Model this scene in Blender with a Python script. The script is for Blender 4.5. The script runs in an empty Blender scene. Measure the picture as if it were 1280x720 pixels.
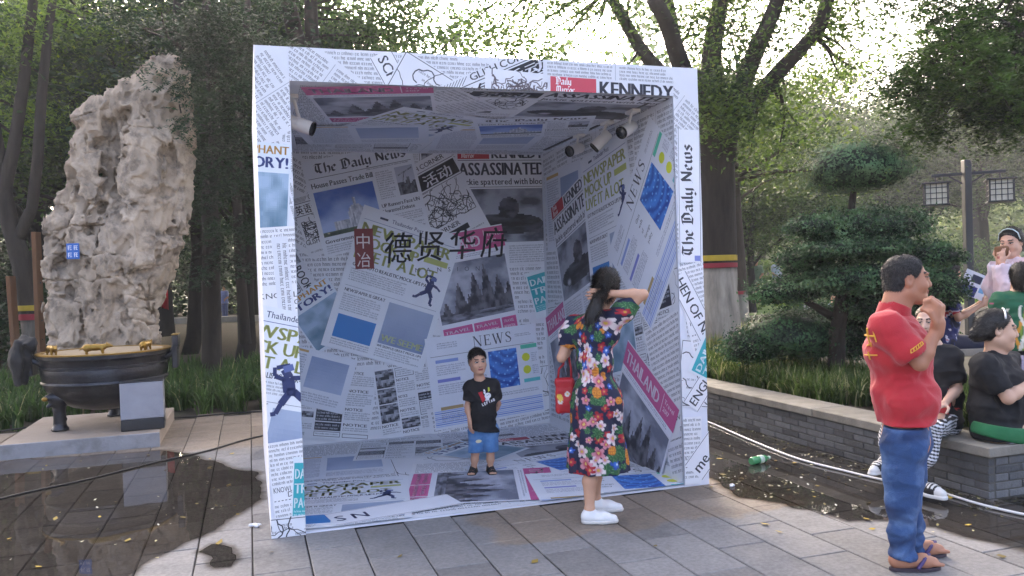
import bpy, bmesh, math, random
import numpy as np
from mathutils import Vector, Matrix

for _b in (bpy.data.objects, bpy.data.meshes, bpy.data.materials):
    for _o in list(_b):
        _b.remove(_o)
SC = bpy.context.scene
COL = SC.collection
PI = math.pi

# ------------------------------------------------------------------ camera
cam_data = bpy.data.cameras.new('camera')
cam = bpy.data.objects.new('camera', cam_data)
COL.objects.link(cam)
cam_data.sensor_width = 36.0
cam_data.lens = 28.78
cam_data.clip_start = 0.05
cam_data.clip_end = 2000.0
PITCH, ROLL = -0.01443, -0.03249
F_ = Vector((0, math.cos(PITCH), math.sin(PITCH)))
U0 = Vector((0, -math.sin(PITCH), math.cos(PITCH)))
R0 = Vector((1, 0, 0))
R_ = math.cos(ROLL) * R0 + math.sin(ROLL) * U0
U_ = -math.sin(ROLL) * R0 + math.cos(ROLL) * U0
cam.matrix_world = Matrix(((R_.x, U_.x, -F_.x, 0), (R_.y, U_.y, -F_.y, 0), (R_.z, U_.z, -F_.z, 1.6), (0, 0, 0, 1)))
SC.camera = cam

# ------------------------------------------------------------------ sky, sun, exposure
SUN_EL, SUN_AZ = math.radians(15), math.radians(-16)      # azimuth clockwise from +Y (away from the camera)
world = bpy.data.worlds.new('World')
SC.world = world
world.use_nodes = True
wn = world.node_tree
wn.nodes.clear()
sky = wn.nodes.new('ShaderNodeTexSky')
sky.sky_type = 'NISHITA'
sky.sun_disc = False
sky.sun_elevation = SUN_EL
sky.sun_rotation = SUN_AZ
sky.air_density = 0.4
sky.dust_density = 9.5
sky.ozone_density = 0.0
bg = wn.nodes.new('ShaderNodeBackground')
bg.inputs['Strength'].default_value = 0.15
wo = wn.nodes.new('ShaderNodeOutputWorld')
wn.links.new(sky.outputs['Color'], bg.inputs['Color'])
wn.links.new(bg.outputs['Background'], wo.inputs['Surface'])
sun_d = bpy.data.lights.new('sun', 'SUN')
sun_d.energy = 0.5
sun_d.angle = math.radians(60)
sun_d.color = (1.0, 0.9, 0.76)
sun = bpy.data.objects.new('sun', sun_d)
COL.objects.link(sun)
sdir = Vector((math.sin(SUN_AZ) * math.cos(SUN_EL), math.cos(SUN_AZ) * math.cos(SUN_EL), math.sin(SUN_EL)))
sun.rotation_euler = sdir.to_track_quat('Z', 'Y').to_euler()
sun.location = sdir * 60
SC.view_settings.view_transform = 'Standard'
SC.view_settings.look = 'None'
SC.view_settings.gamma = 1.0
SC.view_settings.exposure = 3.6
SC.render.engine = 'CYCLES'
SC.cycles.max_bounces = 8
SC.cycles.transparent_max_bounces = 16
SC.cycles.use_denoising = True

# ------------------------------------------------------------------ helpers
def lin(c):
    return c / 12.92 if c <= 0.04045 else ((c + 0.055) / 1.055) ** 2.4

def hx(s):
    """'#rrggbb' -> linear rgb"""
    s = s.lstrip('#')
    return tuple(lin(int(s[i:i + 2], 16) / 255) for i in (0, 2, 4))

def tag(o, label=None, cat=None, group=None, kind=None):
    if label: o['label'] = label
    if cat: o['category'] = cat
    if group: o['group'] = group
    if kind: o['kind'] = kind
    return o

def empty(name, loc=(0, 0, 0), rz=0.0, parent=None):
    o = bpy.data.objects.new(name, None)
    o.empty_display_size = 0.1
    o.location = loc
    o.rotation_euler = (0, 0, rz)
    COL.objects.link(o)
    if parent: o.parent = parent
    return o

def link(name, me, mat=None, parent=None, loc=None, rot=None):
    o = bpy.data.objects.new(name, me)
    if mat is not None and not me.materials:
        for m in (mat if isinstance(mat, (list, tuple)) else [mat]):
            me.materials.append(m)
    COL.objects.link(o)
    if parent: o.parent = parent
    if loc is not None: o.location = loc
    if rot is not None: o.rotation_euler = rot
    return o

def np_mesh(name, V, faces, smooth=False, col=None, mats=None):
    """faces: (n,3) or (n,4) int array, or list of such arrays; col: per-vertex rgb"""
    me = bpy.data.meshes.new(name)
    V = np.asarray(V, np.float32).reshape(-1, 3)
    fl = faces if isinstance(faces, list) else [faces]
    fl = [np.asarray(f, np.int32) for f in fl if len(f)]
    me.vertices.add(len(V))
    me.vertices.foreach_set('co', V.ravel())
    nl = sum(f.size for f in fl)
    npoly = sum(len(f) for f in fl)
    me.loops.add(nl)
    me.loops.foreach_set('vertex_index', np.concatenate([f.ravel() for f in fl]))
    me.polygons.add(npoly)
    tot = np.concatenate([np.full(len(f), f.shape[1], np.int32) for f in fl])
    st = np.concatenate([[0], np.cumsum(tot)[:-1]]).astype(np.int32)
    me.polygons.foreach_set('loop_start', st)
    if smooth:
        me.polygons.foreach_set('use_smooth', np.ones(npoly, bool))
    if col is not None:
        a = me.attributes.new('ink', 'FLOAT_COLOR', 'POINT')
        c = np.ones((len(V), 4), np.float32)
        c[:, :3] = np.asarray(col, np.float32)
        a.data.foreach_set('color', c.ravel())
    me.update(calc_edges=True)
    if mats:
        for m in mats: me.materials.append(m)
    return me

class MB:
    """collects boxes, tubes and lathes into one mesh"""
    def __init__(self):
        self.v, self.f, self.n = [], [], 0
    def add(self, V, faces):
        V = [tuple(p) for p in V]
        self.v += V
        self.f += [tuple(i + self.n for i in f) for f in faces]
        self.n += len(V)
        return self
    def box(self, lo, hi, bev=0.0, M=None):
        x0, y0, z0 = lo; x1, y1, z1 = hi
        if bev <= 0:
            V = [(x0, y0, z0), (x1, y0, z0), (x1, y1, z0), (x0, y1, z0), (x0, y0, z1), (x1, y0, z1), (x1, y1, z1), (x0, y1, z1)]
            Fc = [(0, 3, 2, 1), (4, 5, 6, 7), (0, 1, 5, 4), (1, 2, 6, 5), (2, 3, 7, 6), (3, 0, 4, 7)]
        else:
            bm = bmesh.new()
            bmesh.ops.create_cube(bm, size=1.0)
            for v in bm.verts:
                v.co = Vector(((x0 + x1) / 2 + v.co.x * (x1 - x0), (y0 + y1) / 2 + v.co.y * (y1 - y0), (z0 + z1) / 2 + v.co.z * (z1 - z0)))
            bmesh.ops.bevel(bm, geom=bm.edges[:], offset=bev, segments=1, affect='EDGES')
            bm.verts.index_update()
            V = [tuple(v.co) for v in bm.verts]
            Fc = [tuple(v.index for v in f.verts) for f in bm.faces]
            bm.free()
        if M is not None: V = [tuple(M @ Vector(p)) for p in V]
        return self.add(V, Fc)
    def tube(self, pts, rad, n=10, cap=True):
        pts = [Vector(p) for p in pts]
        if not isinstance(rad, (list, tuple)): rad = [rad] * len(pts)
        rings, prev = [], None
        for i, p in enumerate(pts):
            t = (pts[min(i + 1, len(pts) - 1)] - pts[max(i - 1, 0)]).normalized()
            if prev is None:
                a = t.orthogonal().normalized()
            else:
                a = (prev - t * prev.dot(t)).normalized()
            prev = a
            b = t.cross(a)
            rings.append([p + (a * math.cos(2 * PI * k / n) + b * math.sin(2 * PI * k / n)) * rad[i] for k in range(n)])
        V = [q for r in rings for q in r]
        Fc = []
        for i in range(len(pts) - 1):
            for k in range(n):
                k2 = (k + 1) % n
                Fc.append((i * n + k, i * n + k2, (i + 1) * n + k2, (i + 1) * n + k))
        if cap:
            Fc.append(tuple(range(n))[::-1])
            Fc.append(tuple(range((len(pts) - 1) * n, len(pts) * n)))
        return self.add(V, Fc)
    def lathe(self, prof, n=32, M=None):
        V, Fc = [], []
        for r, z in prof:
            for k in range(n):
                a = 2 * PI * k / n
                V.append((r * math.cos(a), r * math.sin(a), z))
        for i in range(len(prof) - 1):
            for k in range(n):
                k2 = (k + 1) % n
                Fc.append((i * n + k, i * n + k2, (i + 1) * n + k2, (i + 1) * n + k))
        if prof[0][0] > 1e-4: Fc.append(tuple(range(n))[::-1])
        if prof[-1][0] > 1e-4: Fc.append(tuple(range((len(prof) - 1) * n, len(prof) * n)))
        if M is not None: V = [tuple(M @ Vector(p)) for p in V]
        return self.add(V, Fc)
    def build(self, name, mat=None, parent=None, smooth=False, loc=None, rot=None, auto=None):
        me = bpy.data.meshes.new(name)
        me.from_pydata(self.v, [], self.f)
        if smooth:
            me.polygons.foreach_set('use_smooth', np.ones(len(me.polygons), bool))
            if auto:
                me.set_sharp_from_angle(angle=math.radians(auto))
        me.update()
        return link(name, me, mat, parent, loc, rot)

# ------------------------------------------------------------------ materials
def mat(name, col=(0.5, 0.5, 0.5), rough=0.6, var=0.12, scale=6.0, bump=0.0, bscale=30.0, attr=False, metal=0.0,
        spec=0.5, objrand=0.0, coat=0.0, dirt=None, dirt_scale=2.5, dirt_amt=0.5, trans=0.0, sheen=0.0, stretch=None):
    m = bpy.data.materials.new(name)
    m.use_nodes = True
    N, L = m.node_tree.nodes, m.node_tree.links
    b = N['Principled BSDF']
    b.inputs['Roughness'].default_value = rough
    b.inputs['Metallic'].default_value = metal
    b.inputs['Specular IOR Level'].default_value = spec
    b.inputs['Coat Weight'].default_value = coat
    b.inputs['Sheen Weight'].default_value = sheen
    tc = N.new('ShaderNodeTexCoord')
    vec = tc.outputs['Object']
    if stretch:
        mp = N.new('ShaderNodeMapping')
        mp.inputs['Scale'].default_value = stretch
        L.new(vec, mp.inputs['Vector'])
        vec = mp.outputs['Vector']
    if attr:
        a = N.new('ShaderNodeAttribute')
        a.attribute_name = 'ink'
        base = a.outputs['Color']
    else:
        r = N.new('ShaderNodeRGB')
        r.outputs[0].default_value = (*col, 1)
        base = r.outputs[0]
    def mix(fac, c1, c2, mode='MIX'):
        x = N.new('ShaderNodeMix')
        x.data_type = 'RGBA'
        x.blend_type = mode
        for k, s in ((0, fac), (6, c1), (7, c2)):
            if hasattr(s, 'is_output'): L.new(s, x.inputs[k])
            elif k == 0: x.inputs[0].default_value = s
            else: x.inputs[k].default_value = (*s, 1)
        return x.outputs[2]
    if var > 0:
        nz = N.new('ShaderNodeTexNoise')
        nz.inputs['Scale'].default_value = scale
        nz.inputs['Detail'].default_value = 6
        nz.inputs['Roughness'].default_value = 0.65
        L.new(vec, nz.inputs['Vector'])
        mr = N.new('ShaderNodeMapRange')
        mr.inputs['From Min'].default_value = 0.25
        mr.inputs['From Max'].default_value = 0.75
        mr.inputs['To Min'].default_value = 1 - var
        mr.inputs['To Max'].default_value = 1 + var
        L.new(nz.outputs['Fac'], mr.inputs['Value'])
        base = mix(1.0, base, mr.outputs['Result'], 'MULTIPLY')
    if objrand > 0:
        oi = N.new('ShaderNodeObjectInfo')
        mr = N.new('ShaderNodeMapRange')
        mr.inputs['To Min'].default_value = 1 - objrand
        mr.inputs['To Max'].default_value = 1 + objrand
        L.new(oi.outputs['Random'], mr.inputs['Value'])
        base = mix(1.0, base, mr.outputs['Result'], 'MULTIPLY')
    if dirt is not None:
        nz = N.new('ShaderNodeTexNoise')
        nz.inputs['Scale'].default_value = dirt_scale
        nz.inputs['Detail'].default_value = 8
        nz.inputs['Roughness'].default_value = 0.7
        L.new(vec, nz.inputs['Vector'])
        mr = N.new('ShaderNodeMapRange')
        mr.inputs['From Min'].default_value = 0.48
        mr.inputs['From Max'].default_value = 0.68
        mr.inputs['To Max'].default_value = dirt_amt
        L.new(nz.outputs['Fac'], mr.inputs['Value'])
        base = mix(mr.outputs['Result'], base, dirt)
    L.new(base, b.inputs['Base Color'])
    if bump > 0:
        nz = N.new('ShaderNodeTexNoise')
        nz.inputs['Scale'].default_value = bscale
        nz.inputs['Detail'].default_value = 5
        L.new(vec, nz.inputs['Vector'])
        bp = N.new('ShaderNodeBump')
        bp.inputs['Strength'].default_value = min(1.0, bump)
        bp.inputs['Distance'].default_value = 0.01
        L.new(nz.outputs['Fac'], bp.inputs['Height'])
        L.new(bp.outputs['Normal'], b.inputs['Normal'])
    if trans > 0:
        tl_ = N.new('ShaderNodeBsdfTranslucent')
        L.new(base, tl_.inputs['Color'])
        ms = N.new('ShaderNodeMixShader')
        ms.inputs[0].default_value = trans
        L.new(b.outputs[0], ms.inputs[1])
        L.new(tl_.outputs[0], ms.inputs[2])
        L.new(ms.outputs[0], N['Material Output'].inputs['Surface'])
    return m

# ------------------------------------------------------------------ value noise in numpy
_rs = np.random.RandomState(7)
_LAT = _rs.rand(32, 32, 32).astype(np.float32) * 2 - 1
def vnoise(P):
    P = np.asarray(P, np.float32)
    i = np.floor(P).astype(np.int32)
    f = P - i
    f = f * f * (3 - 2 * f)
    x0, y0, z0 = (i[..., 0] & 31), (i[..., 1] & 31), (i[..., 2] & 31)
    x1, y1, z1 = (x0 + 1) & 31, (y0 + 1) & 31, (z0 + 1) & 31
    fx, fy, fz = f[..., 0], f[..., 1], f[..., 2]
    L_ = _LAT
    a = L_[x0, y0, z0] * (1 - fx) + L_[x1, y0, z0] * fx
    b = L_[x0, y1, z0] * (1 - fx) + L_[x1, y1, z0] * fx
    c = L_[x0, y0, z1] * (1 - fx) + L_[x1, y0, z1] * fx
    d = L_[x0, y1, z1] * (1 - fx) + L_[x1, y1, z1] * fx
    a = a * (1 - fy) + b * fy
    c = c * (1 - fy) + d * fy
    return a * (1 - fz) + c * fz
def fbm(P, o=4):
    s, a, r = 0.0, 0.5, np.asarray(P, np.float32)
    for _ in range(o):
        s = s + a * vnoise(r)
        r = r * 2.03 + 11.7
        a *= 0.5
    return s

# ------------------------------------------------------------------ signed distance volumes, meshed by surface nets
def unit(v):
    v = np.asarray(v, float)
    return v / (np.linalg.norm(v) + 1e-12)

class Sdf:
    def __init__(self, lo, hi, h):
        self.lo = np.array(lo, np.float32); self.h = h
        self.n = np.ceil((np.array(hi) - np.array(lo)) / h).astype(int) + 1
        self.F = np.full(self.n, 1.0, np.float32)
    def _sl(self, lo, hi):
        a = np.clip(np.floor((np.array(lo) - self.lo) / self.h).astype(int), 0, self.n - 1)
        b = np.clip(np.ceil((np.array(hi) - self.lo) / self.h).astype(int) + 1, 1, self.n)
        if np.any(b <= a): return None, None
        ax = [self.lo[k] + self.h * np.arange(a[k], b[k], dtype=np.float32) for k in range(3)]
        sl = tuple(slice(a[k], b[k]) for k in range(3))
        return sl, (ax[0][:, None, None], ax[1][None, :, None], ax[2][None, None, :])
    def _op(self, sl, d, k, op):
        G = self.F[sl]
        if op == 'add':
            if k > 0:
                h_ = np.clip(0.5 + 0.5 * (G - d) / k, 0, 1)
                R = G * (1 - h_) + d * h_ - k * h_ * (1 - h_)
            else: R = np.minimum(G, d)
        elif op == 'sub':
            if k > 0:
                h_ = np.clip(0.5 - 0.5 * (G + d) / k, 0, 1)
                R = G * (1 - h_) - d * h_ + k * h_ * (1 - h_)
            else: R = np.maximum(G, -d)
        self.F[sl] = R
    def cone(self, a, b, ra, rb, k=0.02, op='add'):
        a, b = np.array(a, np.float32), np.array(b, np.float32)
        m = max(ra, rb) + k + 3 * self.h
        sl, (X, Y, Z) = self._sl(np.minimum(a, b) - m, np.maximum(a, b) + m)
        if sl is None: return self
        ab = b - a
        L2 = float(ab @ ab) + 1e-12
        t = np.clip(((X - a[0]) * ab[0] + (Y - a[1]) * ab[1] + (Z - a[2]) * ab[2]) / L2, 0, 1)
        dx, dy, dz = X - a[0] - t * ab[0], Y - a[1] - t * ab[1], Z - a[2] - t * ab[2]
        d = np.sqrt(dx * dx + dy * dy + dz * dz) - (ra + (rb - ra) * t)
        self._op(sl, d, k, op); return self
    def chain(self, pts, rads, k=0.02, op='add'):
        for i in range(len(pts) - 1): self.cone(pts[i], pts[i + 1], rads[i], rads[i + 1], k, op)
        return self
    def ell(self, c, r, k=0.02, op='add', axes=None):
        c, r = np.array(c, np.float32), np.array(r, np.float32)
        m = r.max() + k + 3 * self.h
        sl, (X, Y, Z) = self._sl(c - m, c + m)
        if sl is None: return self
        x, y, z = X - c[0], Y - c[1], Z - c[2]
        if axes is not None:
            A = np.array(axes, np.float32)
            x, y, z = [x * A[i, 0] + y * A[i, 1] + z * A[i, 2] for i in range(3)]
        k0 = np.sqrt((x / r[0]) ** 2 + (y / r[1]) ** 2 + (z / r[2]) ** 2)
        k1 = np.sqrt((x / r[0] ** 2) ** 2 + (y / r[1] ** 2) ** 2 + (z / r[2] ** 2) ** 2) + 1e-9
        self._op(sl, k0 * (k0 - 1) / k1, k, op); return self
    def box(self, c, half, rnd=0.01, k=0.0, op='add', axes=None):
        c, q = np.array(c, np.float32), np.array(half, np.float32) - rnd
        m = float(np.linalg.norm(half)) + k + 3 * self.h
        sl, (X, Y, Z) = self._sl(c - m, c + m)
        if sl is None: return self
        x, y, z = X - c[0], Y - c[1], Z - c[2]
        if axes is not None:
            A = np.array(axes, np.float32)
            x, y, z = [x * A[i, 0] + y * A[i, 1] + z * A[i, 2] for i in range(3)]
        x, y, z = np.abs(x) - q[0], np.abs(y) - q[1], np.abs(z) - q[2]
        d = np.sqrt(np.maximum(x, 0) ** 2 + np.maximum(y, 0) ** 2 + np.maximum(z, 0) ** 2) + np.minimum(np.maximum(np.maximum(x, y), z), 0) - rnd
        self._op(sl, d, k, op); return self
    def cut(self, p, n, k=0.0):
        """keep the side that n points away from"""
        p, n = np.array(p, np.float32), unit(n).astype(np.float32)
        ax = [self.lo[i] + self.h * np.arange(self.n[i], dtype=np.float32) for i in range(3)]
        d = (ax[0][:, None, None] - p[0]) * n[0] + (ax[1][None, :, None] - p[1]) * n[1] + (ax[2][None, None, :] - p[2]) * n[2]
        self.F = np.maximum(self.F, d); return self
    def ruffle(self, fn, band=0.03):
        """add fn(points) to the field near the surface"""
        idx = np.argwhere(np.abs(self.F) < band)
        P = self.lo + idx * self.h
        self.F[tuple(idx.T)] += fn(P.astype(np.float32)); return self
    def mesh(self):
        F = self.F
        F[0], F[-1] = np.maximum(F[0], .01), np.maximum(F[-1], .01)
        F[:, 0], F[:, -1] = np.maximum(F[:, 0], .01), np.maximum(F[:, -1], .01)
        F[:, :, 0], F[:, :, -1] = np.maximum(F[:, :, 0], .01), np.maximum(F[:, :, -1], .01)
        S = F < 0
        nx, ny, nz = F.shape
        c = [S[i:nx - 1 + i, j:ny - 1 + j, k:nz - 1 + k] for i in (0, 1) for j in (0, 1) for k in (0, 1)]
        s = sum(q.astype(np.int8) for q in c)
        act = np.argwhere((s > 0) & (s < 8))
        idm = np.full((nx - 1, ny - 1, nz - 1), -1, np.int32)
        idm[tuple(act.T)] = np.arange(len(act))
        acc = np.zeros((len(act), 3)); cnt = np.zeros(len(act))
        cor = [(i, j, k) for i in (0, 1) for j in (0, 1) for k in (0, 1)]
        val = {q: F[act[:, 0] + q[0], act[:, 1] + q[1], act[:, 2] + q[2]] for q in cor}
        for q in cor:
            for ax in range(3):
                if q[ax] == 0:
                    r = list(q); r[ax] = 1; r = tuple(r)
                    a, b = val[q], val[r]
                    m = (a < 0) != (b < 0)
                    t = a[m] / (a[m] - b[m])
                    p = np.tile(np.array(q, float), (m.sum(), 1)); p[:, ax] += t
                    acc[m] += p; cnt[m] += 1
        V = self.lo + (act + acc / cnt[:, None]) * self.h
        Fs = []
        for ax in range(3):
            o1, o2 = [(1, 2), (2, 0), (0, 1)][ax]
            sa = [slice(None)] * 3; sb = [slice(None)] * 3
            sa[ax] = slice(0, -1); sb[ax] = slice(1, None)
            A, B = S[tuple(sa)], S[tuple(sb)]
            e = np.argwhere(A != B)
            e = e[(e[:, o1] > 0) & (e[:, o2] > 0) & (e[:, o1] < self.n[o1] - 1) & (e[:, o2] < self.n[o2] - 1)]
            if not len(e): continue
            flip = A[tuple(e.T)]
            q = []
            for d1, d2 in ((-1, -1), (0, -1), (0, 0), (-1, 0)):
                w = e.copy(); w[:, o1] += d1; w[:, o2] += d2
                q.append(idm[tuple(w.T)])
            q = np.stack(q, 1)
            q[~flip] = q[~flip][:, ::-1]
            Fs.append(q)
        return V, np.concatenate(Fs)
    def build(self, name, material, parent=None, colfn=None):
        V, Fc = self.mesh()
        col = colfn(V) if colfn else None
        me = np_mesh(name, V, Fc, True, col)
        return link(name, me, material, parent)

# ------------------------------------------------------------------ the square's own axes (paving, booth, kerb wall run along them)
YAW = 0.31015
O_ = Vector((-1.5647, 5.1319, 0))
CX, SX = math.cos(YAW), math.sin(YAW)
def W(x, y, z=0.0):
    return Vector((O_.x + CX * x - SX * y, O_.y + SX * x + CX * y, z))
def Wn(A):
    A = np.asarray(A, float)
    return np.stack([O_.x + CX * A[:, 0] - SX * A[:, 1], O_.y + SX * A[:, 0] + CX * A[:, 1], A[:, 2]], 1)
MSQ = Matrix.Translation(O_) @ Matrix.Rotation(YAW, 4, 'Z')
rnd = random.Random(11)
WALL_X, WALL_Y, WALL_H = 4.58, -1.14, 0.36

# ------------------------------------------------------------------ ground, planting beds, pavement
M_soil = mat('soil', hx('#3d3426'), 0.95, 0.3, 4, 0.6, 40, dirt=hx('#33391f'), dirt_scale=1.2, dirt_amt=0.7)
M_lawn = mat('lawn', hx('#5f7a2c'), 0.9, 0.3, 1.5, 0.8, 60)
M_grout = mat('grout', hx('#2e2b28'), 0.9, 0.2, 10)

def sheet(name, pts, z, material):
    me = bpy.data.meshes.new(name)
    me.from_pydata([(p[0], p[1], z) for p in pts], [], [tuple(range(len(pts)))])
    o = link(name, me, material)
    tag(o, kind='structure')
    return o
sheet('ground', [(-700, -60), (700, -60), (700, 1200), (-700, 1200)], -0.05, M_soil)
bed = MB()
# raised planting bed behind the brick kerb, running back into the park
bx0, by0 = WALL_X + 0.06, WALL_Y + 0.06
P4 = [W(bx0, by0), W(60, by0), W(60, 14), W(bx0, 14)]
bed.add([(p.x, p.y, -0.04) for p in P4] + [(p.x, p.y, 0.31) for p in P4],
        [(4, 5, 6, 7), (0, 1, 5, 4), (1, 2, 6, 5), (2, 3, 7, 6), (3, 0, 4, 7)])
tag(bed.build('planting_bed', M_soil), kind='structure')
lw = MB()
P4 = [W(2.9, 14.01), W(70, 14.01), W(70, 60), W(-3.0, 60)]
lw.add([(p.x, p.y, -0.04) for p in P4] + [(p.x, p.y, 0.30) for p in P4],
       [(4, 5, 6, 7), (0, 1, 5, 4), (1, 2, 6, 5), (2, 3, 7, 6), (3, 0, 4, 7)])
tag(lw.build('lawn', M_lawn), kind='structure')

def slab_material():
    m = bpy.data.materials.new('paving_stone')
    m.use_nodes = True
    N, L = m.node_tree.nodes, m.node_tree.links
    b = N['Principled BSDF']
    g = N.new('ShaderNodeNewGeometry')
    rot = N.new('ShaderNodeVectorRotate')           # world position -> axes of the square
    rot.rotation_type = 'Z_AXIS'
    rot.inputs['Center'].default_value = O_
    rot.inputs['Angle'].default_value = -YAW
    L.new(g.outputs['Position'], rot.inputs['Vector'])
    sub = N.new('ShaderNodeVectorMath'); sub.operation = 'SUBTRACT'
    L.new(rot.outputs[0], sub.inputs[0]); sub.inputs[1].default_value = O_
    oi = N.new('ShaderNodeObjectInfo')
    def noise(scale, det=6, rough=.65, off=0.0):
        n = N.new('ShaderNodeTexNoise'); n.inputs['Scale'].default_value = scale
        n.inputs['Detail'].default_value = det; n.inputs['Roughness'].default_value = rough
        ad = N.new('ShaderNodeVectorMath'); ad.operation = 'ADD'
        L.new(sub.outputs[0], ad.inputs[0]); ad.inputs[1].default_value = (off, off * 1.7, 0)
        L.new(ad.outputs[0], n.inputs['Vector']); return n.outputs['Fac']
    def rng(v, a, b_, c, d):
        r = N.new('ShaderNodeMapRange'); r.interpolation_type = 'SMOOTHSTEP'
        for k, q in zip(('From Min', 'From Max', 'To Min', 'To Max'), (a, b_, c, d)): r.inputs[k].default_value = q
        L.new(v, r.inputs['Value']); return r.outputs['Result']
    def mth(op, a, b_):
        x = N.new('ShaderNodeMath'); x.operation = op
        for k, s in ((0, a), (1, b_)):
            if hasattr(s, 'is_output'): L.new(s, x.inputs[k])
            else: x.inputs[k].default_value = s
        return x.outputs[0]
    def mix(f, a, b_, mode='MIX'):
        x = N.new('ShaderNodeMix'); x.data_type = 'RGBA'; x.blend_type = mode
        for k, s in ((0, f), (6, a), (7, b_)):
            if hasattr(s, 'is_output'): L.new(s, x.inputs[k])
            elif k == 0: x.inputs[0].default_value = s
            else: x.inputs[k].default_value = (*s, 1)
        return x.outputs[2]
    sx = N.new('ShaderNodeSeparateXYZ'); L.new(sub.outputs[0], sx.inputs[0])
    wob = mth('MULTIPLY', mth('SUBTRACT', noise(2.2, 5, .6, 3), 0.5), 0.5)
    y = mth('ADD', sx.outputs['Y'], wob); x = mth('ADD', sx.outputs['X'], wob)
    # dry tan stone: a patch in front of the right of the booth, and the strip at the back left
    dry1 = mth('MULTIPLY', mth('MULTIPLY', rng(y, -0.80, -0.72, 0, 1), rng(x, 1.25, 1.36, 0, 1)), rng(x, 3.3, 3.7, 1, 0))
    dry2 = rng(y, 2.9, 3.4, 0, 1)
    dry = mth('MAXIMUM', dry1, dry2)
    c_dry = mix(noise(3, 8, .7), hx('#74685d'), hx('#928576'))
    c_wet = mix(noise(2.4, 8, .7, 7), hx('#686666'), hx('#8f8c89'))
    c = mix(dry, c_wet, c_dry)
    st = rng(noise(1.7, 9, .75, 21), .52, .72, 0, .55)          # dirt stains
    c = mix(st, c, hx('#4f4c49'))
    fine = rng(noise(38, 3, .6, 5), .3, .7, .86, 1.14)
    c = mix(1.0, c, fine, 'MULTIPLY')
    per = rng(oi.outputs['Random'], 0, 1, .84, 1.14)
    c = mix(1.0, c, per, 'MULTIPLY')
    b.inputs['Specular IOR Level'].default_value = .28
    L.new(c, b.inputs['Base Color'])
    L.new(rng(noise(3.1, 6, .6, 13), .35, .7, .55, .9), b.inputs['Roughness'])
    bp = N.new('ShaderNodeBump'); bp.inputs['Strength'].default_value = .35; bp.inputs['Distance'].default_value = .006
    L.new(mth('ADD', noise(55, 5, .7), mth('MULTIPLY', noise(6, 5, .6, 2), 1.5)), bp.inputs['Height'])
    L.new(bp.outputs['Normal'], b.inputs['Normal'])
    return m
M_slab = slab_material()

pav = sheet('pavement', [tuple(W(x, y))[:2] for x, y in ((-9, -6), (WALL_X, -6), (WALL_X, 5.36), (-9, 5.36))], -0.012, M_grout)
sheet('pavement_lane', [tuple(W(x, y))[:2] for x, y in ((WALL_X, -6), (14, -6), (14, WALL_Y), (WALL_X, WALL_Y))], -0.013, M_grout)
SW, SL = 0.318, 0.62
def slab_mesh(k):
    r = random.Random(k)
    b = 0.004
    w, l = SW / 2 - 0.0045, SL / 2 - 0.0045
    V = []
    for z, ins in ((-0.02, 0), (-b, 0), (0, b)):
        for sx, sy in ((-1, -1), (1, -1), (1, 1), (-1, 1)):
            V.append((sx * (w - ins) + r.uniform(-.0015, .0015), sy * (l - ins) + r.uniform(-.0015, .0015), z))
    Fc = [(8, 9, 10, 11)]
    for i in (0, 4):
        for q in range(4):
            Fc.append((i + q, i + (q + 1) % 4, i + 4 + (q + 1) % 4, i + 4 + q))
    me = bpy.data.meshes.new('paving_slab')
    me.from_pydata(V, [], Fc)
    me.materials.append(M_slab)
    return me
slabs = [slab_mesh(k) for k in range(5)]
def in_view(p, margin=0.12):
    d = p - Vector((0, 0, 1.6))
    z = d.dot(F_)
    if z < 0.5: return False
    return abs(d.dot(R_) / z) < 0.6255 + margin and abs(d.dot(U_) / z) < 0.352 + margin
cells = []
for i in range(-28, 15):
    for j in range(-9, 10):
        x = 0.203 + SW * (i - 0.5)
        y = -0.02 + SL * (j + 0.5) + (SL / 2 if i % 2 else 0)
        if x > WALL_X - SW / 2 + .15 or y < -6 or y > 5.36 + .1: continue
        if 0.15 < x < 2.95 and 0.2 < y < 2.7: continue
        d = (W(x, y) - Vector((0, 0, 0))).length
        cells.append((not in_view(W(x, y)), d, x, y))
cells.sort()
far_v, far_f = [], []
n_slab = 0
for hid, d, x, y in cells:
    z = rnd.uniform(-.0012, .0012)
    if not hid and n_slab < 298:
        o = bpy.data.objects.new('slab', slabs[rnd.randrange(5)])
        COL.objects.link(o)
        o.parent = pav
        p = W(x, y, z)
        o.location = p
        o.rotation_euler = (rnd.uniform(-.002, .002), rnd.uniform(-.002, .002), YAW + (PI if rnd.random() < .5 else 0))
        n_slab += 1
    else:
        w, l = SW / 2 - .005, SL / 2 - .005
        k = len(far_v)
        far_v += [tuple(W(x + a * w, y + b * l, z)) for a, b in ((-1, -1), (1, -1), (1, 1), (-1, 1))]
        far_f.append((k, k + 1, k + 2, k + 3))
if far_v:
    me = bpy.data.meshes.new('outer_slabs'); me.from_pydata(far_v, [], far_f)
    tag(link('outer_slabs', me, M_slab, pav), kind='stuff')

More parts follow.
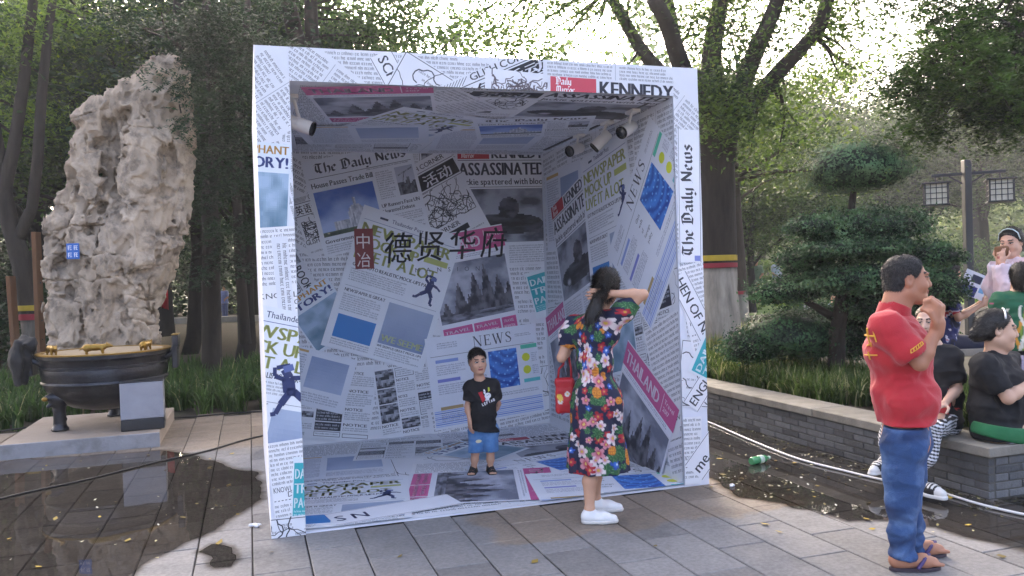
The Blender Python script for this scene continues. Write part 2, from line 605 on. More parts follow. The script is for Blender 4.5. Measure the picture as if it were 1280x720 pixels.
# ------------------------------------------------------------------ puddles
def water_material():
    m = bpy.data.materials.new('puddle_water')
    m.use_nodes = True
    N, L = m.node_tree.nodes, m.node_tree.links
    N.remove(N['Principled BSDF'])
    tr = N.new('ShaderNodeBsdfTransparent'); tr.inputs['Color'].default_value = (.60, .57, .53, 1)
    gl = N.new('ShaderNodeBsdfGlossy'); gl.inputs['Roughness'].default_value = 0.02
    gl.inputs['Color'].default_value = (1, 1, 1, 1)
    fr = N.new('ShaderNodeFresnel'); fr.inputs['IOR'].default_value = 1.36
    g = N.new('ShaderNodeNewGeometry')
    nz = N.new('ShaderNodeTexNoise'); nz.inputs['Scale'].default_value = 3.0; nz.inputs['Detail'].default_value = 2
    L.new(g.outputs['Position'], nz.inputs['Vector'])
    bp = N.new('ShaderNodeBump'); bp.inputs['Strength'].default_value = .03; bp.inputs['Distance'].default_value = .02
    L.new(nz.outputs['Fac'], bp.inputs['Height'])
    L.new(bp.outputs['Normal'], gl.inputs['Normal'])
    ms = N.new('ShaderNodeMixShader')
    L.new(fr.outputs[0], ms.inputs[0]); L.new(tr.outputs[0], ms.inputs[1]); L.new(gl.outputs[0], ms.inputs[2])
    L.new(ms.outputs[0], N['Material Output'].inputs['Surface'])
    return m
M_water = water_material()
def wobbly(pts, step=0.05, amp=0.035, seed=0):
    r = np.random.RandomState(seed)
    out = []
    n = len(pts)
    for i in range(n):
        a, b = np.array(pts[i]), np.array(pts[(i + 1) % n])
        k = max(1, int(np.linalg.norm(b - a) / step))
        for q in range(k):
            p = a + (b - a) * q / k
            out.append(p)
    out = np.array(out)
    P3 = np.stack([out[:, 0] * 4, out[:, 1] * 4, np.full(len(out), seed * 3.3)], 1)
    return out + np.stack([fbm(P3, 3), fbm(P3 + 19, 3)], 1) * amp * 3
def damp_material():
    m = bpy.data.materials.new('damp_stone'); m.use_nodes = True
    N, L = m.node_tree.nodes, m.node_tree.links
    N.remove(N['Principled BSDF'])
    a = N.new('ShaderNodeAttribute'); a.attribute_name = 'ink'
    g = N.new('ShaderNodeNewGeometry')
    nz = N.new('ShaderNodeTexNoise'); nz.inputs['Scale'].default_value = 9; nz.inputs['Detail'].default_value = 6
    L.new(g.outputs['Position'], nz.inputs['Vector'])
    ad = N.new('ShaderNodeMath'); ad.operation = 'MULTIPLY_ADD'; ad.inputs[1].default_value = 1.1; ad.inputs[2].default_value = -.55
    L.new(nz.outputs['Fac'], ad.inputs[0])
    sm = N.new('ShaderNodeMath'); sm.operation = 'ADD'
    L.new(a.outputs['Fac'], sm.inputs[0]); L.new(ad.outputs[0], sm.inputs[1])
    mr = N.new('ShaderNodeMapRange'); mr.inputs['From Min'].default_value = .12; mr.inputs['From Max'].default_value = .7
    L.new(sm.outputs[0], mr.inputs['Value'])
    mul = N.new('ShaderNodeMath'); mul.operation = 'MULTIPLY'
    L.new(mr.outputs['Result'], mul.inputs[0]); L.new(a.outputs['Fac'], mul.inputs[1])
    mx = N.new('ShaderNodeMix'); mx.data_type = 'RGBA'; mx.inputs[6].default_value = (1, 1, 1, 1); mx.inputs[7].default_value = (.60, .575, .54, 1)
    L.new(mul.outputs[0], mx.inputs[0])
    tr = N.new('ShaderNodeBsdfTransparent'); L.new(mx.outputs[2], tr.inputs['Color'])
    L.new(tr.outputs[0], N['Material Output'].inputs['Surface'])
    return m
M_damp = damp_material()
def damp_ring(P, width, seed):
    n = len(P)
    t = np.roll(P, -3, 0) - np.roll(P, 3, 0)
    nr = np.stack([t[:, 1], -t[:, 0]], 1); nr /= np.linalg.norm(nr, axis=1)[:, None] + 1e-9
    ar = .5 * np.sum(P[:, 0] * np.roll(P[:, 1], -1) - np.roll(P[:, 0], -1) * P[:, 1])
    if ar < 0: nr = -nr
    w = width * (.7 + 1.2 * np.abs(fbm(np.stack([P[:, 0] * 2, P[:, 1] * 2, np.full(n, seed)], 1), 2)))
    rows = [P - nr * .004, P + nr * (w * .4)[:, None], P + nr * w[:, None]]
    V = np.concatenate([Wn(np.column_stack([r_, np.full(n, .0022)])) for r_ in rows])
    c = np.concatenate([np.full(n, v) for v in (1.0, .6, 0.0)])
    i = np.arange(n); j = (i + 1) % n
    F = np.concatenate([np.stack([k * n + i, k * n + j, (k + 1) * n + j, (k + 1) * n + i], 1) for k in (0, 1)])
    me = np_mesh('damp_edge', V, F, True, np.repeat(c[:, None], 3, 1))
    tag(link('damp_edge', me, M_damp), kind='structure')
def puddle(pts, seed, z=0.0035):
    P = wobbly(pts, seed=seed)
    damp_ring(P, .10, seed)
    bm = bmesh.new()
    vs = [bm.verts.new(W(p[0], p[1], z)) for p in P]
    f = bm.faces.new(vs)
    bmesh.ops.triangulate(bm, faces=[f])
    if sum(fc.normal.z for fc in bm.faces) < 0: bmesh.ops.reverse_faces(bm, faces=bm.faces[:])
    me = bpy.data.meshes.new('puddle'); bm.to_mesh(me); bm.free()
    return tag(link('puddle', me, M_water), kind='structure')
puddle([(-2.6, 1.5), (-2.75, 3.3), (-2.35, 3.45), (-2.16, 3.48), (-1.53, 3.40), (-0.92, 3.3), (-0.57, 2.81), (-0.28, 2.18), (-0.06, 1.92), (-0.05, 1.35), (-0.1, 1.01), (-0.19, 0.66), (-0.3, 0.55), (-0.34, 0.34), (-0.54, 0.12), (-0.66, -0.15), (-0.73, -0.39), (-0.91, -1.0), (-1.59, -1.0), (-2.6, 0.0)], 1)
puddle([(-0.43, -0.09), (-0.37, 0.03), (-0.26, -0.10), (-0.19, -0.24), (-0.22, -0.43), (-0.30, -0.40), (-.36, -.2)], 2)
puddle([(4.52, 2.6), (4.55, 0.78), (4.55, -0.42), (4.55, -0.92), (4.56, -1.19), (4.9, -1.24), (5.3, -1.26), (5.3, -1.9), (4.47, -1.74), (3.98, -2.1), (3.95, -1.9), (3.86, -1.72), (3.83, -1.49), (3.70, -1.23), (3.43, -1.16), (3.42, -0.93), (3.30, -0.8), (3.31, -0.62), (3.16, -0.38), (3.24, -0.04), (3.34, 0.46), (3.5, 1.14), (3.6, 2.4)], 3)

# ------------------------------------------------------------------ brick kerb wall round the planting bed
M_brick = mat('grey_brick', hx('#5a5a5b'), 0.7, 0.25, 9, 0.5, 60, objrand=0.42, dirt=hx('#2f2d2a'), dirt_scale=3.0, dirt_amt=.85)
M_mortar = mat('mortar', hx('#55524d'), 0.9, 0.2, 12)
M_cope = mat('coping_stone', hx('#8d877c'), 0.75, 0.16, 5, 0.4, 70, objrand=0.1, dirt=hx('#5d574c'), dirt_scale=2.0, dirt_amt=.6)
kerb = empty('planter_wall', W(WALL_X, WALL_Y), YAW)
tag(kerb, 'low grey brick wall with a stone coping round the shrub bed', 'wall')
core = MB()
KL, KR, TH = 10.5, 7.5, 0.30
core.box((0.006, 0.006, -0.03), (TH, KL, WALL_H - 0.072))
core.box((TH + .001, 0.0065, -0.03), (KR, TH, WALL_H - 0.0725))
core.build('mortar', M_mortar, kerb)
def brick_mesh(l, h, d, seed):
    r = random.Random(seed)
    m = MB().box((0, 0, 0), (l, d, h), 0.004)
    me = bpy.data.meshes.new('brick')
    me.from_pydata([(a + r.uniform(-.002, .002), b + r.uniform(-.0015, .0015), c + r.uniform(-.0015, .0015)) for a, b, c in m.v], [], m.f)
    me.materials.append(M_brick)
    return me
BH, BLn = 0.0555, 0.235
full = [brick_mesh(BLn - .009, BH - .008, 0.05, s) for s in range(6)]
head = [brick_mesh(BLn / 2 - .009, BH - .008, 0.05, s) for s in range(3)]
nb = 0
rest = MB()
for row in range(5):
    z = row * BH + .006
    y = 0.0
    while y < 6.2:
        first = (y == 0 and row % 2)
        ln = BLn / 2 if first else BLn
        me = (head if first else full)[rnd.randrange(3)]
        o = bpy.data.objects.new('brick', me); COL.objects.link(o); o.parent = kerb
        o.location = (0.05 - rnd.uniform(0.0, .004), y + .004, z); o.rotation_euler = (0, 0, PI / 2)
        nb += 1; y += ln
    x = 0.052
    while x < 2.4:
        first = (x < .06 and row % 2 == 0)
        ln = BLn / 2 if first else BLn
        me = (head if first else full)[rnd.randrange(3)]
        o = bpy.data.objects.new('brick', me); COL.objects.link(o); o.parent = kerb
        o.location = (x + .004, -0.004 + rnd.uniform(0, .004), z)
        nb += 1; x += ln
y = -0.03
cop = [MB().box((-0.035, 0, WALL_H - 0.068), (TH + .03, 0.895, WALL_H), 0.006) for _ in range(1)][0]
cme = bpy.data.meshes.new('coping'); cme.from_pydata(cop.v, [], cop.f); cme.materials.append(M_cope)
for k in range(11):
    o = bpy.data.objects.new('coping_stone', cme); COL.objects.link(o); o.parent = kerb
    o.location = (rnd.uniform(-.003, .003), -0.035 + k * 0.90, rnd.uniform(-.002, .001))
cop2 = MB().box((0, -.035, WALL_H - 0.068), (0.895, TH + .03, WALL_H), 0.006)
cme2 = bpy.data.meshes.new('coping'); cme2.from_pydata(cop2.v, [], cop2.f); cme2.materials.append(M_cope)
for k in range(4):
    o = bpy.data.objects.new('coping_stone', cme2); COL.objects.link(o); o.parent = kerb
    o.location = (TH + .035 + k * .9, 0, rnd.uniform(-.002, .001))

# ------------------------------------------------------------------ lettering: glyph outlines of the built-in font, plus pen-stroke letters
_chars = {}
def glyphs(chars):
    """outline triangles of each character at cap height 1"""
    need = [c for c in dict.fromkeys(chars) if c not in _chars and c != ' ']
    if not need: return
    obs = []
    for c in need:
        cu = bpy.data.curves.new('glyph', 'FONT')
        cu.body = c; cu.resolution_u = 2; cu.size = 1.0; cu.offset = 0.0
        o = bpy.data.objects.new('glyph', cu); COL.objects.link(o); obs.append((c, o, cu))
    dg = bpy.context.evaluated_depsgraph_get(); dg.update()
    for c, o, cu in obs:
        me = bpy.data.meshes.new_from_object(o.evaluated_get(dg))
        me.calc_loop_triangles()
        V = np.array([v.co[:2] for v in me.vertices]) if len(me.vertices) else np.zeros((0, 2))
        T = [tuple(t.vertices) for t in me.loop_triangles]
        if len(V):
            cjk = ord(c) > 0x2E80
            V = V / (0.92 if cjk else 0.70)
            x0 = V[:, 0].min(); V[:, 0] -= x0
            _chars[c] = (V, T, V[:, 0].max())
        else: _chars[c] = (V, T, 0.4)
        bpy.data.objects.remove(o); bpy.data.curves.remove(cu); bpy.data.meshes.remove(me)
glyphs('ABCDEFGHIJKLMNOPQRSTUVWXYZabcdefghijklmnopqrstuvwxyz!?-0123456789')
glyphs('中冶德贤华府英语角活动')

NIB = {
 'T': [[(.02, .86), (.12, .98), (.62, .92), (.72, 1.0)], [(.38, .95), (.36, .15), (.52, .02)], [(.16, .84), (.1, .4), (.24, .14)]],
 'h': [[(.1, 1), (.1, .02)], [(.12, .48), (.3, .62), (.44, .5), (.44, .08), (.32, -.12)]],
 'e': [[(.1, .5), (.1, .1), (.26, 0), (.42, .12)], [(.1, .5), (.28, .63), (.4, .46), (.12, .28)]],
 'D': [[(.14, .92), (.14, .08)], [(.0, .92), (.42, 1), (.68, .72), (.68, .3), (.42, 0), (.0, .06)], [(.34, .82), (.34, .2)]],
 'a': [[(.1, .54), (.3, .63), (.42, .5), (.42, .06), (.52, 0)], [(.42, .36), (.1, .24), (.1, .08), (.24, 0), (.42, .12)]],
 'i': [[(.06, .56), (.12, .6), (.12, .08), (.22, 0)], [(.08, .8), (.16, .88)]],
 'l': [[(.12, 1), (.12, .08), (.22, 0)]],
 'y': [[(.1, .6), (.1, .12), (.24, 0), (.42, .12)], [(.42, .62), (.42, -.12), (.2, -.32), (.05, -.25)]],
 'N': [[(.0, .88), (.14, 1), (.16, .12), (.0, 0)], [(.14, .95), (.62, .08)], [(.56, .95), (.64, 1), (.64, .05)]],
 'w': [[(.1, .6), (.1, .1), (.22, 0), (.38, .12)], [(.38, .6), (.38, .1), (.5, 0), (.68, .14)], [(.6, .64), (.68, .55), (.68, .12)]],
 's': [[(.42, .54), (.26, .63), (.1, .5), (.42, .2), (.28, 0), (.06, .08)]],
 'M': [[(.0, .06), (.14, .04), (.14, .96), (.3, .8)], [(.14, .96), (.42, .9), (.42, .06)], [(.42, .94), (.7, .9), (.7, .06), (.8, .0)]],
 'r': [[(.1, .62), (.1, 0)], [(.1, .46), (.28, .62), (.36, .54)]],
 'o': [[(.1, .5), (.1, .1), (.26, 0), (.42, .12), (.42, .5), (.26, .63), (.1, .5)]],
 'u': [[(.1, .6), (.1, .1), (.22, 0), (.4, .12)], [(.4, .62), (.4, .06), (.5, 0)]],
}
NIBW = {'T': .76, 'h': .54, 'e': .5, 'D': .78, 'a': .58, 'i': .28, 'l': .28, 'y': .54, 'N': .78, 'w': .8, 's': .5, 'M': .9, 'r': .42, 'o': .54, 'u': .56, ' ': .35}
SERIF = {   # strokes as (x0, y0, x1, y1, width)
 'N': ([(.1, 0, .1, 1, .05), (.1, 1, .74, 0, .13), (.74, 0, .74, 1, .05), (-.03, .98, .2, .98, .04), (-.02, .02, .22, .02, .04), (.62, .98, .87, .98, .04)], .9),
 'E': ([(.14, 0, .14, 1, .13), (.02, .975, .6, .975, .05), (.14, .51, .48, .51, .05), (.02, .025, .62, .025, .05), (.6, 1, .6, .8, .045), (.62, 0, .63, .22, .045), (.48, .62, .48, .4, .04)], .7),
 'W': ([(.08, 1, .34, 0, .13), (.34, 0, .58, 1, .05), (.52, 1, .76, 0, .13), (.76, 0, 1.0, 1, .05), (-.03, .98, .22, .98, .04), (.44, .98, .68, .98, .04), (.9, .98, 1.12, .98, .04)], 1.12),
 'S': ([(.52, .78, .46, .94, .05), (.46, .94, .3, .98, .06), (.3, .98, .12, .9, .08), (.12, .9, .1, .72, .11), (.1, .72, .28, .56, .12), (.28, .56, .48, .42, .13), (.48, .42, .54, .24, .12), (.54, .24, .44, .06, .08), (.44, .06, .28, .015, .05), (.28, .015, .1, .07, .05), (.1, .07, .05, .24, .05), (.52, .98, .52, .74, .035), (.05, .02, .05, .28, .035)], .66),
}

# ------------------------------------------------------------------ flat print: coloured polygons laid out on a sheet of paper
INK = '#3f4047'
class Print:
    def __init__(self, w, h, paper='#e9eaf2', seed=0):
        self.w, self.h = w, h
        self.Q, self.C, self.Z = [], [], []          # quads (4 points), colours, ink layer
        self.r = random.Random(seed)
        pc_ = hx(paper)
        self.rect(0, 0, w, h, tuple(c_ * .62 + .82 * .38 for c_ in pc_), 0)
    def poly(self, pts, c, z=1):
        c = hx(c) if isinstance(c, str) else c
        p = list(pts)
        while len(p) < 4: p.append(p[-1])
        self.Q.append(p[:4]); self.C.append(c); self.Z.append(z)
    def rect(self, x0, y0, x1, y1, c, z=1):
        self.poly([(x0, y0), (x1, y0), (x1, y1), (x0, y1)], c, z)
    def line(self, a, b, wd, c=INK, z=2):
        dx, dy = b[0] - a[0], b[1] - a[1]
        l = math.hypot(dx, dy) + 1e-9
        nx, ny = -dy / l * wd / 2, dx / l * wd / 2
        self.poly([(a[0] + nx, a[1] + ny), (b[0] + nx, b[1] + ny), (b[0] - nx, b[1] - ny), (a[0] - nx, a[1] - ny)], c, z)
    def path(self, pts, wd, c=INK, z=2):
        for i in range(len(pts) - 1):
            self.line(pts[i], pts[i + 1], wd if not isinstance(wd, (list, tuple)) else wd[i], c, z)
    def frame(self, x0, y0, x1, y1, wd, c=INK, z=2):
        self.rect(x0, y0, x1, y0 + wd, c, z); self.rect(x0, y1 - wd, x1, y1, c, z)
        self.rect(x0, y0, x0 + wd, y1, c, z); self.rect(x1 - wd, y0, x1, y1, c, z)
    def text(self, s, x, y, h, c=INK, sx=1.0, bold=0.0, z=3, fit=None, track=0.14, shear=0.0, ang=0.0):
        """baseline-left at (x, y); t axis points down; h = cap height"""
        wd = 0
        for ch in s: wd += (0.32 if ch == ' ' else _chars[ch][2] + track) if ch in _chars or ch == ' ' else .4
        if fit: sx = fit / (wd * h)
        ca, sa = math.cos(ang), math.sin(ang)
        cx = 0.0
        offs = [(0, 0)] if bold == 0 else [(-bold, 0), (bold, 0)] if bold < .03 else [(-bold, 0), (0, 0), (bold, 0)]
        for ch in s:
            if ch == ' ' or ch not in _chars: cx += .32; continue
            V, T, cw = _chars[ch]
            for ox, oy in offs:
                px = (V[:, 0] + cx + ox + V[:, 1] * shear) * h * sx; py = -(V[:, 1] + oy) * h
                X = x + px * ca - py * sa; Y = y + px * sa + py * ca
                for t in T: self.poly([(X[i], Y[i]) for i in t], c, z)
            cx += cw + track
        return cx * h * sx
    def nib(self, s, x, y, h, c=INK, sx=1.0, z=3, ang=0.0, fit=None):
        if fit: sx = fit / (sum(NIBW.get(ch, .5) for ch in s) * h)
        nv = (.075, .065)
        ca, sa = math.cos(ang), math.sin(ang)
        cx = 0
        def tr(px, py):
            px, py = (px + cx) * h * sx, -py * h
            return (x + px * ca - py * sa, y + px * sa + py * ca)
        for ch in s:
            for st in NIB.get(ch, []):
                for a, b in zip(st[:-1], st[1:]):
                    self.poly([tr(a[0] - nv[0], a[1] - nv[1]), tr(a[0] + nv[0], a[1] + nv[1]), tr(b[0] + nv[0], b[1] + nv[1]), tr(b[0] - nv[0], b[1] - nv[1])], c, z)
            cx += NIBW.get(ch, .5)
        return cx * h * sx
    def serif(self, s, x, y, h, c=INK, z=3, gap=.16):
        cx = 0
        for ch in s:
            st, w = SERIF[ch]
            for x0, y0, x1, y1, wd in st:
                self.line((x + (cx + x0) * h, y - y0 * h), (x + (cx + x1) * h, y - y1 * h), wd * h, c, z)
            cx += w + gap
        return cx * h
    def greek(self, x0, y0, x1, y1, lh, c='#4a4c54', ink=.5, letters=True, ragged=True, bold=False):
        """columns of small unreadable print: letters as little strokes"""
        r = self.r
        c = hx(c)
        y = y0 + lh
        while y <= y1 + 1e-6:
            xe = x1 - (r.random() * .35 * (x1 - x0) if ragged and r.random() < .25 else 0)
            x = x0
            xh = lh * ink
            while x < xe:
                n = r.randint(2, 8)
                if letters:
                    cw = xh * .78
                    for _ in range(n):
                        if x + cw > xe: break
                        k = r.random(); t = xh * (.26 if bold else .17)
                        up = xh * (1.45 if r.random() < .25 else 1.0)
                        if k < .3:
                            self.rect(x, y - up, x + t, y, c, 2); x += t * 2.1
                        elif k < .7:
                            self.rect(x, y - up, x + t, y, c, 2); self.rect(x + cw * .62, y - xh, x + cw * .62 + t, y, c, 2)
                            self.rect(x + t, y - xh, x + cw * .62, y - xh + t, c, 2); x += cw * 1.12
                        else:
                            self.rect(x, y - xh, x + t, y, c, 2); self.rect(x + t, y - xh, x + cw * .6, y - xh + t, c, 2)
                            self.rect(x + t, y - t, x + cw * .6, y, c, 2); x += cw
                    x += xh * .55
                else:
                    wd = min(n * xh * .55, xe - x)
                    self.rect(x, y - xh, x + wd, y, c, 2)
                    x += wd + xh * .5
            y += lh
    def picture(self, x0, y0, x1, y1, fn, cell=0.016, z=2):
        nx, ny = max(2, int((x1 - x0) / cell)), max(2, int((y1 - y0) / cell))
        u = (np.arange(nx) + .5) / nx; v = (np.arange(ny) + .5) / ny
        U, V = np.meshgrid(u, v)
        Cc = fn(U, V)
        for j in range(ny):
            for i in range(nx):
                a, b = x0 + (x1 - x0) * i / nx, x0 + (x1 - x0) * (i + 1) / nx
                c, d = y0 + (y1 - y0) * j / ny, y0 + (y1 - y0) * (j + 1) / ny
                self.Q.append([(a, c), (b, c), (b, d), (a, d)]); self.C.append(tuple(Cc[j, i])); self.Z.append(z)
    def place(self, name, parent, clip, u, v, ang, flipv=False, origin=None, eu=None, ev=None, en=None, lift=0.001, material=None):
        """clip: (u0, v0, u1, v1) on the panel; (u, v): where the sheet's top-left corner lies; ang in degrees"""
        ca, sa = math.cos(math.radians(ang)), math.sin(math.radians(ang))
        Q = np.array(self.Q, float)                          # n,4,2 (x right, y down)
        A = np.empty_like(Q)
        A[..., 0] = u + Q[..., 0] * ca + Q[..., 1] * sa
        A[..., 1] = v + Q[..., 0] * sa - Q[..., 1] * ca
        u0, v0, u1, v1 = clip
        ins = (A[..., 0] >= u0) & (A[..., 0] <= u1) & (A[..., 1] >= v0) & (A[..., 1] <= v1)
        allin = ins.all(1)
        out = (A[..., 0] < u0).all(1) | (A[..., 0] > u1).all(1) | (A[..., 1] < v0).all(1) | (A[..., 1] > v1).all(1)
        C = np.array(self.C); Z = np.array(self.Z, float)
        polys = []; pc = []; pz = []
        for i in np.where(~allin & ~out)[0]:
            P = [tuple(p) for p in A[i]]
            for k, s, lim in ((0, 1, u0), (0, -1, u1), (1, 1, v0), (1, -1, v1)):
                R = []
                for a, b in zip(P, P[1:] + P[:1]):
                    ia, ib = s * (a[k] - lim) >= 0, s * (b[k] - lim) >= 0
                    if ia: R.append(a)
                    if ia != ib:
                        t = (lim - a[k]) / (b[k] - a[k])
                        R.append((a[0] + t * (b[0] - a[0]), a[1] + t * (b[1] - a[1])))
                P = R
                if not P: break
            if len(P) >= 3: polys.append(P); pc.append(C[i]); pz.append(Z[i])
        Vs = A[allin].reshape(-1, 2)
        zs = np.repeat(Z[allin], 4); cs = np.repeat(C[allin], 4, 0)
        n4 = len(Vs)
        Fq = np.arange(n4).reshape(-1, 4)
        # drop doubled corners of triangles
        tri = np.all(np.isclose(A[allin][:, 2], A[allin][:, 3]), 1) if n4 else np.zeros(0, bool)
        F4, F3 = Fq[~tri], Fq[tri][:, :3]
        ex_v, ex_z, ex_c, ex_f = [], [], [], []
        k = n4
        for P, c, z in zip(polys, pc, pz):
            for j in range(1, len(P) - 1):
                ex_f.append((k, k + j, k + j + 1))
            ex_v += P; ex_z += [z] * len(P); ex_c += [c] * len(P); k += len(P)
        if ex_v:
            Vs = np.concatenate([Vs, np.array(ex_v)]); zs = np.concatenate([zs, ex_z]); cs = np.concatenate([cs, np.array(ex_c)])
            F3 = np.concatenate([F3.reshape(-1, 3), np.array(ex_f)])
        if not len(Vs): return None
        hgt = lift + zs * 0.00018
        P3 = np.outer(Vs[:, 0], eu) + np.outer(Vs[:, 1], ev) + np.outer(hgt, en) + np.array(origin)
        fl = [f for f in (F4, F3) if len(f)]
        me = np_mesh(name, P3, fl, False, cs)
        return link(name, me, material, parent)

# ------------------------------------------------------------------ pictures printed on the sheets
def rgb(h_): return np.array(hx(h_))
def mixc(a, b, t):
    t = np.clip(t, 0, 1)[..., None]
    return rgb(a) * (1 - t) + rgb(b) * t
def n2(U, V, s, seed, o=4):
    return fbm(np.stack([U * s + seed, V * s + seed * 1.3, np.full_like(U, seed)], -1), o)
def pic_temples(U, V):
    sky_ = mixc('#b9bcc8', '#6f7382', .5 + n2(U, V, 4, 3) * 1.6 - (V - .3) * .9)
    hgt = np.zeros_like(U)
    for c, hh, w in ((.1, .42, .10), (.3, .72, .12), (.42, .5, .08), (.52, .86, .13), (.68, .95, .12), (.84, .74, .12), (.97, .6, .1)):
        d = np.abs(U - c) / w
        hgt = np.maximum(hgt, hh * np.clip(1 - d, 0, 1) ** .75 - .05 + 0)
    hgt = np.maximum(hgt, .16 + n2(U, V * 0, 9, 5) * .06)
    dark = (1 - V) < hgt
    tc = mixc('#2a2a33', '#6d6c74', .45 + n2(U * 2, V, 9, 9) * 1.6)
    g = (1 - V) < .13
    gc = mixc('#3a3b44', '#8b8d99', .5 + n2(U, V * 4, 8, 12) * 1.5)
    out = np.where(dark[..., None], tc, sky_)
    return np.where(g[..., None], gc, out)
def pic_capitol(U, V):
    out = mixc('#3f66b4', '#a9bfe6', V * 1.0 + n2(U, V, 3, 2) * .9)
    bl = mixc('#8f97a6', '#d7dbe4', .5 + n2(U * 3, V, 14, 4) * 1.2 + (np.sin(U * 120) * .25))
    b = (V > .72) & (U > .22)
    dome = ((U - .62) / .15) ** 2 + ((V - .66) / .26) ** 2 < 1
    tip = (np.abs(U - .62) < .025) & (V > .26) & (V < .5)
    out = np.where((b | dome | tip)[..., None], bl, out)
    return np.where(((V > .9))[..., None], mixc('#2c3c33', '#56694f', .5 + n2(U, V, 9, 8)), out)
def pic_car(U, V):
    out = mixc('#4a4d58', '#9b9fab', .45 + n2(U, V, 5, 6) * 1.5)
    car = ((U - .5) / .46) ** 2 + ((V - .66) / .2) ** 2 < 1
    out = np.where(car[..., None], mixc('#15161b', '#4b4e59', .3 + n2(U, V * 2, 6, 14) * 1.3), out)
    ppl = ((U - .55) / .12) ** 2 + ((V - .36) / .2) ** 2 < 1
    out = np.where(ppl[..., None], mixc('#1d1e25', '#5a5c68', .4 + n2(U, V, 10, 17) * 1.4), out)
    wh = ((U - .22) / .06) ** 2 + ((V - .75) / .08) ** 2 < 1
    return np.where(wh[..., None], mixc('#b7bac3', '#55565e', ((U - .22) ** 2 + (V - .75) ** 2) * 300), out)
def pic_glass(U, V):
    d = np.hypot(U - .7, V + .5)
    t = .5 + .5 * np.sin(d * 26 + n2(U, V, 3, 4) * 4)
    c = mixc('#173f9a', '#4f8fe0', t * .7 + (1 - V) * .3)
    ln = np.abs(np.sin((U * 1.3 - V) * 14)) < .10
    return np.where(ln[..., None], mixc('#6fb1ee', '#8cc6f4', U), c)
def pic_dark(U, V):
    return mixc('#2c2e36', '#a5a8b2', .4 + n2(U, V, 6, 21) * 1.7)
def pic_mount(U, V):
    r_ = .45 + n2(U, V * 0, 5, 31) * .5
    return np.where(((1 - V) < r_)[..., None], mixc('#33353d', '#777a84', .5 + n2(U, V, 9, 33) * 1.5), mixc('#aeb3c2', '#cfd3de', V))
def pic_green(U, V):
    return mixc('#9fb6cc', '#5d7f93', V + n2(U, V, 4, 8))

def jumping_man(P, x, y, s, c='#2a3563'):
    L_ = [((.0, -.95), (.06, -.72), .2), ((.02, -.72), (-.04, -.38), .30), ((-.1, -.4), (.1, -.34), .2), ((-.06, -.36), (-.32, -.16), .17), ((-.32, -.16), (-.5, .02), .12), ((-.5, .02), (-.62, 0), .1),
          ((.06, -.36), (.2, -.12), .17), ((.2, -.12), (.2, .16), .12), ((.2, .16), (.32, .2), .1), ((-.06, -.7), (-.26, -.86), .11), ((-.26, -.86), (-.2, -1.06), .09), ((.08, -.7), (.34, -.62), .11), ((.34, -.62), (.5, -.5), .08), ((-.16, -1.04), (.16, -1.0), .1)]
    for a, b, w in L_:
        P.line((x + a[0] * s, y + a[1] * s), (x + b[0] * s, y + b[1] * s), w * s, c, 4)
    P.rect(x - .02 * s, y - 1.02 * s, x + .22 * s, y - .86 * s, '#5b6aa0', 5)

def sketch_crowd(P, x0, y0, x1, y1, n=60, c='#33343b'):
    r = P.r
    for _ in range(n):
        x, y = r.uniform(x0, x1), y0 + (y1 - y0) * (.35 + .6 * r.random())
        s = (y1 - y0) * r.uniform(.08, .2)
        pts = [(x, y)]
        a = r.uniform(0, 6.28)
        for _ in range(4):
            a += r.uniform(-1.4, 1.4)
            pts.append((min(max(pts[-1][0] + math.cos(a) * s, x0), x1), min(max(pts[-1][1] + math.sin(a) * s, y0), y1)))
        P.path(pts, r.uniform(.0035, .010), c, 3)

def sheet_news(seed=0, w=1.2, h=.95):
    P = Print(w, h, '#dfe4f1', seed)
    P.serif('NEWS', w * .42, h * .165, h * .115)
    P.greek(w * .1, h * .06, w * .28, h * .15, .022, '#55586a')
    P.greek(w * .8, h * .08, w * .95, h * .12, .018, '#55586a')
    P.line((w * .03, h * .21), (w * .97, h * .21), .004)
    for i, l in enumerate(('Glass', 'walls', 'of', 'foreign', 'policy')):
        P.text(l, w * .40, h * (.31 + .065 * i), .034, '#2e3038', .85)
    for yy, cc in ((.25, '#8fa3d8'), (.46, '#7f86cc'), (.76, '#b39a6a')):
        P.rect(w * .07, h * yy, w * .27, h * (yy + .035), cc)
        P.greek(w * .07, h * (yy + .05), w * .33, h * (yy + .18), .022, '#6c7086')
    P.picture(w * .54, h * .24, w * .80, h * .66, pic_glass)
    P.rect(w * .84, h * .22, w * .99, h * .265, '#58c4a4')
    for yy in (.36, .5):
        for k in range(10):
            a, b = 2 * PI * k / 10, 2 * PI * (k + 1) / 10
            P.poly([(w * .88, h * yy), (w * .88 + .045 * math.cos(a), h * yy + .045 * math.sin(a)), (w * .88 + .045 * math.cos(b), h * yy + .045 * math.sin(b))], '#d7dc3c', 2)
        P.greek(w * .93, h * (yy - .05), w * .99, h * (yy + .06), .02, '#6c7086')
    P.rect(w * .84, h * .6, w * .99, h * .64, '#63c3c4')
    P.greek(w * .40, h * .70, w * .97, h * .76, .022, '#6c7086')
    for i in range(9):                      # lower part: blue bands of the cover print
        P.rect(w * .01, h * (.80 + .02 * i), w * .99, h * (.812 + .02 * i), ('#9fb4e4', '#7c97d6', '#b9c8ea')[i % 3], 1)
    return P
